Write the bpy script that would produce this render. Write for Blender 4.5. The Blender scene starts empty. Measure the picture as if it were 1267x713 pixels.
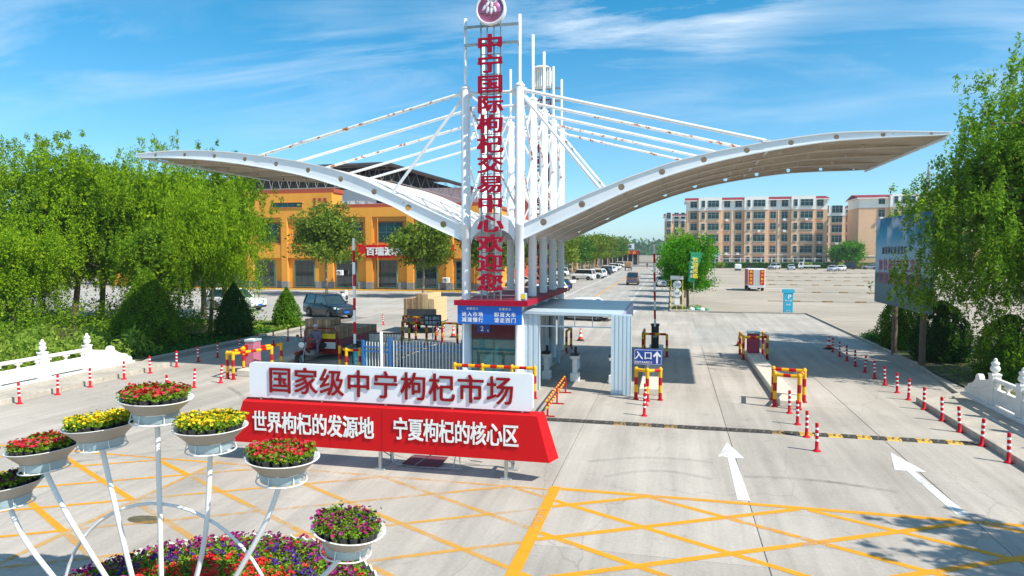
import bpy, bmesh, math, random
import numpy as np
from mathutils import Vector, Matrix
R = math.radians
PI = math.pi
random.seed(7)
C = bpy.context.scene.collection
scn = bpy.context.scene

# ------------------------------------------------------------------ camera
cd = bpy.data.cameras.new("camera")
cam = bpy.data.objects.new("camera", cd)
C.objects.link(cam)
cam.location = (0, 0, 5)
cam.rotation_euler = (R(90 - 3.08), 0, R(13.2))
cd.sensor_width = 36
cd.lens = 845 / 1267 * 36
cd.clip_start = 0.1
cd.clip_end = 20000
scn.camera = cam

# ------------------------------------------------------------------ sky, sun
SUN = Vector((0.87, -0.29, 1.0)).normalized()
SUN_EL = math.asin(SUN.z)
SUN_AZ = math.atan2(SUN.x, SUN.y)          # clockwise from +Y
scn.view_settings.view_transform = 'Standard'
scn.view_settings.look = 'None'
scn.view_settings.exposure = 0.43
scn.view_settings.gamma = 1
w = bpy.data.worlds.new("World")
scn.world = w
w.use_nodes = True
nt = w.node_tree
nt.nodes.clear()


def nd(nt, t, **k):
    n = nt.nodes.new(t)
    for a, b in k.items():
        if a in n.inputs:
            n.inputs[a].default_value = b
        else:
            setattr(n, a, b)
    return n


def lk(nt, a, b):
    nt.links.new(a, b)


sky = nd(nt, 'ShaderNodeTexSky', sky_type='NISHITA', sun_disc=False, sun_elevation=SUN_EL, sun_rotation=SUN_AZ,
         altitude=1100.0, air_density=1.0, dust_density=0.35, ozone_density=2.2)
hsv = nd(nt, 'ShaderNodeMixRGB', blend_type='MULTIPLY')
hsv.inputs[0].default_value = 1
lk(nt, sky.outputs[0], hsv.inputs[1])
tc = nd(nt, 'ShaderNodeTexCoord')
sep = nd(nt, 'ShaderNodeSeparateXYZ')
lk(nt, tc.outputs['Generated'], sep.inputs[0])
tint = nd(nt, 'ShaderNodeValToRGB')          # paler towards the horizon, deeper cyan above, all round
tint.color_ramp.elements[0].color = (1.10, 1.34, 1.42, 1)
tint.color_ramp.elements[1].position = 0.34
tint.color_ramp.elements[1].color = (0.15, 1.24, 1.46, 1)
lk(nt, sep.outputs[2], tint.inputs[0])
lk(nt, tint.outputs[0], hsv.inputs[2])
zz = nd(nt, 'ShaderNodeMath', operation='ADD')
zz.inputs[1].default_value = 0.16
lk(nt, sep.outputs[2], zz.inputs[0])
dv = [nd(nt, 'ShaderNodeMath', operation='DIVIDE') for _ in range(2)]
for i in range(2):
    lk(nt, sep.outputs[i], dv[i].inputs[0])
    lk(nt, zz.outputs[0], dv[i].inputs[1])
cmb = nd(nt, 'ShaderNodeCombineXYZ')
lk(nt, dv[0].outputs[0], cmb.inputs[0])
lk(nt, dv[1].outputs[0], cmb.inputs[1])
mp = nd(nt, 'ShaderNodeMapping')
mp.inputs['Rotation'].default_value = (0, 0, R(-18))
mp.inputs['Scale'].default_value = (0.8, 2.3, 1)
mp.inputs['Location'].default_value = (3.1, 1.15, 0)
lk(nt, cmb.outputs[0], mp.inputs[0])
n1 = nd(nt, 'ShaderNodeTexNoise', Scale=1.0, Detail=11.0, Roughness=0.62, Distortion=0.7)
lk(nt, mp.outputs[0], n1.inputs['Vector'])
n2 = nd(nt, 'ShaderNodeTexNoise', Scale=0.9, Detail=2.0, Roughness=0.5)
lk(nt, cmb.outputs[0], n2.inputs['Vector'])
r1 = nd(nt, 'ShaderNodeMapRange')
r1.inputs[1].default_value = 0.46
r1.inputs[2].default_value = 0.74
lk(nt, n1.outputs[0], r1.inputs[0])
r2 = nd(nt, 'ShaderNodeMapRange')
r2.inputs[1].default_value = 0.37
r2.inputs[2].default_value = 0.52
r2.inputs[3].default_value = 0.15
lk(nt, n2.outputs[0], r2.inputs[0])
mm = nd(nt, 'ShaderNodeMath', operation='MULTIPLY')
lk(nt, r1.outputs[0], mm.inputs[0])
lk(nt, r2.outputs[0], mm.inputs[1])
r3 = nd(nt, 'ShaderNodeMapRange')
r3.inputs[1].default_value = 0.12
r3.inputs[2].default_value = 0.36
lk(nt, sep.outputs[2], r3.inputs[0])
m3 = nd(nt, 'ShaderNodeMath', operation='MULTIPLY')
lk(nt, mm.outputs[0], m3.inputs[0])
lk(nt, r3.outputs[0], m3.inputs[1])
cl = nd(nt, 'ShaderNodeMixRGB', blend_type='MIX')
cl.inputs[2].default_value = (9.6, 10.2, 10.8, 1)
lk(nt, m3.outputs[0], cl.inputs[0])
lk(nt, hsv.outputs[0], cl.inputs[1])
bg = nd(nt, 'ShaderNodeBackground', Strength=0.092)
lk(nt, cl.outputs[0], bg.inputs[0])
wo = nd(nt, 'ShaderNodeOutputWorld')
lk(nt, bg.outputs[0], wo.inputs[0])

ld = bpy.data.lights.new("sun", 'SUN')
ld.energy = 5.0
ld.angle = R(0.53)
ld.color = (1, 0.945, 0.84)
sun = bpy.data.objects.new("sun", ld)
C.objects.link(sun)
sun.location = (30, -10, 40)
sun.rotation_euler = SUN.to_track_quat('Z', 'Y').to_euler()

# ------------------------------------------------------------------ materials
MATS = {}


def mat(name, col, rough=0.6, metal=0.0, var=0.12, scale=3.0, bump=0.0, bscale=40.0, spots=None, spot_t=0.62, spot_s=6.0,
        island=None, trans=0.0, spec=0.5, big=0.0, bigs=0.3, stretch=None, coat=0.0):
    """Procedural Principled material: noise-varied colour, optional second colour in spots, per-island colour variation."""
    m = bpy.data.materials.new(name)
    MATS[name] = m
    m.use_nodes = True
    t = m.node_tree
    t.nodes.clear()
    p = nd(t, 'ShaderNodeBsdfPrincipled', Roughness=rough, Metallic=metal)
    p.inputs['Specular IOR Level'].default_value = spec
    p.inputs['Coat Weight'].default_value = coat
    o = nd(t, 'ShaderNodeOutputMaterial')
    tcn = nd(t, 'ShaderNodeTexCoord')
    src = tcn.outputs['Object']
    if stretch:
        mpn = nd(t, 'ShaderNodeMapping')
        mpn.inputs['Scale'].default_value = stretch
        lk(t, src, mpn.inputs[0])
        src = mpn.outputs[0]
    no = nd(t, 'ShaderNodeTexNoise', Scale=scale, Detail=6.0, Roughness=0.6)
    lk(t, src, no.inputs['Vector'])
    mr = nd(t, 'ShaderNodeMapRange')
    mr.inputs[1].default_value = 0.3
    mr.inputs[2].default_value = 0.7
    mr.inputs[3].default_value = 1 - var
    mr.inputs[4].default_value = 1 + var
    lk(t, no.outputs[0], mr.inputs[0])
    mx = nd(t, 'ShaderNodeVectorMath', operation='SCALE')
    if island:
        gm = nd(t, 'ShaderNodeNewGeometry')
        rp = nd(t, 'ShaderNodeValToRGB')
        cols = [col] + list(island)
        rp.color_ramp.elements[0].color = (*cols[0], 1)
        rp.color_ramp.elements[1].color = (*cols[-1], 1)
        for i, c_ in enumerate(cols[1:-1]):
            e = rp.color_ramp.elements.new((i + 1) / (len(cols) - 1))
            e.color = (*c_, 1)
        lk(t, gm.outputs['Random Per Island'], rp.inputs[0])
        lk(t, rp.outputs[0], mx.inputs[0])
    else:
        mx.inputs[0].default_value = col
    lk(t, mr.outputs[0], mx.inputs['Scale'])
    out = mx.outputs[0]
    if big:
        nb = nd(t, 'ShaderNodeTexNoise', Scale=bigs, Detail=4.0)
        lk(t, tcn.outputs['Object'], nb.inputs['Vector'])
        m2 = nd(t, 'ShaderNodeMapRange')
        m2.inputs[1].default_value = 0.35
        m2.inputs[2].default_value = 0.65
        m2.inputs[3].default_value = 1 - big
        m2.inputs[4].default_value = 1 + big
        lk(t, nb.outputs[0], m2.inputs[0])
        s2 = nd(t, 'ShaderNodeVectorMath', operation='SCALE')
        lk(t, out, s2.inputs[0])
        lk(t, m2.outputs[0], s2.inputs['Scale'])
        out = s2.outputs[0]
    if spots:
        ns = nd(t, 'ShaderNodeTexNoise', Scale=spot_s, Detail=8.0, Roughness=0.65)
        lk(t, src, ns.inputs['Vector'])
        m4 = nd(t, 'ShaderNodeMapRange')
        m4.inputs[1].default_value = spot_t
        m4.inputs[2].default_value = spot_t + 0.05
        lk(t, ns.outputs[0], m4.inputs[0])
        mxx = nd(t, 'ShaderNodeMixRGB')
        mxx.inputs[2].default_value = (*spots, 1)
        lk(t, m4.outputs[0], mxx.inputs[0])
        lk(t, out, mxx.inputs[1])
        out = mxx.outputs[0]
    lk(t, out, p.inputs['Base Color'])
    if bump:
        bn = nd(t, 'ShaderNodeTexNoise', Scale=bscale, Detail=4.0)
        lk(t, src, bn.inputs['Vector'])
        bp = nd(t, 'ShaderNodeBump', Strength=bump, Distance=0.02)
        lk(t, bn.outputs[0], bp.inputs['Height'])
        lk(t, bp.outputs[0], p.inputs['Normal'])
    last = p.outputs[0]
    if trans:
        tr = nd(t, 'ShaderNodeBsdfTranslucent')
        lk(t, out, tr.inputs[0])
        ms = nd(t, 'ShaderNodeMixShader')
        ms.inputs[0].default_value = trans
        lk(t, last, ms.inputs[1])
        lk(t, tr.outputs[0], ms.inputs[2])
        last = ms.outputs[0]
    lk(t, last, o.inputs[0])
    return m


def paint_mat(name, col, wear=0.5, scale=7.0, stretch=(1, 1, 1)):
    """Road paint worn through in places: the worn spots are clear and show the concrete under the sheet."""
    m = mat(name, col, rough=0.6, var=0.1, scale=5)
    t = m.node_tree
    o = [n for n in t.nodes if n.type == 'OUTPUT_MATERIAL'][0]
    p = [n for n in t.nodes if n.type == 'BSDF_PRINCIPLED'][0]
    tcn = [n for n in t.nodes if n.type == 'TEX_COORD'][0]
    mpn = nd(t, 'ShaderNodeMapping')
    mpn.inputs['Scale'].default_value = stretch
    lk(t, tcn.outputs['Object'], mpn.inputs[0])
    a = nd(t, 'ShaderNodeTexNoise', Scale=scale, Detail=10.0, Roughness=0.75)
    b = nd(t, 'ShaderNodeTexNoise', Scale=0.45, Detail=3.0)
    lk(t, mpn.outputs[0], a.inputs['Vector'])
    lk(t, mpn.outputs[0], b.inputs['Vector'])
    ad = nd(t, 'ShaderNodeMath', operation='ADD')
    lk(t, a.outputs[0], ad.inputs[0])
    lk(t, b.outputs[0], ad.inputs[1])
    mr = nd(t, 'ShaderNodeMapRange')
    mr.inputs[1].default_value = 1.16 - wear * 0.28
    mr.inputs[2].default_value = 1.30 - wear * 0.18
    mr.inputs[3].default_value = 0.02 + wear * 0.32
    mr.inputs[4].default_value = 0.9
    lk(t, ad.outputs[0], mr.inputs[0])
    tp = nd(t, 'ShaderNodeBsdfTransparent')
    ms = nd(t, 'ShaderNodeMixShader')
    lk(t, mr.outputs[0], ms.inputs[0])
    lk(t, p.outputs[0], ms.inputs[1])
    lk(t, tp.outputs[0], ms.inputs[2])
    lk(t, ms.outputs[0], o.inputs[0])
    return m


def concrete_mat(name, col, crack=0.0):
    m = mat(name, col, rough=0.85, var=0.07, scale=14, bump=0.25, bscale=90, spec=0.25)
    t = m.node_tree
    p = [n for n in t.nodes if n.type == 'BSDF_PRINCIPLED'][0]
    base = p.inputs['Base Color'].links[0].from_socket
    gm = nd(t, 'ShaderNodeNewGeometry')
    oi = nd(t, 'ShaderNodeObjectInfo')

    def fac(inp, a, b, c_, d_):
        r_ = nd(t, 'ShaderNodeMapRange')
        for i, v in enumerate((a, b, c_, d_)):
            r_.inputs[i + 1].default_value = v
        lk(t, inp, r_.inputs[0])
        return r_.outputs[0]

    def mul(x, y):
        q = nd(t, 'ShaderNodeMath', operation='MULTIPLY')
        lk(t, x, q.inputs[0])
        lk(t, y, q.inputs[1])
        return q.outputs[0]
    # broad tone, streaks along the driving direction, dark blotches
    nb = nd(t, 'ShaderNodeTexNoise', Scale=0.22, Detail=5.0, Roughness=0.6)
    lk(t, gm.outputs['Position'], nb.inputs['Vector'])
    f = fac(nb.outputs[0], 0.3, 0.7, 0.82, 1.12)
    mpn = nd(t, 'ShaderNodeMapping')
    mpn.inputs['Scale'].default_value = (2.3, 0.12, 1)
    lk(t, gm.outputs['Position'], mpn.inputs[0])
    ns = nd(t, 'ShaderNodeTexNoise', Scale=0.8, Detail=5.0, Roughness=0.65)
    lk(t, mpn.outputs[0], ns.inputs['Vector'])
    f = mul(f, fac(ns.outputs[0], 0.38, 0.68, 1.06, 0.80))
    nk = nd(t, 'ShaderNodeTexNoise', Scale=1.3, Detail=9.0, Roughness=0.75, Distortion=0.6)
    lk(t, gm.outputs['Position'], nk.inputs['Vector'])
    f = mul(f, fac(nk.outputs[0], 0.57, 0.72, 1.0, 0.74))
    nf = nd(t, 'ShaderNodeTexNoise', Scale=28.0, Detail=4.0, Roughness=0.7)
    lk(t, gm.outputs['Position'], nf.inputs['Vector'])
    f = mul(f, fac(nf.outputs[0], 0.3, 0.7, 0.90, 1.08))
    f = mul(f, fac(nk.outputs[0], 0.26, 0.38, 1.16, 1.0))
    f = mul(f, fac(oi.outputs['Random'], 0, 1, 0.92, 1.05))
    if crack:
        mp2 = nd(t, 'ShaderNodeMapping')
        mp2.inputs['Scale'].default_value = (0.8, 0.35, 1)
        lk(t, gm.outputs['Position'], mp2.inputs[0])
        dn = nd(t, 'ShaderNodeTexNoise', Scale=1.6, Detail=6.0)
        lk(t, mp2.outputs[0], dn.inputs['Vector'])
        mv = nd(t, 'ShaderNodeVectorMath', operation='ADD')
        sc = nd(t, 'ShaderNodeVectorMath', operation='SCALE')
        sc.inputs['Scale'].default_value = 0.5
        lk(t, dn.outputs['Color'], sc.inputs[0])
        lk(t, sc.outputs[0], mv.inputs[0])
        lk(t, mp2.outputs[0], mv.inputs[1])
        vo = nd(t, 'ShaderNodeTexVoronoi', feature='DISTANCE_TO_EDGE', Scale=0.33)
        lk(t, mv.outputs[0], vo.inputs['Vector'])
        ck = nd(t, 'ShaderNodeTexNoise', Scale=0.35, Detail=2.0)
        lk(t, gm.outputs['Position'], ck.inputs['Vector'])
        cf = nd(t, 'ShaderNodeMath', operation='MAXIMUM')
        lk(t, fac(vo.outputs[0], 0.0, 0.005, 0.80, 1.0), cf.inputs[0])
        lk(t, fac(ck.outputs[0], 0.46, 0.54, 1.0, 0.0), cf.inputs[1])
        f = mul(f, cf.outputs[0])
    s2 = nd(t, 'ShaderNodeVectorMath', operation='SCALE')
    lk(t, base, s2.inputs[0])
    lk(t, f, s2.inputs['Scale'])
    lk(t, s2.outputs[0], p.inputs['Base Color'])
    return m


def glass_mat(name, col, rough=0.03):
    m = mat(name, col, rough=rough, var=0.25, scale=1.2, spec=0.9, coat=0.6)
    return m


concrete_mat('concrete', (0.445, 0.402, 0.352), crack=1)
concrete_mat('concrete_far', (0.41, 0.385, 0.35))
mat('joint', (0.24, 0.215, 0.185), 0.9, big=0.2)
mat('earth', (0.29, 0.24, 0.18), 0.95, var=0.25, scale=0.5, bump=0.4, bscale=8, big=0.2, bigs=0.05)
mat('gravel', (0.37, 0.315, 0.25), 0.95, var=0.14, scale=0.35, bump=0.5, bscale=25, big=0.12, bigs=0.08, stretch=(1, 2.2, 1))
mat('lawn', (0.10, 0.105, 0.04), 0.95, var=0.5, scale=1.8, bump=0.6, bscale=14, big=0.25, bigs=0.4, spots=(0.3, 0.24, 0.16), spot_t=0.58, spot_s=0.9)
mat('kerb', (0.42, 0.38, 0.32), 0.9, var=0.15, scale=6, bump=0.3, big=0.15, bigs=1.0)
paint_mat('yellow_paint', (0.78, 0.335, 0.006), 0.32, 6.0)
paint_mat('yellow_worn', (0.76, 0.38, 0.03), 0.95, 5.0)
paint_mat('tyre_mark', (0.21, 0.20, 0.18), 1.6, 3.0)
paint_mat('white_paint_road', (0.72, 0.72, 0.70), 0.25, 9.0)
mat('white_steel', (0.80, 0.81, 0.82), 0.38, var=0.07, scale=1.5, spots=(0.40, 0.17, 0.07), spot_t=0.675, spot_s=4.0, stretch=(1.6, 1.6, 0.35), big=0.05, bigs=1.2)
mat('rusty_white', (0.80, 0.80, 0.79), 0.45, var=0.04, scale=2, spots=(0.42, 0.13, 0.03), spot_t=0.545, spot_s=3.4)
mat('beam_white', (0.74, 0.78, 0.82), 0.4, var=0.05, scale=1.5, spots=(0.40, 0.40, 0.39), spot_t=0.655, spot_s=3.0)
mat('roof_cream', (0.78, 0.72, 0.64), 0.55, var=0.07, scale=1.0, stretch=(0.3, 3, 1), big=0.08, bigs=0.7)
mat('beam_shaded', (0.60, 0.53, 0.46), 0.55, var=0.08)  # white beam paint darkened: shade of the inner rows put into the colour
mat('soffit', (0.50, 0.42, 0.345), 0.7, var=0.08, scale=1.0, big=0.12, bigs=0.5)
mat('grey_steel', (0.30, 0.33, 0.34), 0.45, 0.6, var=0.15, scale=4)
mat('galvanised', (0.56, 0.57, 0.57), 0.4, 0.7, var=0.15, scale=7)
mat('dark_steel', (0.05, 0.055, 0.06), 0.5, 0.3, var=0.2)
mat('crimson', (0.36, 0.003, 0.028), 0.6, spec=0.2, var=0.1)
mat('maroon', (0.26, 0.02, 0.05), 0.55, var=0.25, scale=2.0, bump=0.2, bscale=12, big=0.2, bigs=0.8)
mat('red', (0.60, 0.006, 0.010), 0.5, spec=0.2, var=0.06, scale=1.2)
mat('deep_red', (0.27, 0.003, 0.008), 0.45, spec=0.25, var=0.05)
mat('orange_red', (0.78, 0.05, 0.012), 0.45, var=0.05)
mat('hoop_red', (0.46, 0.008, 0.010), 0.5, var=0.18, scale=8, spec=0.25)
mat('hoop_yellow', (0.82, 0.42, 0.008), 0.5, spec=0.25, var=0.12, scale=8)
mat('post_red', (0.56, 0.005, 0.018), 0.55, var=0.12, scale=9, spec=0.2)
mat('reflective', (0.85, 0.86, 0.86), 0.35, var=0.04)
mat('white_panel', (0.79, 0.83, 0.88), 0.4, var=0.02, scale=1)
mat('white_plain', (0.82, 0.82, 0.81), 0.45, var=0.03)
mat('corrugated', (0.55, 0.67, 0.74), 0.38, 0.1, var=0.05, scale=1.5, stretch=(6, 6, 0.5))
mat('lavender', (0.34, 0.37, 0.62), 0.5, var=0.06)
mat('sign_blue', (0.005, 0.135, 0.60), 0.4, var=0.04)
mat('navy', (0.012, 0.05, 0.30), 0.4, var=0.06)
mat('dark_navy', (0.012, 0.03, 0.07), 0.4, var=0.1)
mat('cyan', (0.0, 0.48, 0.56), 0.45, var=0.05)
mat('door_teal', (0.01, 0.17, 0.18), 0.5, var=0.05)
mat('info_blue', (0.03, 0.42, 0.65), 0.45, var=0.05)
mat('fence_blue', (0.02, 0.15, 0.45), 0.4, var=0.08)
mat('pink_machine', (0.45, 0.15, 0.22), 0.5, var=0.12, scale=6)
mat('maroon_machine', (0.38, 0.035, 0.09), 0.5, var=0.12, scale=6)
mat('black_box', (0.012, 0.013, 0.015), 0.4, var=0.2)
mat('stone_white', (0.80, 0.77, 0.72), 0.7, var=0.06, scale=5, bump=0.6, bscale=16, big=0.05, bigs=2)
mat('block', (0.62, 0.56, 0.47), 0.85, var=0.12, scale=8, bump=0.3)
mat('rubber_black', (0.035, 0.033, 0.03), 0.85, var=0.3, scale=12, bump=0.3, spots=(0.22, 0.19, 0.15), spot_t=0.60, spot_s=9)
mat('rubber_yellow', (0.70, 0.40, 0.03), 0.7, var=0.2, scale=9, spots=(0.12, 0.10, 0.07), spot_t=0.54, spot_s=9)
mat('rubber_worn', (0.34, 0.20, 0.05), 0.8, var=0.25, scale=9, spots=(0.07, 0.06, 0.05), spot_t=0.52, spot_s=9)
glass_mat('teal_glass', (0.0, 0.13, 0.14))
glass_mat('dark_glass', (0.012, 0.018, 0.022))
glass_mat('maroon_glass', (0.055, 0.012, 0.02), 0.15)  # dark maroon glass for the upper booth panes and the shelter box
mat('window_glass', (0.008, 0.05, 0.056), 0.15, var=0.45, scale=0.3, spec=0.3)
glass_mat('car_glass', (0.01, 0.03, 0.035), 0.05)
mat('orange_wall', (0.80, 0.335, 0.04), 0.8, var=0.05, scale=1.2, bump=0.15, big=0.06, bigs=0.2)
mat('orange_dark', (0.62, 0.25, 0.035), 0.8, var=0.05)
mat('brick_red', (0.35, 0.075, 0.035), 0.8, var=0.1)
mat('grey_tile', (0.25, 0.24, 0.23), 0.8, var=0.2, scale=2)
mat('apt_tan', (0.70, 0.44, 0.27), 0.85, var=0.06, scale=0.4, bump=0.1)
mat('apt_tan_light', (0.76, 0.50, 0.32), 0.85, var=0.06, scale=0.4)
mat('apt_white', (0.84, 0.81, 0.76), 0.85, var=0.05, scale=0.4)
mat('apt_red', (0.42, 0.20, 0.13), 0.7, var=0.1)
mat('apt_roof', (0.24, 0.022, 0.03), 0.8, spec=0.2, var=0.12, scale=0.8, stretch=(3, 1, 1))
mat('frame_grey', (0.34, 0.40, 0.40), 0.5, var=0.05)
mat('frame_white', (0.7, 0.7, 0.68), 0.5, var=0.04)
mat('coral', (0.70, 0.16, 0.12), 0.8, var=0.06)
mat('truck_side', (0.52, 0.10, 0.045), 0.6, var=0.15)
mat('roof_dark', (0.09, 0.085, 0.08), 0.6, var=0.2)
mat('roof_blue', (0.07, 0.17, 0.27), 0.35, 0.2, var=0.25, scale=0.4)
mat('truss_grey', (0.33, 0.31, 0.29), 0.6, var=0.1)
mat('bark', (0.17, 0.12, 0.085), 0.9, var=0.25, scale=6, bump=0.8, bscale=14, stretch=(3, 3, 0.6))
mat('bark_grey', (0.27, 0.22, 0.17), 0.9, var=0.25, scale=6, bump=0.6, bscale=14, stretch=(3, 3, 0.6))
LEAF = dict(rough=0.75, var=0.18, scale=0.6, spec=0.12)
mat('willow_leaf', (0.10, 0.22, 0.005), island=((0.22, 0.38, 0.010), (0.40, 0.56, 0.02)), trans=0.44, **LEAF)
mat('willow_mid', (0.10, 0.22, 0.02), island=((0.20, 0.36, 0.03), (0.36, 0.52, 0.06)), trans=0.44, **LEAF)
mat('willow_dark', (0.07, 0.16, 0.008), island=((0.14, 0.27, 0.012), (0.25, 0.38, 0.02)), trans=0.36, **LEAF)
mat('locust_leaf', (0.08, 0.21, 0.012), island=((0.18, 0.35, 0.02), (0.33, 0.49, 0.04)), trans=0.44, **LEAF)
mat('street_leaf', (0.09, 0.16, 0.012), island=((0.15, 0.235, 0.02), (0.24, 0.31, 0.04)), trans=0.36, **LEAF)
mat('round_leaf', (0.04, 0.19, 0.006), island=((0.08, 0.29, 0.008), (0.14, 0.38, 0.012)), trans=0.4, **LEAF)
mat('cypress_leaf', (0.02, 0.075, 0.012), island=((0.035, 0.115, 0.018), (0.06, 0.16, 0.02)), trans=0.22, **LEAF)
mat('juniper_leaf', (0.06, 0.17, 0.008), island=((0.11, 0.25, 0.01), (0.17, 0.32, 0.015)), trans=0.32, **LEAF)
mat('grass_leaf', (0.12, 0.22, 0.02), island=((0.22, 0.34, 0.04), (0.34, 0.45, 0.07)), trans=0.35, **LEAF)
mat('shrub_leaf', (0.12, 0.20, 0.02), island=((0.25, 0.36, 0.05), (0.35, 0.45, 0.08)), trans=0.3, **LEAF)
mat('hedge_leaf', (0.03, 0.12, 0.015), island=((0.06, 0.19, 0.02),), trans=0.2, **LEAF)
mat('petunia_leaf', (0.11, 0.21, 0.015), island=((0.19, 0.33, 0.025), (0.28, 0.42, 0.04)), trans=0.3, **LEAF)
FL = dict(rough=0.6, var=0.1, scale=4, trans=0.25)
mat('petal_red', (0.46, 0.004, 0.010), island=((0.70, 0.010, 0.02), (0.62, 0.02, 0.11)), **FL)
mat('petal_scarlet', (0.72, 0.008, 0.008), island=((0.82, 0.03, 0.02),), **FL)
mat('petal_pink', (0.70, 0.05, 0.20), island=((0.55, 0.02, 0.10),), **FL)
mat('petal_yellow', (0.88, 0.55, 0.0), island=((0.9, 0.72, 0.02),), **FL)
mat('petal_magenta', (0.20, 0.004, 0.14), island=((0.36, 0.012, 0.24), (0.30, 0.006, 0.06)), **FL)
mat('petal_violet', (0.045, 0.006, 0.16), island=((0.09, 0.012, 0.25),), **FL)
mat('petal_dark', (0.10, 0.005, 0.05), island=((0.18, 0.01, 0.08),), **FL)
mat('pot_black', (0.018, 0.020, 0.021), 0.35, var=0.3, scale=20, bump=0.5, bscale=30)
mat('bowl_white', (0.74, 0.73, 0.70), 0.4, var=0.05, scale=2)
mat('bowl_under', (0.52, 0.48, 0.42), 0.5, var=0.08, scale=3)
mat('steel_blue', (0.40, 0.52, 0.56), 0.5, 0.2, var=0.08, scale=3)
mat('soil', (0.06, 0.04, 0.028), 0.95, var=0.3, scale=8, bump=0.5)
mat('cardboard', (0.33, 0.20, 0.11), 0.8, var=0.12, scale=3, big=0.1, bigs=2)
mat('cardboard_pale', (0.62, 0.45, 0.24), 0.8, var=0.12, scale=3)
mat('tape', (0.55, 0.42, 0.27), 0.5, var=0.1)
mat('tyre', (0.02, 0.02, 0.021), 0.8, var=0.2)
mat('rim', (0.45, 0.46, 0.47), 0.3, 0.8, var=0.1)
CP = dict(rough=0.3, var=0.04, coat=0.35, metal=0.0)
mat('paint_white', (0.80, 0.80, 0.80), **CP)
mat('paint_slate', (0.010, 0.026, 0.045), **CP)
mat('paint_brown', (0.14, 0.095, 0.08), **CP)
mat('paint_silver', (0.45, 0.47, 0.5), **CP)
mat('paint_black', (0.015, 0.015, 0.018), **CP)
mat('paint_red', (0.24, 0.008, 0.012), **CP)
mat('paint_green', (0.01, 0.18, 0.08), **CP)
mat('plate_blue', (0.01, 0.12, 0.65), 0.4)
mat('lamp_clear', (0.75, 0.78, 0.8), 0.1, var=0.05)
mat('lamp_red', (0.5, 0.01, 0.01), 0.2, var=0.05)
mat('skin', (0.50, 0.28, 0.19), 0.6, var=0.05)
mat('grey_violet_cloth', (0.17, 0.15, 0.23), 0.9, var=0.2, scale=12, bump=0.4)
mat('dark_cloth', (0.03, 0.03, 0.04), 0.9, var=0.2)
mat('helmet_grey', (0.55, 0.57, 0.6), 0.25, var=0.05)
mat('emblem_pink', (0.42, 0.13, 0.27), 0.3, 0.5, var=0.3, scale=1.2)
mat('emblem_white', (0.8, 0.78, 0.8), 0.3, 0.2, var=0.08)
mat('banner_green', (0.01, 0.27, 0.12), 0.7, var=0.08)
mat('yellow', (0.9, 0.65, 0.02), 0.5, var=0.05)
mat('rock', (0.27, 0.23, 0.20), 0.95, var=0.3, scale=0.004, bump=0.5, bscale=0.02, big=0.2, bigs=0.01)
mat('mat_maroon', (0.16, 0.03, 0.05), 0.8, var=0.2)
mat('poster_grey', (0.28, 0.36, 0.42), 0.6, var=0.1, scale=0.5)
mat('faded_text', (0.42, 0.10, 0.16), 0.6, var=0.3)
mat('green_rubbish', (0.03, 0.30, 0.15), 0.6, var=0.3)
mat('stain', (0.11, 0.095, 0.05), 0.8, var=0.4, scale=6)


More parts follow.
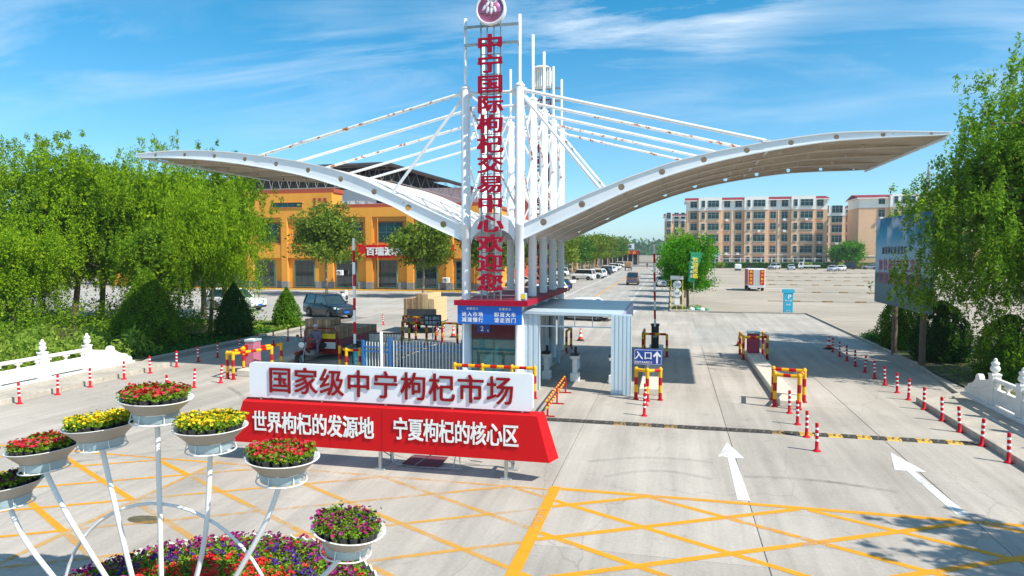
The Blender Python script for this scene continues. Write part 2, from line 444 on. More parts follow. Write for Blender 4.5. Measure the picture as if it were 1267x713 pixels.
# ------------------------------------------------------------------ mesh helpers
class M:
    """Collects shapes (with a transform and material slots) and links them as ONE mesh object."""

    def __init__(s, T=None):
        s.v, s.f, s.mi, s.sm = [], [], [], []
        s.T = T or Matrix()
        s.cur = 0
        s.mats = []

    def slot(s, name):
        if name not in s.mats:
            s.mats.append(name)
        s.cur = s.mats.index(name)
        return s

    def add(s, vs, fs, smooth=False):
        b = len(s.v)
        s.v += [tuple(s.T @ Vector(q)) for q in vs]
        for f in fs:
            s.f.append([b + i for i in f])
            s.mi.append(s.cur)
            s.sm.append(smooth)
        return s

    def box(s, x0, x1, y0, y1, z0, z1, b=0.0):
        if b <= 0:
            vs = [(x, y, z) for z in (z0, z1) for x, y in ((x0, y0), (x1, y0), (x1, y1), (x0, y1))]
            return s.add(vs, [(3, 2, 1, 0), (4, 5, 6, 7), (0, 1, 5, 4), (1, 2, 6, 5), (2, 3, 7, 6), (3, 0, 4, 7)])
        b = min(b, (x1 - x0) * .45, (y1 - y0) * .45, (z1 - z0) * .45)
        vs = []
        for z, i in ((z0, b), (z0 + b, 0), (z1 - b, 0), (z1, b)):
            if i:
                q = ((x0 + b, y0 + b), (x1 - b, y0 + b), (x1 - b, y0 + b), (x1 - b, y1 - b), (x1 - b, y1 - b), (x0 + b, y1 - b), (x0 + b, y1 - b), (x0 + b, y0 + b))
            else:
                q = ((x0 + b, y0), (x1 - b, y0), (x1, y0 + b), (x1, y1 - b), (x1 - b, y1), (x0 + b, y1), (x0, y1 - b), (x0, y0 + b))
            vs += [(x, y, z) for x, y in q]
        fs = [(7, 6, 5, 4, 3, 2, 1, 0), tuple(range(24, 32))]
        for k in range(3):
            for i in range(8):
                j = (i + 1) % 8
                fs.append((k * 8 + i, k * 8 + j, k * 8 + 8 + j, k * 8 + 8 + i))
        return s.add(vs, fs)

    def lathe(s, prof, x=0, y=0, n=16, smooth=True, caps=True, a0=0, a1=2 * PI):
        vs, fs = [], []
        full = abs(a1 - a0 - 2 * PI) < 1e-6
        m = n if full else n + 1
        for r, z in prof:
            for i in range(m):
                a = a0 + (a1 - a0) * i / n
                vs.append((x + r * math.cos(a), y + r * math.sin(a), z))
        for k in range(len(prof) - 1):
            for i in range(n):
                j = (i + 1) % m
                fs.append((k * m + i, k * m + j, k * m + m + j, k * m + m + i))
        s.add(vs, fs, smooth)
        if caps and full:
            b = len(prof) - 1
            for k, fl in ((0, True), (b, False)):
                if prof[k][0] > 1e-4:
                    c = [(x + prof[k][0] * math.cos(a0 + 2 * PI * i / n), y + prof[k][0] * math.sin(a0 + 2 * PI * i / n), prof[k][1]) for i in range(n)]
                    s.add(c, [tuple(range(n))[::-1] if fl else tuple(range(n))])
        return s

    def tube(s, pts, r, n=8, r1=None, bands=None, seg=0.3, closed=False):
        pts = [Vector(p) for p in pts]
        if closed:
            pts = pts + [pts[0]]
        if bands:       # resample so that coloured bands follow the path
            out = [pts[0]]
            for a, b in zip(pts[:-1], pts[1:]):
                k = max(1, round((b - a).length / seg))
                out += [a.lerp(b, (i + 1) / k) for i in range(k)]
            pts = out
        rings = []
        up = None
        for i, p in enumerate(pts):
            d = (pts[min(i + 1, len(pts) - 1)] - pts[max(i - 1, 0)]).normalized()
            if up is None:
                up = Vector((0, 0, 1)) if abs(d.z) < 0.9 else Vector((1, 0, 0))
            u = d.cross(up)
            if u.length < 1e-4:
                u = d.orthogonal()
            u.normalize()
            v = u.cross(d).normalized()
            up = v
            rr = r if r1 is None else r + (r1 - r) * i / (len(pts) - 1)
            rings.append([p + (u * math.cos(2 * PI * k / n) + v * math.sin(2 * PI * k / n)) * rr for k in range(n)])
        for i in range(len(rings) - 1):
            if bands:
                s.slot(bands[i % len(bands)])
            vs = rings[i] + rings[i + 1]
            s.add(vs, [(k, (k + 1) % n, n + (k + 1) % n, n + k) for k in range(n)], True)
        if not closed:
            s.add(rings[0], [tuple(range(n))])
            s.add(rings[-1], [tuple(range(n))[::-1]])
        return s

    def prism(s, poly, y0, y1, axis='y'):
        """polygon (x,z) extruded along y, (y,z) along x or (x,y) along z"""
        n = len(poly)
        if axis == 'y':
            vs = [(x, y, z) for y in (y0, y1) for x, z in poly]
        elif axis == 'x':
            vs = [(y, x, z) for y in (y0, y1) for x, z in poly]
        else:
            vs = [(x, z, y) for y in (y0, y1) for x, z in poly]
        fs = [tuple(range(n)), tuple(range(n, 2 * n))[::-1]]
        fs += [(i, n + i, n + (i + 1) % n, (i + 1) % n) for i in range(n)]
        return s.add(vs, fs)

    def build(s, name, m=None, parent=None, loc=None):
        me = bpy.data.meshes.new(name)
        me.from_pydata(s.v, [], s.f)
        for q in (s.mats or [m]):
            me.materials.append(MATS[q])
        if s.mats:
            me.polygons.foreach_set('material_index', s.mi)
        me.polygons.foreach_set('use_smooth', s.sm)
        bm = bmesh.new()
        bm.from_mesh(me)
        bmesh.ops.recalc_face_normals(bm, faces=bm.faces)
        bm.to_mesh(me)
        bm.free()
        me.update()
        return link(name, me, parent, loc)


def link(name, me, parent=None, loc=None):
    o = bpy.data.objects.new(name, me)
    C.objects.link(o)
    if parent:
        o.parent = parent
    if loc:
        o.location = loc
    return o


def tag(o, label=None, cat=None, group=None, kind=None):
    if label:
        o['label'] = label
    if cat:
        o['category'] = cat
    if group:
        o['group'] = group
    if kind:
        o['kind'] = kind
    return o


def thing(name, label, cat, loc=(0, 0, 0), rz=0, group=None):
    o = bpy.data.objects.new(name, None)
    C.objects.link(o)
    o.location = loc
    o.rotation_euler = (0, 0, rz)
    o.empty_display_size = 0.2
    return tag(o, label, cat, group)


def copy_tree(o, parent=None):
    c = o.copy()
    C.objects.link(c)
    if parent:
        c.parent = parent
    for ch in KIDS.get(o.name, None) or kids(o):
        copy_tree(ch, c)
    return c


KIDS = {}


def kids(o):
    l = list(o.children)
    KIDS[o.name] = l
    return l


def dup(o, loc, rz=None, label=None, group=None):
    c = copy_tree(o)
    c.location = loc
    if rz is not None:
        c.rotation_euler = (0, 0, rz)
    tag(c, label, None, group)
    return c


def struct(o):
    o['kind'] = 'structure'
    return o


_glyph = {}


def glyph(ch, depth, bold):
    """one character as a mesh in the XZ plane, centred on its em square, 1 m high, front towards -Y"""
    k = (ch, round(depth, 4), bold)
    if k in _glyph:
        return _glyph[k]
    cu = bpy.data.curves.new('glyph', 'FONT')
    cu.body = ch
    cu.size = 1
    cu.extrude = depth / 2
    cu.resolution_u = 3
    cu.align_x = 'CENTER'
    o = bpy.data.objects.new('glyph', cu)
    C.objects.link(o)
    bpy.context.view_layer.update()
    me = bpy.data.meshes.new_from_object(o.evaluated_get(bpy.context.evaluated_depsgraph_get()))
    bpy.data.objects.remove(o)
    me.transform(Matrix.Rotation(R(90), 4, 'X') @ Matrix.Translation((0, -0.38 if ord(ch[0]) > 255 else -0.36, 0)))
    if bold:        # heavier strokes: the outline repeated a little to each side
        V0 = [v.co.copy() for v in me.vertices]
        F0 = [list(p.vertices) for p in me.polygons]
        V1, F1 = [], []
        for i, (dx, dz) in enumerate(((0, 0), (1, .6), (-1, .6), (1, -.6), (-1, -.6))):
            b_ = len(V1)
            V1 += [tuple(v + Vector((dx * bold, -.0022 * i / 1.0, dz * bold))) for v in V0]
            F1 += [[b_ + q for q in f] for f in F0]
        me = bpy.data.meshes.new('glyph')
        me.from_pydata(V1, [], F1)
    _glyph[k] = me
    return me


def chars(text, cx, cy, cz, size, m, parent, step=None, xs=1.0, depth=0.05, bold=0.02, vertical=False, name='character', rz=0.0, joined=False, adv=None, shear=0):
    """signs: one child mesh per character (or one joined mesh for small print)"""
    step = step or size
    n = len(text)
    obs = []
    J = [[], []]
    for i, ch in enumerate(text):
        if ch == ' ':
            continue
        k = i - (n - 1) / 2
        dx, dz = (0, -k * step) if vertical else (k * step, 0)
        me = glyph(ch, depth / size, bold)
        loc = Vector((cx + dx * math.cos(rz), cy + dx * math.sin(rz), cz + dz))
        T = Matrix.Translation(loc) @ Matrix.Rotation(rz, 4, 'Z') @ Matrix.Diagonal((size * xs, size, size, 1))
        if joined:
            b = len(J[0])
            J[0] += [tuple(T @ v.co) for v in me.vertices]
            J[1] += [[b + q for q in p.vertices] for p in me.polygons]
            continue
        mc = me if False else me.copy()
        mc.materials.clear()
        mc.materials.append(MATS[m])
        o = link(name, mc, parent)
        o.matrix_local = T
        obs.append(o)
    if joined:
        me = bpy.data.meshes.new('lettering')
        me.from_pydata(J[0], [], J[1])
        me.materials.append(MATS[m])
        return link('lettering', me, parent)
    return obs


def fast_mesh(name, V, F, m, parent=None, loc=None, kind=None):
    """V (n,3) float array, F (k,4) int array"""
    me = bpy.data.meshes.new(name)
    me.vertices.add(len(V))
    me.vertices.foreach_set('co', V.astype(np.float32).ravel())
    me.loops.add(F.size)
    me.loops.foreach_set('vertex_index', F.astype(np.int32).ravel())
    me.polygons.add(len(F))
    me.polygons.foreach_set('loop_start', np.arange(0, F.size, F.shape[1], dtype=np.int32))
    me.update(calc_edges=True)
    me.materials.append(MATS[m])
    o = link(name, me, parent, loc)
    if kind:
        o['kind'] = kind
    return o


def leaf_quads(P, size, rng, asp=0.5, vert=0.0, flat=0.0):
    """diamond-shaped leaves at points P; vert>0 hangs them, flat>0 lays them level"""
    n = len(P)
    u = rng.normal(size=(n, 3))
    u[:, 2] *= (1 - flat)
    if vert:
        u = u * (1 - vert) + np.array([0, 0, -1.0]) * vert * 2
    u /= np.linalg.norm(u, axis=1)[:, None]
    t = rng.normal(size=(n, 3))
    v = np.cross(u, t)
    v /= np.linalg.norm(v, axis=1)[:, None]
    s = size * rng.uniform(0.6, 1.35, (n, 1))
    a = P - u * s * .5
    b = P + v * s * asp * .5 - u * s * .08
    c = P + u * s * .5
    d = P - v * s * asp * .5 - u * s * .08
    V = np.stack([a, b, c, d], 1).reshape(-1, 3)
    return V, np.arange(len(V)).reshape(-1, 4)


def crown(parent, m, c, rad, nclump, per, cr, leaf, seed, droop=0.0, shape='ell', asp=0.5, vert=0.0, name='crown', bias=0.35, kind=None, core=0):
    rng = np.random.default_rng(seed)
    d = rng.normal(size=(nclump, 3))
    d /= np.linalg.norm(d, axis=1)[:, None]
    if shape == 'cone':
        zt = rng.random(nclump) ** 1.25
        prof = np.interp(zt, [0, .08, .3, .6, .85, 1], [.70, .95, 1.0, .72, .36, .04])
        ang = rng.random(nclump) * 2 * PI
        rr = prof * rng.random(nclump) ** 0.3
        K = np.stack([rr * np.cos(ang), rr * np.sin(ang), zt * 2 - 1], 1)
    else:
        r = rng.random(nclump) ** bias
        lump = 1 + 0.22 * np.sin(d[:, 0] * 3.1 + seed) * np.cos(d[:, 1] * 2.7 - seed * 1.7) + 0.13 * np.sin(d[:, 2] * 5 + seed * .7)
        K = d * (r * lump)[:, None]
        K[:, 2] = np.where(K[:, 2] < -0.65, -0.65 + (K[:, 2] + .65) * .3, K[:, 2])
    K = K * np.array(rad) + np.array(c)
    n = per * nclump
    idx = np.repeat(np.arange(nclump), per)
    cs = rng.uniform(0.55, 1.3, nclump)[idx][:, None]
    g = rng.normal(size=(n, 3)) * cr * cs * np.array([1, 1, 0.7])
    P = K[idx] + g
    if droop:
        L = rng.random(n) ** 0.8 * droop * rng.uniform(0.4, 1.3, nclump)[idx]
        strand = rng.integers(0, 7, n)
        so = rng.normal(size=(nclump, 7, 3)) * cr * 1.1
        P = K[idx] + so[idx, strand] * np.array([1, 1, .6]) + rng.normal(size=(n, 3)) * cr * .16
        out = (K[idx] - np.array(c)) / np.array(rad)
        P[:, 2] -= L
        P[:, :2] += out[:, :2] * (L * .12)[:, None]
    P = P[P[:, 2] > 0.05]
    V, F = leaf_quads(P, leaf, rng, asp, vert)
    if core:        # dense foliage deep inside the crown, which keeps its heart dark
        d2 = rng.normal(size=(core, 3))
        d2 /= np.linalg.norm(d2, axis=1)[:, None]
        Q = d2 * (rng.random(core) ** .5 * .64)[:, None] * np.array(rad) + np.array(c)
        V2, F2 = leaf_quads(Q[Q[:, 2] > .6], leaf * 1.9, rng, .6)
        V, F = np.vstack([V, V2]), np.vstack([F, F2 + len(V)])
    o = fast_mesh(name, V, F, m, parent, kind=kind)
    return o, K


def trunk(parent, base, top, r, K=None, m='bark', nl=10, seed=0, wob=0.25, name='trunk'):
    rng = random.Random(seed)
    b, t = Vector(base), Vector(top)
    q = M()
    pts = [b, b.lerp(t, .35) + Vector((rng.uniform(-wob, wob), rng.uniform(-wob, wob), 0)), b.lerp(t, .7) + Vector((rng.uniform(-wob, wob), rng.uniform(-wob, wob), 0)), t]
    q.tube([pts[0] - Vector((0, 0, .1))] + pts, r * 1.15, 9, r * .35)
    if K is not None and nl:
        ks = [Vector(k) for k in K[:: max(1, len(K) // nl)]][:nl]
        for k in ks:
            s0 = pts[1].lerp(t, rng.uniform(0.15, 0.9))
            if k.z < s0.z - .5:
                s0 = pts[1].lerp(t, 0.1)
            md = s0.lerp(k, .5) + Vector((0, 0, (k - s0).length * .12))
            q.tube([s0, md, k], r * .34, 5, r * .08)
    return q.build(name, m, parent)


def tree(name, label, cat, base, top_z, crown_c, rad, r, leafm, nclump, per, cr, leaf, seed, droop=0.0, shape='ell', barkm='bark', nl=12, group=None, asp=0.5, vert=0.0, bias=0.35, core=None):
    t = thing(name, label, cat, (base[0], base[1], 0), 0, group)
    c = (crown_c[0] - base[0], crown_c[1] - base[1], crown_c[2])
    o, K = crown(t, leafm, c, rad, nclump, per, cr, leaf, seed, droop, shape, asp, vert, bias=bias, core=nclump * 22 if core is None else core)
    trunk(t, (0, 0, 0), (c[0] * .8, c[1] * .8, top_z), r, K, barkm, nl, seed)
    return t


ORD = ['first', 'second', 'third', 'fourth', 'fifth', 'sixth', 'seventh', 'eighth', 'ninth', 'tenth', 'eleventh', 'twelfth', 'thirteenth', 'fourteenth', 'fifteenth', 'sixteenth', 'seventeenth', 'eighteenth', 'nineteenth', 'twentieth']

# ================================================================== GROUND
def sheet(name, x0, x1, y0, y1, z, m, parent=None, nx=1, ny=1):
    q = M()
    q.add([(x0, y0, z), (x1, y0, z), (x1, y1, z), (x0, y1, z)], [(0, 1, 2, 3)])
    return q.build(name, m, parent)


ground = struct(sheet('ground', -6000, 6000, -300, 9000, -0.06, 'earth'))
yard = struct(M().box(-160, 3.0, 56, 82, -0.05, -0.02).build('car_park_paving', 'concrete_far'))
yardl = struct(M().box(-160, -25.5, 43.0, 55.98, -0.05, -0.02).build('car_park_paving', 'concrete_far'))
farroad = struct(M().box(-23.5, -0.3, 82.02, 262, -0.05, -0.02).build('market_road', 'concrete_far'))
lot = struct(M().box(2.8, 150, 58.2, 222, -0.05, -0.012).build('gravel_lot', 'gravel'))
lotl = struct(M().box(-0.1, 2.79, 62.5, 222, -0.05, -0.012).build('gravel_verge', 'gravel'))

# forecourt: concrete slabs, each its own piece, on a darker bed that shows in the joints
road = struct(M().box(-25.4, 10.6, -6, 57.98, -0.055, -0.022).build('forecourt_road', 'joint'))
xs = [-25.4, -22.45, -18.45, -14.45, -10.45, -6.45, -2.45, 1.55, 5.52, 10.45]
rs = random.Random(3)
for i in range(len(xs) - 1):
    wdt = xs[i + 1] - xs[i]
    y = -6.0
    off = rs.choice((0, 0.0, 2.4))
    k = 0
    while y < 57.9:
        Ln = 4.9 if k else 4.9 - off
        Ln = min(Ln, 57.98 - y)
        if i == 0 and y > 21 and y < 46:      # the left-hand garden begins here
            y += Ln; k += 1
            continue
        if Ln > 0.3:
            g = 0.006
            sl = M().box(g, wdt - g, g, Ln - g, -0.02, 0, 0.006).build('slab', 'concrete', road, (xs[i], y, rs.uniform(-0.001, 0.001)))
        y += Ln
        k += 1
struct(sheet('asphalt_patch', 1.2, 9.9, 37.2, 45.6, 0.003, 'concrete_far'))

# painted markings
mk = lambda name, m, polys, z=0.005: struct(M().add([(x, y, z) for p in polys for x, y in p], [tuple(range(4 * i, 4 * i + 4)) for i in range(len(polys))]).build(name, m))


def strip(a, b, wd):
    a, b = Vector((a[0], a[1])), Vector((b[0], b[1]))
    n = (b - a).normalized()
    n = Vector((-n.y, n.x)) * wd / 2
    return [tuple(a - n), tuple(b - n), tuple(b + n), tuple(a + n)]


def hatch(x0, x1, y0, y1, ks, sl, wd):
    out = []
    for k in ks:
        f = lambda x: k + sl * x
        pts = []
        for x in (x0, x1):
            if y0 <= f(x) <= y1:
                pts.append((x, f(x)))
        for y in (y0, y1):
            x = (y - k) / sl
            if x0 < x < x1:
                pts.append((x, y))
        if len(pts) >= 2:
            out.append(strip(pts[0], pts[1], wd))
    return out


neg = [k * 1.6 + 0.92 for k in range(-8, 20)]
pos = [k * 1.57 + 0.05 for k in range(-8, 26)]
mk('yellow_box_border', 'yellow_paint', [strip((-2.35, 6), (-2.35, 14.12), 0.22)], 0.007)
mk('yellow_box_border', 'yellow_paint', [strip((-2.23, 14.0), (12, 14.0), 0.15)], 0.006)
mk('yellow_hatching', 'yellow_paint', hatch(-2.24, 12, 6, 13.93, neg, -0.53, 0.14), 0.0045)
mk('yellow_hatching', 'yellow_paint', hatch(-2.24, 12, 6, 13.93, pos, 0.54, 0.14), 0.0055)
for xa, xb, mt in ((-10.35, -2.46, 'yellow_worn'), (-18.4, -10.5, 'yellow_paint')):
    mk('yellow_hatching', mt, hatch(xa, xb, 5, 13.85, neg, -0.54, 0.125), 0.0045)
    mk('yellow_hatching', mt, hatch(xa, xb, 5, 13.85, pos, 0.56, 0.11), 0.0055)
    mk('yellow_box_border', mt, [strip((xa, 13.9), (xb, 13.9), 0.10)], 0.0045)
mk('yellow_box_border', 'yellow_worn', [strip((-10.43, 4), (-10.43, 14.0), 0.13)], 0.007)


def arrow(x0, y0, x1, y1, hw, sw, hl):
    q = M()
    q.add([(x0 - sw / 2, y0, .006), (x0 + sw / 2, y0, .006), (x1 + sw / 2 * 0.7, y1 - hl, .006), (x1 - sw / 2 * 0.7, y1 - hl, .006)], [(0, 1, 2, 3)])
    q.add([(x1 - hw / 2, y1 - hl, .006), (x1 + hw / 2, y1 - hl, .006), (x1, y1, .006)], [(0, 1, 2)])
    return struct(q.build('lane_arrow', 'white_paint_road'))


arrow(1.46, 14.17, 1.45, 18.45, 0.62, 0.25, 1.35)
arrow(5.43, 14.27, 5.34, 18.46, 0.66, 0.24, 1.5)
arrow(-3.05, 55.2, -3.05, 58.6, 0.9, 0.3, 1.5)
mk('parking_edge_line', 'white_paint_road', [strip((-11.45, 59), (-12.7, 210), 0.16)], -0.015)
mk('centre_line', 'yellow_paint', [strip((-8.33, 68), (-8.7, 240), 0.2)], -0.015)
mk('lane_dashes', 'white_paint_road', [strip((-3.95 - k * .028, 60 + k * 5.2), (-3.95 - k * .028 - .015, 62.8 + k * 5.2), 0.17) for k in range(26)], -0.015)
mk('parking_bay_lines', 'white_paint_road', [strip((-12 - k, 48.5), (-13.5 - k, 51.8), 0.12) for k in range(8, 60, 5)] + [strip((-60, 46.4), (-20.5, 46.4), 0.12), strip((-70, 62.5), (-18.5, 62.5), 0.12)], -0.0145)
mk('white_lot_line', 'white_paint_road', [strip((2.9, 97), (17.0, 97), 0.8)], -0.006)

# tyre marks and a damp stain on the slabs
def swoosh(pts, wd):
    out = []
    for a_, b_ in zip(pts[:-1], pts[1:]):
        out.append(strip(a_, b_, wd))
    return out


def arc(x0, y0, x1, y1, bow, n=14):
    return [(x0 + (x1 - x0) * t / n, y0 + (y1 - y0) * t / n + bow * math.sin(PI * t / n)) for t in range(n + 1)]


for k_, a_ in enumerate(((-1.9, 16.0, 1.0, 16.6, .35), (-1.4, 15.0, .9, 15.35, .5), (1.6, 15.7, 4.6, 15.4, .25), (-15, 12, -9, 16, .6), (-12, 17.5, -16, 22, .4), (2.2, 12.2, 6.5, 11.2, .4))):
    mk('tyre_mark', 'tyre_mark', swoosh(arc(*a_), .16), .0032 + .0002 * k_)
tm = M()
tm.lathe([(0.0, 0.0042), (0.33, 0.0042)], 0, 0, 14, False, False)
st = struct(tm.build('stain', 'stain', None, (-9.5, 10.6, 0)))
st.scale = (1.15, 0.55, 1)

# ------------------------------------------------------------------ kerbs and verges
def kerb_row(name, label, pts, wd=0.13, h=0.13, z0=-0.02, step=1.0, m='kerb'):
    par = thing(name, label, 'kerb')
    par['kind'] = 'structure'
    del par['category']
    proto = {}
    for a, b in zip(pts[:-1], pts[1:]):
        a, b = Vector(a), Vector(b)
        L = (b - a).length
        n = max(1, round(L / step))
        sl = L / n
        key = round(sl, 3)
        ang = math.atan2(b.y - a.y, b.x - a.x)
        for i in range(n):
            p = a.lerp(b, i / n)
            if key not in proto:
                o = M().box(0.006, sl - 0.006, -wd / 2, wd / 2, z0, h, 0.012).build('kerbstone', m, par)
                proto[key] = o.data
            else:
                o = link('kerbstone', proto[key], par)
            o.location = (p.x, p.y, 0)
            o.rotation_euler = (0, 0, ang)
    return par


kerb_row('kerb', 'kerb of the right garden', [(8.2, 24.95), (9.75, 26.3), (10.5, 33), (10.45, 58.1)], h=0.11)
kerb_row('kerb', 'kerb along the front of the gravel lot', [(10.38, 58.15), (2.85, 58.15)], h=0.10)
kerb_row('kerb', 'kerb of the left garden', [(-22.9, 25.6), (-23.45, 26.9), (-23.45, 41.5), (-26, 43.0), (-80, 43.0)], h=0.11)
kerb_row('kerb', 'kerb round the roadside tree bed', [(-0.12, 262), (-0.12, 58.2), (2.7, 58.2)], h=0.12, step=2.2)
kerb_row('kerb', 'kerb before the orange building', [(-70, 80.5), (-23.6, 80.5)], h=0.14, step=2.0, m='hoop_yellow')

# raised walks on the bridge, either side, and the gate islands
rw = struct(M().box(8.06, 9.62, -6, 24.9, -0.05, 0.16).build('right_walk', 'kerb'))
kerb_row('kerb', 'kerb of the right bridge walk', [(7.99, -6), (7.99, 24.9)], h=0.175, step=1.9)
lw = struct(M().box(-25.4, -21.32, -6, 25.4, 0.002, 0.15).build('left_walk', 'kerb'))
kerb_row('kerb', 'kerb of the left bridge walk', [(-21.25, -6), (-21.25, 25.4)], h=0.165, step=1.9)
mk('white_walk_dashes', 'white_paint_road', [strip((9.05, 6 + k * 1.55), (9.05, 7.0 + k * 1.55), 0.07) for k in range(11)], 0.165)
gr = struct(M().box(10.53, 40, -20, 43.6, -0.05, 0.045).build('right_garden_soil', 'lawn'))
struct(M().box(10.53, 150, 43.62, 58.15, -0.05, 0.03).build('gravel_verge', 'gravel'))
gl = struct(M().box(-120, -23.52, 21, 42.9, -0.05, 0.05).build('left_garden_soil', 'lawn'))
struct(M().box(-0.03, 2.6, 58.25, 62.4, -0.05, 0.08).build('tree_bed_soil', 'gravel'))


def island(label, x0, x1, y0, y1, h, m='block'):
    t = thing('gate_island', label, 'island')
    t['kind'] = 'structure'
    del t['category']
    n = round((y1 - y0) / 2.2)
    for i in range(n):
        M().box(x0, x1, y0 + (y1 - y0) * i / n + .008, y0 + (y1 - y0) * (i + 1) / n - .008, -0.01, h, 0.03).build('kerbstone', m, t)
    return t


island('long island on the right of the entrance lane', 3.42, 4.12, 23.2, 34.6, 0.22)
island('island behind the entrance sign', -1.08, -0.38, 24.0, 35.6, 0.24)
island('island of the left exit barrier', -16.95, -16.2, 23.9, 33.5, 0.26)
island('island under the booth', -8.3, -5.0, 22.4, 35.2, 0.12, 'kerb')
island('island of the middle exit barrier', -13.3, -12.5, 25.6, 34, 0.24)

# ================================================================== SPEED HUMP
sh = thing('speed_hump', 'black and yellow rubber speed hump right across the entrance lanes', 'speed bump')
sx = -7.0
k = 0
profile = [(-0.19, 0.0), (-0.16, 0.022), (-0.05, 0.048), (0.05, 0.048), (0.16, 0.022), (0.19, 0.0)]
protos = {}
while sx < 7.75:
    wd = 0.36
    if k % 2 == 1:
        mt = 'rubber_yellow' if sx > 3.0 else 'rubber_worn' if -1.9 < sx < 0.2 or sx > 2.2 else 'rubber_black'
    else:
        mt = 'rubber_black'
    if mt not in protos:
        o = M().prism(profile, 0.006, wd - 0.006, 'x').build('hump_segment', mt, sh)
        protos[mt] = o.data
    else:
        o = link('hump_segment', protos[mt], sh)
    o.location = (sx, 19.8, 0.0)
    sx += wd
    k += 1

# ================================================================== FLEXIBLE BOLLARDS
def bollard(name='delineator_post'):
    t = thing(name, '', 'bollard')
    q = M()
    q.slot('post_red').lathe([(0.085, 0.02), (0.075, 0.035), (0.045, 0.05), (0.042, 0.26)], n=14, caps=False)
    for i in range(3):
        z = 0.26 + i * 0.145
        q.slot('reflective').lathe([(0.042, z), (0.042, z + 0.055)], n=14, caps=False)
        q.slot('post_red').lathe([(0.042, z + 0.055), (0.042, z + 0.145)], n=14, caps=False)
    q.slot('post_red').lathe([(0.042, 0.695), (0.036, 0.715), (0.0, 0.722)], n=14)
    q.build('post', None, t)
    M().lathe([(0.10, 0.0), (0.10, 0.018), (0.085, 0.024)], n=14).build('base_plate', 'post_red', t)
    return t


B0 = bollard()
first = True


def bol(x, y, label, group, tilt=0.0):
    global first
    o = B0 if first else copy_tree(B0)
    first = False
    o.location = (x, y, 0)
    rb_ = random.Random(int(x * 100 + y * 37))
    o.rotation_euler = (R(rb_.uniform(-2, 2)), R(rb_.uniform(-2, 2) + tilt), rb_.uniform(0, 6))
    tag(o, label, None, group)
    return o


ry = [18.17, 19.62, 20.99, 22.27, 23.76, 25.21, 26.4, 27.83, 29.18, 30.56, 32.08, 33.56, 34.97, 36.39]
for i, y in enumerate(ry):
    bol(7.8, y, 'red and white bollard, %s from the near end of the row beside the right kerb' % ORD[i], 'bollards beside the right kerb', 3 if i in (0, 2) else 0)
for i, y in enumerate((18.15, 19.49, 20.85, 22.27)):
    bol(3.58, y, 'red and white bollard, %s from the near end of the four before the right island' % ORD[i], 'bollards before the right island')
for i, (x, y) in enumerate(((-0.77, 20.9), (-0.78, 22.35))):
    bol(x, y, ('nearer' if i == 0 else 'farther') + ' of the two red bollards in front of the entrance sign', 'bollards before the entrance sign')
for i, (x, y) in enumerate(((-17.1, 20.2), (-17.02, 21.49), (-16.66, 22.52))):
    bol(x, y, 'leaning red and white bollard, %s from the near end before the left barrier' % ORD[i], 'bollards before the left barrier', -6)
for i, y in enumerate((17.9, 19.33, 20.7, 22.3, 23.67, 25.2, 26.6, 27.94, 29.63, 31.1, 32.6, 34.0, 35.4, 36.8, 38.2)):
    bol(-20.8, y, 'red and white bollard, %s from the near end of the row along the left kerb' % ORD[i], 'bollards along the left kerb')
for i, (x, y) in enumerate(((-19.1, 43.1), (-13.55, 38.3), (-12.95, 37.6))):
    bol(x, y, ('red bollard on the paving behind the loaded cargo tricycle', 'farther left of two red bollards behind the blue fence', 'second red bollard behind the blue fence beside the cone')[i], 'bollards in the yard', -5)


def cone():
    t = thing('traffic_cone', '', 'traffic cone')
    q = M()
    q.slot('orange_red').lathe([(0.14, 0.04), (0.105, 0.24)], n=14, caps=False)
    q.slot('reflective').lathe([(0.105, 0.24), (0.08, 0.38)], n=14, caps=False)
    q.slot('orange_red').lathe([(0.08, 0.38), (0.058, 0.5)], n=14, caps=False)
    q.slot('reflective').lathe([(0.058, 0.5), (0.045, 0.58)], n=14, caps=False)
    q.slot('orange_red').lathe([(0.045, 0.58), (0.025, 0.70), (0.0, 0.705)], n=14, caps=False)
    q.build('cone_body', None, t)
    M().box(-.2, .2, -.2, .2, 0, .045, .01).lathe([(0.15, 0.04), (0.145, 0.10)], n=14).build('base', 'rubber_black', t)
    return t


c0 = cone()
c0.location = (-4.95, 37.9, 0)
tag(c0, 'traffic cone standing alone behind the turnstile shelter', None, 'traffic cones')
dup(c0, (3.5, 37.7, 0), 1, 'traffic cone behind the maroon barrier cabinet on the right island', 'traffic cones')
dup(c0, (7.85, 37.5, 0), 2, 'traffic cone at the far end of the right bollard row', 'traffic cones')
dup(c0, (-12.35, 37.7, 0), 2, 'traffic cone behind the blue fence left of the booth', 'traffic cones')

# ================================================================== STRIPED HOOP RAILS
HB = ('hoop_red', 'hoop_yellow')


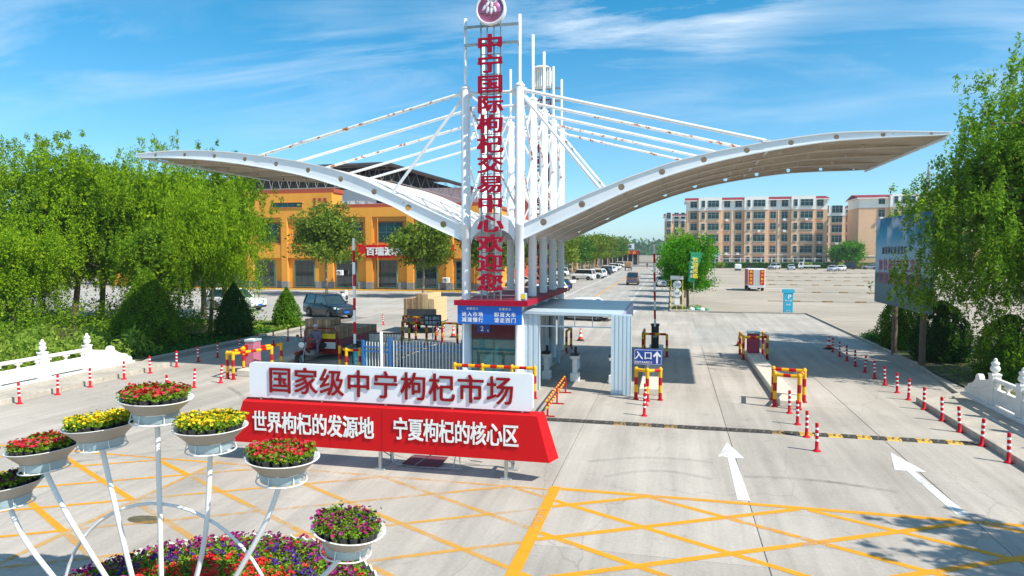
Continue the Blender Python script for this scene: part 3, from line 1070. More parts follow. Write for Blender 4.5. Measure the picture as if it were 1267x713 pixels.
def hoop(label, posts, top=1.03, r=0.062, group='striped guard rails', closed=False, knob=True, base=0.0):
    """posts joined by a top rail; each post and each rail run is a part"""
    t = thing('guard_rail', label, 'guard rail', (posts[0][0], posts[0][1], 0), 0, group)
    o = Vector((posts[0][0], posts[0][1], 0))
    P = [Vector((x, y, 0)) - o for x, y in posts]
    for p in P:
        q = M()
        q.tube([p + Vector((0, 0, base)), p + Vector((0, 0, top))], r, 10, bands=HB, seg=0.26)
        q.slot('hoop_red').lathe([(r * 1.6, base), (r * 1.6, base + 0.03)], p.x, p.y, 10)
        if knob:
            q.slot('hoop_yellow').lathe([(r * 1.12, top - .02), (r * 1.12, top + .04), (r * .6, top + .085), (0, top + .09)], p.x, p.y, 10)
        q.build('post', None, t)
    prs = list(zip(P[:-1], P[1:])) + ([(P[-1], P[0])] if closed else [])
    for a, b in prs:
        d = (b - a).normalized() * r * .6
        M().tube([a + d + Vector((0, 0, top - .01)), b - d + Vector((0, 0, top - .01))], r * .94, 10, bands=HB[::-1], seg=0.24).build('rail', None, t)
    return t


hoop('red and yellow striped hoop with three posts under the blue entrance sign', [(-1.14, 23.2), (-.76, 23.0), (-0.34, 23.25)])
hoop('dark red hoop beside the boom cabinet behind the entrance sign', [(-1.32, 34.9), (-1.32, 33.0), (-0.2, 33.0)], 1.08, knob=False)
hoop('red and yellow hoop of four posts on the near end of the right island', [(3.26, 23.1), (3.95, 22.85), (4.3, 24.0), (3.36, 24.2)], 1.06, closed=True)
hoop('striped hoop round the maroon cabinet on the right island', [(3.25, 34.6), (3.25, 33.0), (4.32, 33.2), (4.32, 34.8)], 1.05)
hoop('striped hoop round the pink cabinet on the left island', [(-16.3, 26.1), (-17.1, 24.6), (-16.95, 23.35), (-16.62, 23.25), (-16.05, 25.0)], 1.02)
hoop('striped rail in front of the ticket booth window', [(-7.35, 22.6), (-6.35, 22.6), (-5.3, 22.6), (-4.5, 22.55)], 1.04)
hoop('short striped hoop right of the cargo tricycle', [(-13.45, 25.9), (-12.85, 25.3), (-12.35, 25.5), (-12.4, 26.3)], 1.0)
hoop('dark striped hoop right behind the stack of cartons on the tricycle', [(-13.9, 33.8), (-13.2, 33.0), (-12.4, 33.4)], 1.3, knob=False)
hoop('striped hoop standing behind the blue and white fence', [(-12.2, 35.3), (-11.3, 35.2), (-10.5, 34.6)], 1.1, knob=False)
hoop('striped rail between the two exit lanes behind the cargo tricycle', [(-15.0, 36.6), (-14.0, 36.0), (-12.9, 36.2)], 1.3, knob=False)
hoop('dark red hoop at the far end of the turnstile shelter', [(-5.6, 34.9), (-5.0, 34.6), (-5.0, 33.0)], 1.1, knob=False)

lb = thing('low_barrier', 'low red and yellow striped double rail lying along the lane before the shelter', 'barrier', (-3.62, 19.9, 0))
for z in (0.30, 0.52):
    M().tube([(0, 0, z), (-.08, 4.1, z)], 0.035, 8, bands=('hoop_yellow', 'hoop_red'), seg=0.2).build('rail', None, lb)
for y in (0.25, 2.0, 3.8):
    M().tube([(0, y, 0.02), (0, y, 0.55)], 0.028, 8).box(-.22, .22, y - .03, y + .03, 0, .035).build('foot', 'hoop_red', lb)

# ================================================================== BARRIERS
def cabinet(t, w_, d_, h, m, topm, z0=0.0):
    M().box(-w_ / 2, w_ / 2, -d_ / 2, d_ / 2, z0, h - .09, .02).build('cabinet', m, t)
    M().box(-w_ / 2 - .03, w_ / 2 + .03, -d_ / 2 - .03, d_ / 2 + .03, h - .09, h, .02).build('lid', topm, t)


bl = thing('boom_barrier', 'pink barrier cabinet with a grey lid and white paper on its top, no boom', 'barrier', (-16.85, 24.9, 0.26))
cabinet(bl, 0.42, 0.5, 1.12, 'pink_machine', 'steel_blue')
M().add([(-.18, -.24, 1.125), (.12, -.27, 1.03), (.16, -.05, 1.14), (-.12, .02, 1.14)], [(0, 1, 2, 3)]).build('paper', 'white_plain', bl)
M().box(-.22, -.06, -.262, -.251, .45, .9).build('label_plate', 'red', bl)
br = thing('boom_barrier', 'maroon barrier cabinet with a grey lid at the far end of the right island', 'barrier', (3.78, 33.9, 0.22))
cabinet(br, 0.52, 0.5, 1.0, 'maroon_machine', 'steel_blue')
M().box(-.31, -.262, -.24, -.16, .1, .85, .005).build('side_strip', 'red', br)
for z in (.28, .42, .56, .70):
    M().box(-.318, -.3105, -.225, -.175, z, z + .07).build('strip_mark', 'white_plain', br)


def boom(label, x, y, z0, h, top, mtl, tilt, hb):
    t = thing('boom_barrier', label, 'barrier', (x, y, z0))
    cabinet(t, .36, .36, h, mtl, 'black_box')
    M().box(-.1, .1, -.20, -.181, h * .45, h * .65).build('panel', 'grey_steel', t)
    M().lathe([(.11, 0), (.11, .14)], n=14).build('hub', 'dark_steel', t).matrix_local = Matrix.Translation((0, -.18, h - .22)) @ Matrix.Rotation(R(90), 4, 'X')
    q = M(Matrix.Translation((0, -.25, h - .2)) @ Matrix.Rotation(tilt, 4, 'Y'))
    L = top - h
    n = 9
    for i in range(n):
        q.slot('post_red' if i % 2 else 'reflective').box(-.05, .05, -.025, .025, L * i / n, L * (i + (1 if i == n - 1 else 1)) / n)
    q.build('boom', None, t)
    return t


boom('white and red boom barrier standing open behind the blue entrance sign', -0.78, 34.2, .24, 1.2, 5.3, 'black_box', R(-1.2), .24)
boom('white and red boom barrier raised beside the grey retracting gate', -12.93, 26.5, .24, 1.0, 5.5, 'dark_steel', 0, .24)

# entrance sign
es = thing('entrance_sign', 'small blue entrance sign with a white arrow on a striped hoop', 'sign', (-0.76, 23.35, 0))
M().box(-.47, .47, -.03, .01, 1.16, 1.70, .012).build('sign_plate', 'navy', es)
M().box(-.44, .44, -.034, -.031, 1.185, 1.195).box(-.44, .44, -.034, -.031, 1.665, 1.675).box(-.445, -.435, -.034, -.031, 1.185, 1.675).box(.435, .445, -.034, -.031, 1.185, 1.675).build('border', 'white_plain', es)
M().tube([(0, .03, .24), (0, .03, 1.4)], .03, 8).build('post', 'galvanised', es)
chars('入口', -.15, -.036, 1.49, .29, 'white_plain', es, .31, depth=.006, bold=.02)
chars('ENTRANCE', -.14, -.036, 1.26, .10, 'white_plain', es, .073, depth=.005, bold=.02, joined=True)
M().prism([(.27, 1.23), (.33, 1.23), (.33, 1.50), (.40, 1.44), (.44, 1.48), (.30, 1.64), (.16, 1.48), (.20, 1.44), (.27, 1.50)], -.038, -.031).build('arrow', 'white_plain', es)

# ================================================================== CANOPY GATE
XL, XR = -7.35, -5.35
YR = [24 + 2.345 * i for i in range(5)]
gate = thing('canopy_gate', 'white winged steel canopy with paired columns, stay tubes and masts over the lanes', 'canopy', (-6.35, 24, 0))
GO = Vector((-6.35, 24, 0))


def gp(x, y, z):
    return (x - GO.x, y - GO.y, z)


tR = [(0, 5.93), (2.26, 6.93), (3.36, 7.36), (3.95, 7.59), (5.6, 8.10), (7.4, 8.46), (9.9, 8.78), (11.5, 8.82), (13.72, 8.70)]
bR = [(0, 5.36), (2.35, 6.42), (3.91, 7.10), (5.6, 7.68), (7.42, 8.12), (9.9, 8.49), (11.5, 8.58), (13.3, 8.60), (13.72, 8.62)]
tL = [(0, 5.90), (1.6, 6.61), (3.05, 7.26), (4.43, 7.86), (6.14, 8.35), (8.77, 8.80), (10.6, 9.00), (12.5, 9.06), (14.05, 8.99)]
bL = [(0, 5.32), (1.8, 6.12), (3.05, 6.76), (6.15, 7.79), (8.78, 8.34), (10.6, 8.60), (12.5, 8.76), (13.9, 8.82), (14.05, 8.86)]


def cur(tab, d):
    xsn = [a for a, b in tab]
    ys = [b for a, b in tab]
    # smooth interpolation through the table
    i = max(0, min(len(tab) - 2, int(np.searchsorted(xsn, d)) - 1))
    def slope(j):
        if j == 0: return (ys[1] - ys[0]) / (xsn[1] - xsn[0])
        if j == len(tab) - 1: return (ys[-1] - ys[-2]) / (xsn[-1] - xsn[-2])
        return (ys[j + 1] - ys[j - 1]) / (xsn[j + 1] - xsn[j - 1])
    h = xsn[i + 1] - xsn[i]
    t = (d - xsn[i]) / h
    return ((2 * t ** 3 - 3 * t ** 2 + 1) * ys[i] + (t ** 3 - 2 * t ** 2 + t) * h * slope(i) + (-2 * t ** 3 + 3 * t ** 2) * ys[i + 1] + (t ** 3 - t ** 2) * h * slope(i + 1))


def beam_mesh(side):
    """flat web with real round holes, extruded, plus flanges"""
    tt, bb = (tR, bR) if side > 0 else (tL, bL)
    D = tt[-1][0]
    N = 44
    ds = [D * i / N for i in range(N + 1)]
    outer = [(side * d, cur(tt, d) - 0.03) for d in ds] + [(side * d, cur(bb, d) + .02) for d in ds[::-1]]
    cu = bpy.data.curves.new('web', 'CURVE')
    cu.dimensions = '2D'
    cu.fill_mode = 'BOTH'
    cu.extrude = 0.03

    def spl(pts):
        s = cu.splines.new('POLY')
        s.points.add(len(pts) - 1)
        for p, q in zip(s.points, pts):
            p.co = (q[0], q[1], 0, 1)
        s.use_cyclic_u = True
    spl(outer)
    rings = M()
    for i in range(10):
        d = 0.87 + 1.367 * i
        zc = (cur(tt, d) + cur(bb, d)) / 2
        r_ = 0.125 - 0.006 * i
        if cur(tt, d) - cur(bb, d) < 2.6 * r_:
            r_ = (cur(tt, d) - cur(bb, d)) / 3
        spl([(side * d + r_ * math.cos(a * PI / 10), zc + r_ * math.sin(a * PI / 10)) for a in range(20)])
    o = bpy.data.objects.new('web', cu)
    C.objects.link(o)
    bpy.context.view_layer.update()
    me = bpy.data.meshes.new_from_object(o.evaluated_get(bpy.context.evaluated_depsgraph_get()))
    bpy.data.objects.remove(o)
    me.transform(Matrix.Rotation(R(90), 4, 'X'))
    bm = bmesh.new()
    bm.from_mesh(me)
    # flanges
    q = M()
    for tab, dz in ((tt, -.03), (bb, 0.0)):
        vs = []
        for d in ds:
            z = cur(tab, d) + dz
            for yy, zz_ in ((-.09, 0), (.09, 0), (.09, .03), (-.09, .03)):
                vs.append((side * d, yy, z + zz_))
        fs = []
        for i in range(N):
            for k_ in range(4):
                fs.append((4 * i + k_, 4 * i + (k_ + 1) % 4, 4 * i + 4 + (k_ + 1) % 4, 4 * i + 4 + k_))
        fs += [(0, 1, 2, 3), tuple(4 * N + z for z in range(4))]
        q.add(vs, fs)
    me2 = bpy.data.meshes.new('fl')
    me2.from_pydata(q.v, [], q.f)
    bm.from_mesh(me2)
    bmesh.ops.recalc_face_normals(bm, faces=bm.faces)
    out = bpy.data.meshes.new('arch_beam')
    bm.to_mesh(out)
    bm.free()
    out.materials.append(MATS['beam_white'])
    return out


bmR, bmL = beam_mesh(1), beam_mesh(-1)
shaded_beams = {}
col_me = mast_me = cab_me = None
for i, y in enumerate(YR):
    for X in (XL, XR):
        if not col_me:
            o = M().lathe([(.24, 0), (.24, .03), (.165, .032), (.165, 5.9), (.185, 5.92), (.185, 6.0), (.165, 6.02), (.165, 10.9), (.12, 10.96), (0, 10.97)], n=20).build('column', 'white_steel', gate)
            col_me = o.data
        else:
            o = link('column', col_me, gate)
        o.location = gp(X, y, 0)
        if not mast_me:
            o = M().lathe([(.06, 10.95), (.06, 13.35), (0, 13.36)], n=12).build('mast', 'white_steel', gate)
            mast_me = o.data
        else:
            o = link('mast', mast_me, gate)
        o.location = gp(X, y, 0)
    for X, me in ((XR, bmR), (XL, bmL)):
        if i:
            me = shaded_beams.setdefault(X, me.copy())
            me.materials[0] = MATS['beam_shaded']
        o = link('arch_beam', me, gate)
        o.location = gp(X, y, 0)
    for s_, X, tt in ((1, XR, tR), (-1, XL, tL)):
        d = 8.3
        M().tube([gp(X + s_ * .1, y, 10.72), gp(X + s_ * d, y, cur(tt, d) + .03)], .062, 8).build('stay_tube', 'rusty_white' if (i, s_) in ((0, -1), (1, 1), (3, 1), (4, 1), (2, -1)) else 'white_steel', gate)
        M().box(X - GO.x - .26, X - GO.x + .26, y - 24 - .012, y - 24 + .012, 10.52, 10.80).lathe([(.19, 10.86), (.19, 10.9), (.12, 10.93)], X - GO.x, y - 24, 14).build('gusset_plate', 'white_steel', gate)
        M().box(X + s_ * d - GO.x - .12, X + s_ * d - GO.x + .12, y - 24 - .10, y - 24 + .10, cur(tt, d) - .02, cur(tt, d) + .05).build('foot_plate', 'rusty_white', gate)
        if i in (0, 4):
            M().tube([gp(X + s_ * .1, y, 10.55), gp(X + s_ * 2.85, y, cur(tt, 2.85) + .03)], .06, 8).build('diagonal_strut', 'rusty_white' if i and s_ > 0 else 'white_steel', gate)
    M().tube([gp(XL, y, 10.68), gp(XR, y, 10.68)], .055, 8).build('cross_tube', 'white_steel', gate)
    # small arch plate between the pair of columns
    n = 14
    outer, inner = [], []
    for a in range(n + 1):
        th = PI - PI * a / n
        outer.append((-6.35 - GO.x + .84 * math.cos(th), 5.58 + .80 * math.sin(th)))
        inner.append((-6.35 - GO.x + .80 * math.cos(th), 5.28 + .55 * math.sin(th)))
    q = M()
    vs = [(x, yy, z) for yy in (y - 24 - .04, y - 24 + .04) for x, z in outer + inner]
    m_ = 2 * (n + 1)
    fs = []
    for a in range(n):
        fs += [(a, a + 1, n + 2 + a, n + 1 + a), (m_ + a, m_ + n + 1 + a, m_ + n + 2 + a, m_ + a + 1), (a, m_ + a, m_ + a + 1, a + 1), (n + 1 + a, n + 2 + a, m_ + n + 2 + a, m_ + n + 1 + a)]
    q.add(vs, fs)
    q.build('portal_arch', 'beam_white', gate)
    if i in (0, 4):
        for a, b in ((XL, XR), (XR, XL)):
            M().tube([gp(a, y + (.05 if a == XL else -.05), 10.55), gp(b, y + (.05 if a == XL else -.05), 6.3)], .042, 8).build('cross_brace', 'rusty_white' if a == XL else 'white_steel', gate)
    if i < 4:
        y2 = YR[i + 1]
        for X in (XL, XR):
            for za, zb in ((6.3, 8.45), (8.45, 10.6)):
                M().tube([gp(X - .03, y, za), gp(X - .03, y2, zb)], .04, 6).build('side_brace', 'white_steel', gate)
                M().tube([gp(X + .03, y, zb), gp(X + .03, y2, za)], .04, 6).build('side_brace', 'rusty_white' if X == XR else 'white_steel', gate)
            M().tube([gp(X, y, 10.75), gp(X, y2, 10.75)], .04, 6).build('ridge_tube', 'white_steel', gate)
        # roof: sheets between the beams, in strips across the wing
        for s_, X, tt in ((1, XR, tR), (-1, XL, tL)):
            D = tt[-1][0]
            ns = 10
            for k in range(ns):
                d0, d1 = D * k / ns, D * (k + 1) / ns
                vs, fs = [], []
                NN = 4
                for a in range(NN + 1):
                    d = d0 + (d1 - d0 - .01) * a / NN
                    for yy in (y + .10, y2 - .10):
                        for dz in (-.055, -.075 - .05):
                            vs.append(gp(X + s_ * d, yy, cur(tt, d) + dz + .05))
                for a in range(NN):
                    b = 4 * a
                    fs += [(b, b + 4, b + 6, b + 2), (b + 1, b + 3, b + 7, b + 5), (b, b + 1, b + 5, b + 4), (b + 2, b + 6, b + 7, b + 3)]
                fs += [(0, 2, 3, 1), (4 * NN, 4 * NN + 1, 4 * NN + 3, 4 * NN + 2)]
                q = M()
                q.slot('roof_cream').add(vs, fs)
                for a in range(NN):        # faces that look down take a second, browner colour
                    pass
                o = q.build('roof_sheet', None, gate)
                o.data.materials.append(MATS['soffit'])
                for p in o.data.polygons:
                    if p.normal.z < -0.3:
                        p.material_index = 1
            # purlin at the wing tip and at two places inside
            for d in (D - .08, D * .62, D * .35):
                M().tube([gp(X + s_ * d, y + .05, cur(tt, d) - .16), gp(X + s_ * d, y2 - .05, cur(tt, d) - .16)], .045, 8).build('purlin', 'beam_white', gate)
        # barrel vault between the columns
        vs, fs = [], []
        for a in range(n + 1):
            for yy in (y + .05, y2 - .05):
                vs.append((outer[a][0] * .985, yy - 24, outer[a][1] - .015))
                vs.append((outer[a][0] * .985, yy - 24, outer[a][1] - .05))
        for a in range(n):
            b = 4 * a
            fs += [(b, b + 4, b + 6, b + 2), (b + 1, b + 3, b + 7, b + 5), (b, b + 1, b + 5, b + 4), (b + 2, b + 6, b + 7, b + 3)]
        M().add(vs, fs).build('vault_sheet', 'beam_white', gate)

# ------------------------------------------------------------------ vertical name signs on the gate
def tower_sign(y, label, front=True):
    s_ = 1 if front else -1
    t = thing('tower_sign', label, 'sign', (-6.35, y, 0))
    if not front:
        t.rotation_euler = (0, 0, PI)
    for x in (-.36, -.13, .12, .36):
        M().box(x - .025, x + .025, -.02, .03, 3.18, 13.12).build('upright', 'grey_steel', t)
    for z in (12.98, 12.36):
        M().box(-1.0, 1.0, .035, .095, z - .045, z + .045).build('crossbar', 'grey_steel', t)
    for k in range(12):
        z = 11.98 - .703 * k
        M().box(-.40, .40, .032, .062, z - .015, z + .015).build('rung', 'grey_steel', t)
    chars('中宁国际枸杞交易中心欢迎您', 0.0, -.11, 8.10, .665, 'crimson', t, .703, xs=1.5, depth=.06, bold=.030, vertical=True)
    # round emblem
    e = M(Matrix.Translation((0.0, -.02, 13.52)) @ Matrix.Rotation(R(90), 4, 'X'))
    e.lathe([(.55, -.14), (.56, .02), (.54, .06), (.47, .065), (.46, .02)], n=40, caps=False).lathe([(.55, -.14), (0, -.14)], n=40, caps=False)
    em = e.build('emblem', 'emblem_white', t)
    M(Matrix.Translation((0.0, -.045, 13.52)) @ Matrix.Rotation(R(90), 4, 'X')).lathe([(0, .012), (.47, .012), (.47, 0)], n=40, caps=False).build('emblem_face', 'emblem_pink', em)
    rg = random.Random(4)
    for k, (x, z, a) in enumerate(((-.22, .02, .55), (-.10, -.06, .25), (.03, -.10, 0), (.16, -.05, -.3), (.05, .10, .1), (-.12, .12, .6))):
        b = M(Matrix.Translation((x, -.065, 13.55 + z)) @ Matrix.Rotation(a, 4, 'Y') @ Matrix.Diagonal((.055, .03, .115, 1)))
        b.lathe([(math.sin(PI * j / 8), -math.cos(PI * j / 8)) for j in range(9)], n=12, caps=False).build('berry', 'emblem_white', em)
    for k, a in enumerate((-1.0, -.4, .3, .9, 1.35)):
        l_ = M(Matrix.Translation((.05, -.062, 13.74)) @ Matrix.Rotation(a, 4, 'Y'))
        l_.prism([(0, 0), (.045, .10), (0, .24), (-.045, .10)], 0, .012).build('leaf', 'emblem_white', em)
    q = M()
    zz_ = [(-.40, -.12), (-.28, -.17), (-.22, -.12), (-.12, -.24), (-.04, -.2), (.04, -.32), (.12, -.2), (.22, -.24), (.28, -.14), (.40, -.1)]
    for (a, b), (c_, d) in zip(zz_[:-1], zz_[1:]):
        q.tube([(a, -.062, 13.52 + b), (c_, -.062, 13.52 + d)], .009, 5)
    q.build('wave_line', 'dark_steel', em)
    if not front:
        for k in range(9):       # ribbed drum housing that carries the emblem, seen from behind
            x = -.40 + .1 * k
            M().box(x - .04, x + .04, .13, .30 - abs(x) * .18, 13.05, 13.95, .015).build('housing_rib', 'bowl_white', t)
        M().lathe([(.44, 13.95), (.36, 14.03), (.1, 14.08), (0, 14.085)], 0, .12, 24).build('housing_cap', 'bowl_white', t)
        M().box(-.45, .45, .10, .14, 12.98, 13.98).build('housing_back', 'bowl_white', t)
    return t


tower_sign(23.78, 'tall vertical sign of thirteen crimson characters with a round berry emblem, on the front columns')
tower_sign(33.62, 'rear vertical sign seen from behind, with a ribbed white drum at its top', False)

# ================================================================== TICKET BOOTH
bo = thing('ticket_booth', 'glazed ticket booth with a maroon slab roof between the gate columns', 'booth', (-6.35, 23.4, 0))
M().box(-1.21, 1.42, -.1, 9.3, 3.09, 3.24, .02).build('roof_slab', 'maroon', bo)
M().box(-1.24, 1.45, -.14, -.103, 3.07, 3.26).box(1.423, 1.45, -.1, 9.3, 3.07, 3.26).build('roof_edge', 'crimson', bo)
M().box(-1.14, 1.21, -.05, .12, 2.40, 3.07, .01).build('fascia', 'sign_blue', bo)
for x in (-.58, .62):
    chars('温馨提示', x, -.056, 2.96, .10, 'white_plain', bo, .115, depth=.008, bold=.01, joined=True)
for x, a, b in ((-.58, '进入市场', '减速慢行'), (.62, '卸货大车', '请走西门')):
    for k, s_ in enumerate((a, b)):
        chars(s_, x, -.056, 2.76 - .20 * k, .18, 'white_plain', bo, .205, depth=.008, bold=.02, name='character')
for x0, x1 in ((-.83, 0.01), (.03, .84)):
    M().box(x0, x1, .70, .72, .55, 1.78).build('window_pane', 'teal_glass', bo)
    M().box(x0, x1, .70, .72, 1.80, 2.40).build('window_pane', 'maroon_glass', bo)
M().box(-.84, .85, .69, .73, 1.78, 1.80).build('glazing_bar', 'dark_steel', bo)
M().box(.01, .03, .685, .735, .55, 2.4).build('glazing_bar', 'dark_steel', bo)
M().box(-.86, .86, .68, .78, .12, .55).build('sill_wall', 'corrugated', bo)
M().box(-.86, -.84, .70, 8.2, .12, 3.09).box(-.84, .84, 8.18, 8.2, .12, 3.09).build('wall', 'corrugated', bo)
M().box(-.62, -.12, .655, .68, 2.02, 2.38).build('number_plate', 'navy', bo)
chars('2', -.42, .652, 2.17, .26, 'white_plain', bo, depth=.005, bold=.01)
chars('号', -.20, .652, 2.09, .09, 'white_plain', bo, depth=.005, bold=.01)
for k in range(7):
    y0 = .8 + k * 1.06
    M().box(.855, .875, y0, y0 + .98, 1.0, 2.75).build('side_window', 'dark_glass', bo)
    M().box(.85, .89, y0 + .98, y0 + 1.06, .12, 3.09).build('side_mullion', 'corrugated', bo)
M().box(.845, .885, .72, 8.2, .12, 1.0).box(.845, .885, .72, 8.2, 2.75, 3.09).build('side_wall', 'corrugated', bo)
M().box(1.14, 1.34, .12, .34, 3.26, 3.52, .02).tube([(1.2, .2, 3.2), (1.2, .2, 3.3)], .02).build('floodlight', 'steel_blue', bo)
M().box(1.16, 1.32, .105, .118, 3.32, 3.48).build('lamp_lens', 'yellow', bo)
for z in (3.42, 3.62):
    M().tube([(-.75, .38, z), (.9, .38, z)], .013, 6).build('guard_wire', 'galvanised', bo)

# ================================================================== TURNSTILE SHELTER
tsx = thing('turnstile_shelter', 'pale blue corrugated steel shelter over the pedestrian turnstiles beside the booth', 'shelter', (-3.3, 24, 0))
def corr(t, x0, x1, y0, y1, z0, z1, name, n):
    """corrugated sheet wrapped round a post: each fold is real"""
    poly = []
    wq = (x1 - x0) / n
    for i in range(n):
        x = x0 + wq * i
        poly += [(x, y0), (x + wq * .62, y0), (x + wq * .70, y0 + .028), (x + wq * .92, y0 + .028)]
    poly += [(x1, y0), (x1, y1), (x0, y1)]
    M().prism(poly, z0, z1, 'z').build(name, 'corrugated', t)


corr(tsx, -1.90, -1.33, 0, .3, -.0, 2.80, 'end_panel', 3)
corr(tsx, 1.26, 1.95, -.2, .12, 0, 2.79, 'end_panel', 5)
M().prism([(-1.95, 2.83), (1.62, 2.78), (1.62, 2.72), (-1.95, 2.77)], -.12, 6.3).build('roof_deck', 'corrugated', tsx)
for k in range(5):
    y0 = -.12 + k * 1.284
    M().prism([(-1.95, 2.862), (1.60, 2.812), (1.60, 2.785), (-1.95, 2.835)], y0 + .004, y0 + 1.28).build('roof_sheet', 'steel_blue' if False else 'corrugated', tsx)
M().box(1.63, 1.66, -.05, 6.3, 2.22, 2.81).build('side_fascia', 'lavender', tsx)
M().box(-1.33, 1.26, .02, .07, 2.70, 2.76).box(-1.33, 1.26, .02, .07, 2.30, 2.34).build('header_rail', 'corrugated', tsx)
for x in (-.62, -.05, .58):
    M().box(x - .015, x + .015, .025, .065, 2.34, 2.70).build('mullion', 'galvanised', tsx)
M().box(-1.3, 1.26, 6.0, 6.05, 2.25, 2.3).build('rear_rail', 'galvanised', tsx)
M().box(.25, 1.55, 6.1, 6.16, 2.20, 2.68).build('sign_box', 'maroon_glass', tsx)
for x in (-1.6, 1.5):
    M().box(x - .04, x + .04, 6.1, 6.18, 0, 2.75).build('post', 'corrugated', tsx)
for y in (1.5, 3.0, 4.5):
    M().box(-1.85, -1.79, y, y + .06, 0, 2.8).build('post', 'corrugated', tsx)


def turnstile(x, y, label):
    t = thing('turnstile', label, 'turnstile', (x, y, 0), 0, 'turnstiles under the shelter')
    M().box(-.17, .17, -.2, .2, 0, .33, .02).build('base', 'white_plain', t)
    M().box(-.09, .09, -.13, .13, .33, .88, .01).build('stem', 'white_plain', t)
    M().box(-.16, .16, -.22, .22, .88, 1.0, .015).build('head', 'bowl_white', t)
    M().box(-.162, .162, -.222, .1, 1.0, 1.1, .015).build('reader', 'black_box', t)
    M().box(.10, .14, -.1, .5, .45, .85, .01).build('wing', 'corrugated', t)
    M().box(-.04, .06, .05, .1, 1.1, 1.32, .01).build('camera_head', 'black_box', t)


turnstile(-3.6, 26.0, 'middle turnstile pedestal of the three under the shelter')
turnstile(-4.75, 26.2, 'left turnstile pedestal next to the booth wall')
turnstile(-2.12, 25.9, 'right turnstile pedestal beside the corrugated end panel')

# ================================================================== BANNER SIGN
bs = thing('banner_sign', 'long white and red sign board on short legs with red and white characters', 'sign', (-6.34, 14.4, 0))
def rrect(x0, x1, z0, z1, r, n=5):
    p = []
    for cx, cz, a in ((x1 - r, z0 + r, -90), (x1 - r, z1 - r, 0), (x0 + r, z1 - r, 90), (x0 + r, z0 + r, 180)):
        for i in range(n + 1):
            t_ = R(a + 90 * i / n)
            p.append((cx + r * math.cos(t_), cz + r * math.sin(t_)))
    return p
M().prism(rrect(-3.48, 3.44, 1.53, 2.355, .09), -.06, .06).build('white_board', 'white_panel', bs)
q = M()
F_ = [(-3.92, .45), (3.83, .47), (3.56, 1.47), (-3.57, 1.44)]
Bk = [(-3.98, .45), (3.98, .50), (3.66, 1.50), (-3.66, 1.47)]
q.add([(x, -.2, z) for x, z in F_] + [(x, .12, z + .0) for x, z in Bk], [(0, 1, 2, 3), (7, 6, 5, 4), (0, 4, 5, 1), (1, 5, 6, 2), (2, 6, 7, 3), (3, 7, 4, 0)])
q.build('red_board', 'red', bs)
for x in (-3.2, -1.6, 0, 1.6, 3.2):
    M().box(x - .03, x + .03, -.02, .02, 1.42, 1.54).build('stud', 'galvanised', bs)
for x in (-3.1, -0.13, 2.84):
    for y in (-.04, .62):
        M().box(x - .035, x + .035, y - .035, y + .035, 0.02, .55 if y < 0 else .5).box(x - .13, x + .13, y - .07, y + .07, 0.0, .022, .005).build('leg', 'galvanised', bs)
    M().tube([(x + .04, -.02, .42), (x + .1, .3, .22), (x + .04, .6, .3)], .012, 6).build('strut', 'grey_steel', bs)
    M().box(x - .03, x + .03, -.04, .64, .47, .52).tube([(x, .62, .5), (x, .06, 2.0)], .02, 6).build('brace', 'galvanised', bs)
for x in (-1.17, 1.15):
    M().box(x - .004, x + .004, -.0615, -.058, 1.55, 2.34).build('sheet_seam', 'galvanised', bs)
for x in (-1.3, -.02, 1.28):
    M().box(x - .005, x + .005, -.2025, -.198, .48, 1.42).build('sheet_seam', 'deep_red', bs)
chars('国家级中宁枸杞市场', 0.03, -.075, 1.965, .665, 'deep_red', bs, .671, depth=.018, bold=.013, xs=.97)
chars('世界枸杞的发源地', -1.76, -.215, 0.985, .53, 'white_plain', bs, .389, depth=.02, bold=.022, xs=.74)
chars('宁夏枸杞的核心区', 1.71, -.215, 1.02, .53, 'white_plain', bs, .363, depth=.02, bold=.022, xs=.70)

fr = thing('folding_table', 'folded table with bent tube legs and a maroon top lying under the sign board', 'table', (-5.45, 14.75, 0))
M().box(-.62, .28, -.12, .62, .05, .075, .01).build('tabletop', 'mat_maroon', fr)
for x in (-.85, .58):
    M().tube([(x, .0, .62), (x - .06, -.02, .35), (x - .02, -.06, .10), (x + .12, -.06, .03), (x + .6, -.05, .03)] if x < 0 else [(x, .0, .62), (x + .08, -.02, .3), (x + .05, -.06, .08), (x - .1, -.06, .03), (x - .75, -.05, .03)], .015, 6).build('leg', 'galvanised', fr)
    M().tube([(x + .2, .55, .55), (x + .18, .5, .25), (x + .3, .45, .08), (x + .6, .4, .08)], .013, 6).build('leg', 'grey_steel', fr)
M().tube([(.7, -.05, .55), (.78, -.07, .3), (.8, -.1, .04), (-.5, -.14, .02)], .015, 6).build('rail', 'galvanised', fr)
M().tube([(-.3, -.12, .06), (.1, .2, .3)], .012, 6).build('strut', 'grey_steel', fr)

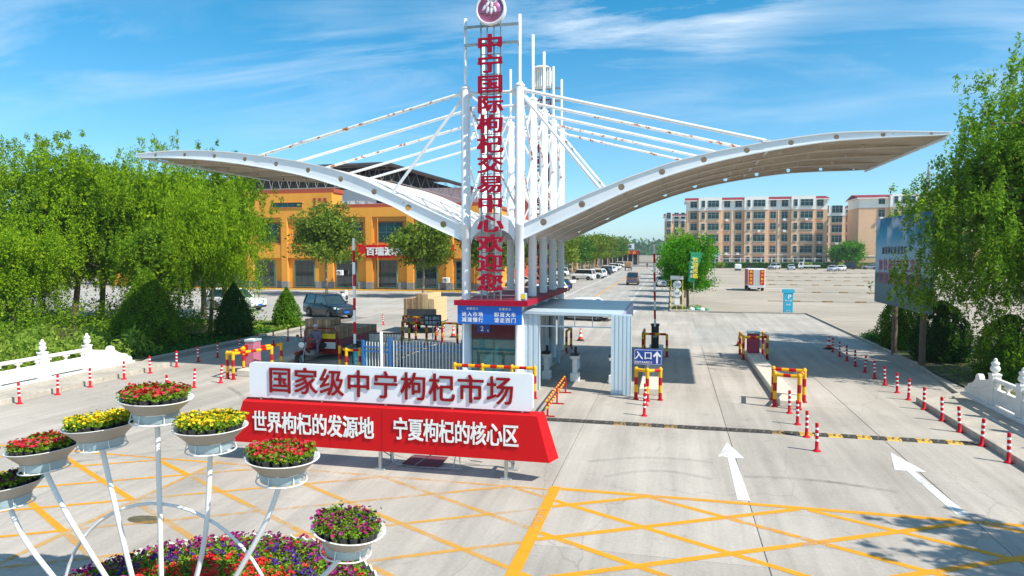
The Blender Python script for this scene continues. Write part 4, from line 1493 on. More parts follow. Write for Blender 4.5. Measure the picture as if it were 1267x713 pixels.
# ================================================================== PLANTER SCULPTURE
PX, PY = -6.70, 7.75
pl = thing('planter_stand', 'white steel flower stand whose curved arms each carry a round bowl', 'planter', (PX, PY, 0))
BW = [(-9.27, 1.49, -6), (-8.62, 2.06, -4), (-7.63, 2.44, -4), (-6.74, 2.86, 3), (-5.90, 2.52, 0), (-4.86, 2.19, 3), (-3.96, 1.34, 8)]
names_b = ['leftmost', 'second-from-left', 'third-from-left', 'topmost middle', 'third-from-right', 'second-from-right', 'rightmost']
arms = [
    [(-9.26, 1.33), (-9.0, .86), (-8.54, .38), (-8.2, .05)],
    [(-8.60, 1.90), (-8.25, 1.3), (-7.64, .48), (-7.3, 0.05)],
    [(-7.62, 2.28), (-7.5, 1.75), (-7.2, .53), (-7.0, 0.05)],
    [(-6.72, 2.70), (-6.72, 1.5), (-6.73, .05)],
    [(-5.91, 2.36), (-6.0, 1.35), (-6.17, .64), (-6.4, .05)],
    [(-4.88, 2.03), (-5.1, 1.5), (-5.51, .8), (-6.0, .05)],
    [(-4.00, 1.18), (-4.3, .85), (-4.8, .45), (-5.3, .05)]]
for a in arms:
    P = [Vector((x - PX, 0, z)) for x, z in a]
    o_ = []
    for i in range(len(P) - 1):
        p0, p1, p2, p3 = P[max(i - 1, 0)], P[i], P[i + 1], P[min(i + 2, len(P) - 1)]
        for k in range(6):
            t_ = k / 6
            o_.append(0.5 * ((2 * p1) + (-p0 + p2) * t_ + (2 * p0 - 5 * p1 + 4 * p2 - p3) * t_ ** 2 + (-p0 + 3 * p1 - 3 * p2 + p3) * t_ ** 3))
    o_.append(P[-1])
    M().tube(o_, .034, 10).build('arm', 'white_plain', pl)
M().tube([(-6.72 - PX + 1.72 * math.cos(PI * k / 24), .06, -.08 + 1.64 * math.sin(PI * k / 24)) for k in range(1, 24)], .022, 8).build('arch_tube', 'white_plain', pl)

bowl_me = None
bowls = []
for x, z, tl in BW:
    if not bowl_me:
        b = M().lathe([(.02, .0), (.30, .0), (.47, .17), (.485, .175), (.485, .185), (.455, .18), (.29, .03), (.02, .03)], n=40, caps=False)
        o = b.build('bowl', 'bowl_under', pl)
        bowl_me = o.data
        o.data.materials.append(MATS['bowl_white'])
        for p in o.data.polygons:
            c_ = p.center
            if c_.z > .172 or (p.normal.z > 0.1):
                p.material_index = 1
        ob = o
        dr = M().lathe([(.30, -.005), (.27, -.13)], n=32, caps=False).build('drum', 'steel_blue', o)
        rg_ = M().tube([(.325 * math.cos(a * PI / 18), .325 * math.sin(a * PI / 18), -.135) for a in range(36)], .010, 6, closed=True).build('ring', 'white_plain', o)
        rb_ = [M().tube([(.30 * math.cos(a), .30 * math.sin(a), -.01), (.325 * math.cos(a), .325 * math.sin(a), -.135)], .007, 5).build('rib', 'white_plain', o) for a in [R(30 + 60 * k) for k in range(6)]]
        sp = M().box(-.32, .32, -.015, .015, -.145, -.125).box(-.015, .015, -.32, .32, -.1452, -.1252).box(-.05, .05, -.05, .05, -.16, -.12).build('spider', 'white_plain', o)
        sl_ = M().lathe([(0, .06), (.33, .06)], n=24, caps=False).build('liner', 'soil', o)
        subs = [dr, rg_, sp, sl_] + rb_
    else:
        o = link('bowl', bowl_me, pl)
        for s_ in subs:
            c_ = s_.copy()
            C.objects.link(c_)
            c_.parent = o
    o.location = (x - PX, 0, z)
    o.rotation_euler = (0, R(tl), 0)
    o.scale = (.965, .965, .965)
    bowls.append(o)


def blossoms(P, size, rng, tilt=0.6):
    """open five-lobed blossoms: a shallow cone of six petals each, as one island"""
    n = len(P)
    nz = rng.normal(size=(n, 3)) * tilt + np.array([0, -.25, 1.0])
    nz /= np.linalg.norm(nz, axis=1)[:, None]
    u = np.cross(nz, rng.normal(size=(n, 3)))
    u /= np.linalg.norm(u, axis=1)[:, None]
    v = np.cross(nz, u)
    s = size * rng.uniform(.7, 1.2, (n, 1))
    K = 6
    V = [P - nz * s * .25]
    for k in range(K * 2):
        a = PI * k / K
        rr = .5 if k % 2 == 0 else .40
        V.append(P + (u * math.cos(a) + v * math.sin(a)) * s * rr + nz * s * (.05 if k % 2 else -.02))
    V = np.stack(V, 1).reshape(-1, 3)
    m_ = K * 2 + 1
    F = []
    for k in range(K):
        F.append([0, 1 + 2 * k, 2 + 2 * k, 1 + (2 * k + 2) % (2 * K)])
    F = np.array(F)
    F = (F[None] + (np.arange(n) * m_)[:, None, None]).reshape(-1, 4)
    return V, F


def potted(seed, petal, nf, fs, mix=None):
    rng = np.random.default_rng(seed)
    t = thing('potted_flower', '', 'potted flowers')
    M().lathe([(.040, 0), (.056, .085), (.060, .09), (.060, .10), (.052, .098), (.05, .085), (0, .085)], n=10).build('pot', 'pot_black', t)
    n = 110
    P = rng.normal(size=(n, 3)) * np.array([.04, .04, .024]) + np.array([0, 0, .135])
    V, F = leaf_quads(P, .040, rng, .62, flat=.4)
    fast_mesh('foliage', V, F, 'petunia_leaf', t)
    P = rng.normal(size=(nf, 3)) * np.array([.045, .045, .016]) + np.array([0, 0, .175])
    V, F = blossoms(P, fs, rng)
    fast_mesh('blossoms', V, F, petal, t)
    return t


kinds = {
    'red': [potted(1, 'petal_red', 7, .062), potted(2, 'petal_red', 9, .06), potted(3, 'petal_pink', 4, .06)],
    'yellow': [potted(4, 'petal_yellow', 12, .046), potted(5, 'petal_yellow', 16, .044), potted(6, 'petal_yellow', 9, .046)],
    'magenta': [potted(7, 'petal_magenta', 7, .06), potted(8, 'petal_magenta', 6, .06), potted(9, 'petal_violet', 3, .055)],
    'dark purple': [potted(10, 'petal_dark', 7, .055), potted(11, 'petal_dark', 6, .055), potted(12, 'petal_magenta', 3, .05)]}
used = set()
rp_ = random.Random(5)
bk = ['dark purple', 'red', 'yellow', 'red', 'yellow', 'red', 'magenta']
for bi, (x, z, tl) in enumerate(BW):
    k_ = bk[bi]
    T = Matrix.Translation((x, PY, z)) @ Matrix.Rotation(R(tl), 4, 'Y')
    spots = [(0, 0, .105)] + [(.135 * math.cos(a * PI / 3), .135 * math.sin(a * PI / 3), .095) for a in range(6)] + \
            [(.24 * math.cos(a * PI / 6.5), .24 * math.sin(a * PI / 6.5), .09) for a in range(13)] + \
            [(.358 * math.cos(a * PI / 9.5 + .1), .358 * math.sin(a * PI / 9.5 + .1), .118) for a in range(19)]
    for (sx_, sy_, sz_) in spots:
        vi_ = rp_.choice((0, 0, 1, 1, 2))
        v_ = kinds[k_][vi_]
        if v_.name in used:
            o = copy_tree(v_)
        else:
            o = v_
            used.add(v_.name)
        p = T @ (Vector((sx_, sy_, sz_)) * .965)
        o.location = p
        rr = math.hypot(sx_, sy_)
        o.rotation_euler = (R(rp_.uniform(-5, 5)), R(tl) + R(rp_.uniform(-5, 5)), rp_.uniform(0, 6.28))
        sc = rp_.uniform(.9, 1.15)
        o.scale = (sc, sc, sc)
        cn_ = {'red': ('red', 'deep red', 'pink'), 'yellow': ('yellow', 'crowded yellow', 'sparse yellow'), 'magenta': ('magenta', 'purple-red', 'violet'), 'dark purple': ('dark purple', 'blackish purple', 'magenta')}[k_][vi_]
        pl_ = 'at the centre' if rr < .05 else 'in the inner ring' if rr < .2 else 'in the middle ring' if rr < .3 else 'at the near rim' if sy_ < -.2 else 'at the far rim' if sy_ > .2 else 'at the left rim' if sx_ < 0 else 'at the right rim'
        tag(o, '%s flowers in a black pot %s of the %s bowl' % (cn_, pl_, names_b[bi]), None, 'potted flowers in the %s bowl' % names_b[bi])

# flower bed round its foot
fb = thing('flower_bed', 'round mounded flower bed of purple, violet and red petunias round the foot of the stand', 'flower bed', (-6.25, 7.75, 0))
fb.scale = (1.09, 1.05, 1.0)
M().lathe([(0, .19), (1.2, .16), (2.05, .08), (2.3, .02)], n=40, caps=False).build('soil_mound', 'soil', fb)
for k in range(72):
    a = 2 * PI * k / 72
    if k == 0:
        o = M().box(-.095, .095, -.012, .012, 0, .14).prism([(-.095, .14), (.095, .14), (0, .20)], -.012, .012).build('edging_board', 'white_plain', fb)
        em_ = o.data
    else:
        o = link('edging_board', em_, fb)
    o.location = (2.32 * math.cos(a), 2.32 * math.sin(a), 0)
    o.rotation_euler = (0, 0, a + PI / 2)
rng = np.random.default_rng(11)


def disc_pts(n, r0, r1):
    r = np.sqrt(rng.uniform(r0 ** 2, r1 ** 2, n))
    a = rng.uniform(0, 2 * PI, n)
    h = np.interp(r, [0, 1.2, 2.05, 2.3], [.19, .16, .08, .02])
    return r, np.stack([r * np.cos(a), r * np.sin(a), h], 1)


r_, P = disc_pts(26000, 0, 2.27)
P[:, 2] += rng.uniform(.03, .20, len(P)) * np.interp(r_, [0, 2.1, 2.27], [1, 1, .7])
V, F = leaf_quads(P, .05, rng, .62, flat=.4)
fast_mesh('foliage', V, F, 'petunia_leaf', fb, kind='stuff')
for nm, m_, n_, r0, r1 in (('magenta_blossoms', 'petal_magenta', 900, 1.62, 2.27), ('violet_blossoms', 'petal_violet', 650, 1.15, 1.75), ('red_blossoms', 'petal_scarlet', 1000, 0.0, 1.22), ('dark_blossoms', 'petal_dark', 350, 1.5, 2.25), ('crimson_blossoms', 'petal_red', 280, 1.2, 2.1)):
    _, P = disc_pts(int(n_ * 1.9), r0, r1)
    keep = np.sin(P[:, 0] * 9 + r0 * 7) * np.sin(P[:, 1] * 8 - r1 * 5) + .6 * np.sin(P[:, 0] * 23 + P[:, 1] * 17 + n_) + rng.normal(size=len(P)) * .5
    P = P[np.argsort(-keep)[:n_]]
    P[:, 2] += rng.uniform(.17, .24, len(P))
    V, F = blossoms(P, .062, rng)
    fast_mesh(nm, V, F, m_, fb, kind='stuff')

# ================================================================== MARBLE PARAPETS
def parapet(label, x, ys, end_y, side, z0=0.15):
    """balustrade along Y at X=x: posts with turned finials, rails, carved panels, scroll at the far end"""
    t = thing('stone_parapet', label, 'balustrade', (x, end_y, z0))
    M().box(-.2, .2, min(ys) - end_y - .2, 0.05, 0, .10, .02).build('plinth', 'stone_white', t)
    pm = None
    for y in ys:
        if not pm:
            o = M().box(-.13, .13, -.13, .13, .1, 1.05, .02).box(-.145, .145, -.145, .145, 1.02, 1.08, .012).lathe([(.09, 1.08), (.07, 1.12), (.12, 1.16), (.14, 1.22), (.12, 1.29), (.085, 1.33), (.115, 1.36), (.12, 1.40), (.09, 1.44), (.05, 1.46), (.06, 1.50), (.03, 1.55), (0, 1.56)], n=18).build('post', 'stone_white', t)
            pm = o.data
        else:
            o = link('post', pm, t)
        o.location = (0, y - end_y, 0)
    first = None
    for y0, y1 in zip(ys[:-1], ys[1:]):
        a, b = min(y0, y1) - end_y + .13, max(y0, y1) - end_y - .13
        L = b - a
        if first and abs(first[0] - L) < .01:
            for src, nm in zip(first[1], ('handrail', 'carved_panel', 'baluster', 'baluster', 'baluster')):
                o = link(nm, src.data, t)
                o.location = (0, a, 0)
            continue
        parts = [M().box(-.085, .085, 0, L, .82, .95, .03).build('handrail', 'stone_white', t)]
        q = M().prism([(0, .10), (.12, .10), (.16, .17), (L - .16, .17), (L - .12, .10), (L, .10), (L, .62), (0, .62)], -.07, .07, 'x')
        rr = random.Random(2)
        for sx_ in (-1, 1):       # carved relief, raised frames and curls
            for k in range(int(L * 9)):
                cy_, cz_ = rr.uniform(.15, L - .15), rr.uniform(.24, .54)
                q.tube([(sx_ * .072, cy_ + .05 * math.cos(a_ * 1.1 + k), cz_ + .05 * math.sin(a_ * 1.1 + k)) for a_ in range(4)], .012, 5)
            q.box(sx_ * .07 - .012, sx_ * .07 + .012, .08, L - .08, .575, .60)
        parts.append(q.build('carved_panel', 'stone_white', t))
        for f in (0.06, .5, .94):
            yy = L * f
            bq = M()
            bq.lathe([(.07, .62), (.045, .66), (.04, .70), (.075, .76), (.09, .82)], 0, yy, 12, caps=False)
            if f == .5:
                bq.box(-.05, .05, yy - .14, yy + .14, .755, .82, .01)
            else:
                bq.box(-.05, .05, max(0, yy - .1), min(L, yy + .1), .72, .82, .01)
            parts.append(bq.build('baluster', 'stone_white', t))
        for p in parts:
            p.location = (0, a, 0)
        first = (L, parts)
    # scroll end piece
    y0 = max(ys) - end_y + .13
    L = -y0
    poly = [(y0, .10), (y0, .88)]
    poly += [(y0 + L * .22, .78), (y0 + L * .32, .76)]
    for k in range(7):
        a_ = PI - PI * k / 6 * 1.05
        poly.append((y0 + L * .48 + .17 * math.cos(a_), .72 + .17 * math.sin(a_)))
    poly += [(y0 + L * .66, .56), (y0 + L * .74, .50), (y0 + L * .86, .44), (y0 + L * .9, .34), (y0 + L * .97, .30), (y0 + L, .22), (y0 + L, .10)]
    q = M().prism(poly, -.075, .075, 'x')
    for s_ in (-1, 1):
        q.tube([(s_ * .078, y0 + L * .48 + (.11 - .012 * k) * math.cos(k * .7), .70 + (.11 - .012 * k) * math.sin(k * .7)) for k in range(9)], .014, 5)
        q.tube([(s_ * .078, y0 + .1 + L * .1 * k, .62 - .04 * k + .05 * math.sin(k * 1.8)) for k in range(9)], .014, 5)
    q.build('scroll_end', 'stone_white', t)
    return t


parapet('white carved stone parapet with round finials along the left side of the bridge', -22.95, [22.75, 20.75, 18.75, 16.75, 14.75, 12.75, 10.75], 25.0, -1)
parapet('white carved stone parapet with round finials along the right side of the bridge', 9.78, [23.85, 22.1, 20.35, 18.6, 16.85, 15.1, 13.35, 11.6], 25.85, 1, .14)

# ================================================================== FENCE AND GATE LEFT OF THE BOOTH
ff = thing('metal_fence', 'white picket fence with dark blue rails and posts left of the ticket booth', 'fence', (-10.4, 24.9, 0))
for x in (-.35, 2.62):
    M().box(x - .05, x + .05, -.05, .05, 0, 1.62).build('post', 'fence_blue', ff)
for z in (1.12, 1.28, .25):
    M().box(-.30, 2.57, -.02, .02, z, z + .05).build('rail', 'fence_blue', ff)
pk = None
for k in range(21):
    if not pk:
        o = M().box(-.014, .014, -.045, -.021, .12, 1.5).build('picket', 'white_plain', ff)
        pk = o.data
    else:
        o = link('picket', pk, ff)
    o.location = (-.2 + k * .135, 0, 0)
f2 = thing('metal_fence', 'blue and white picket fence running back behind the sign board, left section', 'fence', (-10.8, 24.9, 0), R(172))
M().box(1.15, 1.25, -.05, .05, 0, 1.45).build('post', 'fence_blue', f2)
for z in (1.0, 1.18, .25):
    M().box(0, 1.2, -.02, .02, z, z + .05).build('rail', 'fence_blue', f2)
for k in range(8):
    o = link('picket', pk, f2)
    o.location = (.12 + k * .135, 0, -.1)
rg2 = thing('retracting_gate', 'dark grey folding gate panels beside the raised boom', 'gate', (-12.5, 26.6, 0), R(4))
M().box(0, 1.5, -.03, .03, 1.52, 1.58).box(0, 1.5, -.03, .03, .12, .17).box(1.45, 1.5, -.031, .031, .17, 1.52).box(0, .05, -.031, .031, .17, 1.52).build('frame', 'dark_steel', rg2)
for k in range(12):
    M().box(.06 + k * .116, .15 + k * .116, -.015, .015, .17, 1.52).build('slat', 'grey_steel', rg2)
for x in (.2, 1.3):
    M().lathe([(.06, 0), (.06, .12)], x, 0, 12).build('wheel', 'tyre', rg2)
ib = thing('notice_board', 'cyan notice board with white lettering standing before the folding gate', 'sign', (-12.35, 25.6, 0))
M().box(-.32, .32, -.02, .02, .15, 1.05).build('panel', 'cyan', ib)
M(Matrix.Translation((0, -.025, .82)) @ Matrix.Rotation(R(90), 4, 'X')).lathe([(.07, 0), (.11, 0), (.11, .006), (.07, .006)], n=20, caps=False).build('logo_ring', 'white_plain', ib)
for z, m_ in ((.6, 'white_plain'), (.42, 'white_plain'), (.28, 'post_red')):
    chars('入场须知' if z > .5 else '请走西门', 0, -.024, z, .13, m_, ib, .135, depth=.005, bold=.01, joined=True)
for x in (-.28, .28):
    M().tube([(x, .04, 0), (x, .04, 1.0)], .015, 6).build('post', 'galvanised', ib)
dn_ = thing('direction_sign', 'dark blue sign on a post behind the fence', 'sign', (-11.93, 33, 0))
M().box(-.48, .48, -.02, .02, 1.18, 1.76, .01).build('plate', 'dark_navy', dn_)
M().tube([(0, .05, 0), (0, .05, 1.6)], .035, 8).build('post', 'galvanised', dn_)
chars('禁止通行', 0, -.026, 1.58, .19, 'white_panel', dn_, .205, depth=.005, bold=.01, joined=True)
chars('请走西门', 0, -.026, 1.35, .19, 'white_panel', dn_, .205, depth=.005, bold=.01, joined=True)
sp_ = thing('steel_post', 'white steel post standing behind the sign board near the folding gate', 'post', (-11.0, 24.6, 0))
M().lathe([(.06, 0), (.06, 1.85), (0, 1.88)], n=12).lathe([(.13, 0), (.13, .03)], n=12).build('post_tube', 'white_steel', sp_)

# ================================================================== VEHICLES
def wheel(par, x, y, r, wd=.22):
    T = Matrix.Translation((x, y, r)) @ Matrix.Rotation(R(90), 4, 'X')
    t_ = M().lathe([(r * .62, -wd / 2), (r * .93, -wd / 2), (r, -wd * .32), (r, wd * .32), (r * .93, wd / 2), (r * .62, wd / 2)], n=24, caps=False).build('wheel', 'tyre', par)
    t_.matrix_local = T
    q = M().lathe([(0, wd * .30), (r * .18, wd * .32), (r * .2, wd * .22), (r * .6, wd * .26), (r * .63, wd * .46)], n=20, caps=False)
    q.lathe([(0, -wd * .30), (r * .18, -wd * .32), (r * .2, -wd * .22), (r * .6, -wd * .26), (r * .63, -wd * .46)], n=20, caps=False)
    for k in range(5):
        a = 2 * PI * k / 5
        for s_ in (1, -1):
            q.tube([(r * .1 * math.cos(a), r * .1 * math.sin(a), s_ * wd * .36), (r * .58 * math.cos(a), r * .58 * math.sin(a), s_ * wd * .38)], r * .07, 5)
    q.build('rim', 'rim', t_)
    return t_


def loft(q, secs, close=True):
    n = len(secs[0])
    vs = [p for s_ in secs for p in s_]
    fs = []
    for i in range(len(secs) - 1):
        for k in range(n):
            fs.append((i * n + k, i * n + (k + 1) % n, (i + 1) * n + (k + 1) % n, (i + 1) * n + k))
    q.add(vs, fs, True)
    q.add(secs[0], [tuple(range(n))])
    q.add(secs[-1], [tuple(range(n))[::-1]])
    return q


STY = {
    'suv': dict(L=4.7, W=1.92, H=1.75, st=[(-1, .55, .98, .88), (-.96, .30, 1.06, .97), (-.5, .24, 1.08, 1), (.30, .24, 1.06, 1), (.55, .24, 1.02, 1), (.90, .27, .95, .97), (.97, .34, .86, .92), (1, .45, .74, .84)], gl=(-.93, .46, -.84, .14, 1.06), r=.36, wx=(.60, -.58)),
    'sedan': dict(L=4.6, W=1.80, H=1.46, st=[(-1, .45, .86, .86), (-.95, .28, .96, .95), (-.6, .2, .98, 1), (.28, .2, .94, 1), (.6, .2, .88, 1), (.92, .24, .78, .95), (1, .38, .62, .82)], gl=(-.74, .42, -.44, .10, .92), r=.32, wx=(.60, -.60)),
    'van': dict(L=4.3, W=1.72, H=1.88, st=[(-1, .45, 1.0, .92), (-.97, .28, 1.08, .98), (-.5, .22, 1.1, 1), (.45, .22, 1.1, 1), (.72, .22, 1.02, 1), (.95, .28, .85, .95), (1, .4, .7, .86)], gl=(-.96, .72, -.90, .42, 1.06), r=.31, wx=(.62, -.62)),
    'hatch': dict(L=4.1, W=1.75, H=1.50, st=[(-1, .45, .90, .86), (-.96, .28, .98, .95), (-.5, .2, 1.0, 1), (.3, .2, .96, 1), (.6, .2, .9, 1), (.93, .24, .78, .94), (1, .4, .6, .82)], gl=(-.90, .45, -.72, .10, .94), r=.31, wx=(.62, -.62)),
}


def car(name, label, cat, style, paint, loc, rz, group=None, scale=1.0, plate=True, rack=False):
    d = STY[style]
    L, W, H = d['L'] / 2, d['W'] / 2, d['H']
    t = thing(name, label, cat, (*loc, 0), rz, group)
    t.scale = (scale,) * 3
    q = M()
    secs = []
    for fx, zb, zt, fw in d['st']:
        x, w_ = fx * L, W * fw
        zm = zb + (zt - zb) * .55
        secs.append([(x, -w_ * .88, zb), (x, -w_ * .97, zb + .07), (x, -w_, zm), (x, -w_ * .95, zt - .06), (x, -w_ * .86, zt), (x, w_ * .86, zt), (x, w_ * .95, zt - .06), (x, w_, zm), (x, w_ * .97, zb + .07), (x, w_ * .88, zb)])
    loft(q, secs).build('body', paint, t)
    # greenhouse
    x0, x1, x2, x3, zb = d['gl']
    x0, x1, x2, x3 = x0 * L, x1 * L, x2 * L, x3 * L
    wb, wt = W * .90, W * .74
    zt = H - .06
    q = M()
    q.add([(x0, -wb, zb - .04), (x1, -wb * .93, zb - .06), (x1, wb * .93, zb - .06), (x0, wb, zb - .04), (x2, -wt, zt), (x3, -wt, zt), (x3, wt, zt), (x2, wt, zt)],
          [(3, 2, 1, 0), (4, 5, 6, 7), (0, 1, 5, 4), (1, 2, 6, 5), (2, 3, 7, 6), (3, 0, 4, 7)])
    q.build('windows', 'car_glass', t)
    e = .025
    rf = M()
    rf.add([(x2 - .06, -wt - e, zt - .035), (x3 + .08, -wt - e, zt - .035), (x3 + .08, wt + e, zt - .035), (x2 - .06, wt + e, zt - .035), (x2 + .05, -wt + .10, H), (x3 - .10, -wt + .10, H), (x3 - .10, wt - .10, H), (x2 + .05, wt - .10, H)],
           [(3, 2, 1, 0), (4, 5, 6, 7), (0, 1, 5, 4), (1, 2, 6, 5), (2, 3, 7, 6), (3, 0, 4, 7)])
    rf.build('roof', paint, t)
    for s_ in (-1, 1):
        yb, yt = s_ * (wb + .008), s_ * (wt + .012)
        M().tube([(x1, s_ * wb * .94, zb - .04), (x3 + .02, yt, zt)], .035, 5).build('pillar', paint, t)
        M().tube([(x0, yb, zb - .02), (x2, yt, zt)], .06, 5).build('pillar', paint, t)
        xm = (x2 + x3) / 2 + .12
        M().tube([(xm, yb, zb - .02), (xm, yt, zt)], .03, 5).build('pillar', 'paint_black', t)
        M().box(x1 - .42, x1 - .26, s_ * (W + .02) if s_ > 0 else -W - .20, W + .20 if s_ > 0 else -W - .02, zb - .02, zb + .13, .03).build('mirror', paint, t)
        M().box(L * .86, L * .955, (s_ * W * .86) - .13, (s_ * W * .86) + .13, H * .42, H * .50, .02).build('headlight', 'lamp_clear', t)
        M().box(-L * .995, -L * .93, (s_ * W * .80) - .10, (s_ * W * .80) + .10, H * .46, H * .60, .02).build('tail_light', 'lamp_red', t)
        xm2 = xm - .02
        M().box(xm2 - .25, xm2 - .11, s_ * W * .985 - .012, s_ * W * .985 + .012, zb - .17, zb - .14).build('door_handle', 'rim', t)
        M().box(xm2 - .004, xm2 + .004, s_ * W * .992 - .005, s_ * W * .992 + .005, .32, zb - .08).build('door_seam', 'paint_black', t)
        M().box(-L * .55, L * .55, s_ * W * .93 - .05, s_ * W * .93 + .05, .20, .32, .02).build('sill', 'paint_black', t)
        for fx in d['wx']:
            wheel(t, fx * L, s_ * (W - .07), d['r'])
            a = M(Matrix.Translation((fx * L, s_ * (W * .985), d['r'])) @ Matrix.Rotation(R(90), 4, 'X'))
            a.lathe([(d['r'] + .015, -.02), (d['r'] + .07, -.025), (d['r'] + .07, .025), (d['r'] + .015, .02)], n=20, caps=False, a0=0, a1=PI).build('wheel_arch', 'paint_black', t)
            a = M(Matrix.Translation((fx * L, s_ * (W - .02), d['r'])) @ Matrix.Rotation(R(90), 4, 'X'))
            a.lathe([(d['r'] + .03, -.026), (d['r'] + .03, .026)], n=20).build('wheel_well', 'black_box', t)
    M().box(L * .93, L * .995, -W * .55, W * .55, H * .33, H * .46, .02).build('grille', 'dark_steel', t)
    M().box(L * .90, L * 1.01, -W * .80, W * .80, .24, .42, .04).build('bumper', 'paint_black' if style == 'suv' else paint, t)
    M().box(-L * 1.01, -L * .90, -W * .82, W * .82, .28, .50, .04).build('bumper', 'paint_black' if style == 'suv' else paint, t)
    if plate:
        M().box(L * 1.005, L * 1.018, -.22, .22, .42, .56).build('number_plate', 'plate_blue', t)
        M().box(-L * 1.018, -L * 1.005, -.22, .22, .58, .72).build('number_plate', 'plate_blue', t)
    if rack:
        for s_ in (-1, 1):
            M().tube([(x2 + .1, s_ * wt * .9, H), (x2 + .2, s_ * wt * .9, H + .06), (x3 - .2, s_ * wt * .9, H + .06), (x3 - .1, s_ * wt * .9, H)], .02, 6).build('roof_rail', 'rim', t)
    return t


car('parked_car', 'slate blue sport utility vehicle parked alone before the orange building', 'car', 'suv', 'paint_slate', (-25.5, 47.5), R(-30), rack=True)
car('parked_pickup', 'white pickup parked behind the dark cypress on the left', 'pickup', 'suv', 'paint_white', (-36.3, 51.4), R(-6), scale=1.05)
car('parked_car', 'white car standing beyond the turnstile shelter, only its roof and windows showing', 'car', 'sedan', 'paint_white', (-6.5, 49.8), R(170), scale=1.12)
car('moving_van', 'brown people carrier driving away along the market road', 'van', 'van', 'paint_brown', (-5.75, 104.5), R(90), 'cars on the road')
car('parked_car', 'white saloon half hidden behind the round roadside tree', 'car', 'sedan', 'paint_white', (-1.4, 100.5), R(95))
G_ = 'vehicles parked along the left of the market road'
park = [
    ('car', 'sedan', 'paint_white', (-13.5, 72), 35, 'nearest white car at the left of the market road, nose to the trees'),
    ('car', 'hatch', 'paint_white', (-13.9, 79), 150, 'white hatchback with red tail lights, second from the booth roof'),
    ('car', 'hatch', 'paint_black', (-14.4, 86), 150, 'dark car with red lights, behind the white hatchback on the left'),
    ('van', 'van', 'paint_white', (-15.2, 119), 165, 'boxy white van parked on the left, nearest of the white row'),
    ('car', 'hatch', 'paint_white', (-15.0, 139), 160, 'white hatchback just beyond the boxy white van'),
    ('car', 'hatch', 'paint_black', (-14.4, 146), 160, 'black car between two white cars beyond the van'),
    ('car', 'suv', 'paint_white', (-14.8, 156), 160, 'white estate car beyond the black car on the left'),
    ('car', 'suv', 'paint_white', (-15.6, 183), 165, 'white off-road car far along the left of the market road'),
    ('car', 'sedan', 'paint_silver', (-17.5, 203), 165, 'silver car far along the left under the trees'),
    ('car', 'suv', 'paint_white', (-14.2, 127), 160, 'white car tucked between the boxy white van and the white hatchback'),
    ('car', 'hatch', 'paint_white', (-15.2, 168), 160, 'white hatchback before the far off-road car on the left'),
    ('car', 'sedan', 'paint_black', (-16.2, 193), 165, 'black saloon far along the left under the trees'),
    ('car', 'suv', 'paint_white', (-16.5, 216), 165, 'white car near the far end of the parked row'),
    ('car', 'sedan', 'paint_silver', (-16.8, 228), 165, 'silver car last of the parked row before the shop'),
    ('car', 'sedan', 'paint_red', (-13.6, 64.5), 30, 'dark red car at the near end of the parked row behind the booth'),
    ('car', 'sedan', 'paint_white', (-22.5, 118), 200, 'white car under the trees behind the boxy white van'),
    ('car', 'suv', 'paint_white', (-22.5, 135), 200, 'white car in the shade behind the white hatchback'),
    ('car', 'sedan', 'paint_silver', (-21.5, 96), 190, 'silver car in the shade beyond the booth roof')]
for cat_, sty, pt, loc, a, lb_ in park:
    car('parked_van' if cat_ == 'van' else 'parked_car', lb_, cat_, sty, pt, loc, R(a), G_)
G2 = 'vehicles at the far side of the gravel lot'
for cat_, sty, pt, loc, a, lb_ in [
    ('car', 'suv', 'paint_silver', (27.6, 201), -120, 'pale grey-blue car nose towards us before the hedge, left of the far row'),
    ('car', 'hatch', 'paint_silver', (31.3, 197), -95, 'silver car before the hedge between the grey-blue car and the white light truck'),
    ('car', 'hatch', 'paint_silver', (39.2, 186), -110, 'pale car standing forward of the far row by the white car'),
    ('car', 'sedan', 'paint_white', (42.2, 190), -115, 'white car at the right end of the far row'),
    ('car', 'suv', 'paint_black', (47.2, 205), 160, 'dark car behind the white car at the right end of the far row'),
    ('car', 'suv', 'paint_black', (56.5, 207), 170, 'dark car before the right-hand apartment block'),
    ('car', 'hatch', 'paint_silver', (53.2, 206), 150, 'silver car before the right-hand apartment block')]:
    car('parked_car', lb_, cat_, sty, pt, loc, R(a), G2)


def light_truck(label, paint, loc, rz, load=None, group=None, s=1.0):
    t = thing('light_truck', label, 'truck', (*loc, 0), rz, group)
    t.scale = (s,) * 3
    M().prism([(1.2, .45), (2.45, .45), (2.5, .95), (2.3, 1.85), (1.2, 1.9)], -.85, .85).build('cab', paint, t)
    M().prism([(2.42, 1.1), (2.515, 1.12), (2.33, 1.78), (2.24, 1.78)], -.75, .75).build('windscreen', 'car_glass', t)
    M().box(1.5, 2.15, -.865, .865, 1.15, 1.72).build('side_window', 'car_glass', t)
    M().box(-2.6, 1.15, -.9, .9, .62, .74).build('bed', 'dark_steel', t)
    for a in (-.9, .86):
        M().box(-2.6, 1.15, a, a + .04, .74, 1.08).build('side_board', paint, t)
    M().box(-2.62, -2.58, -.9, .9, .70, 1.08).build('tail_board', paint, t)
    for x in (1.75, -1.6):
        for y in (-.75, .75):
            wheel(t, x, y, .34)
    return t


light_truck('white light truck with a blue load standing in the middle of the far row', 'paint_white', (36.6, 202), R(175), s=1.1, group=G2)
light_truck('small white truck among the parked cars beyond the booth roof', 'paint_white', (-15.6, 94), R(150), group=G_)

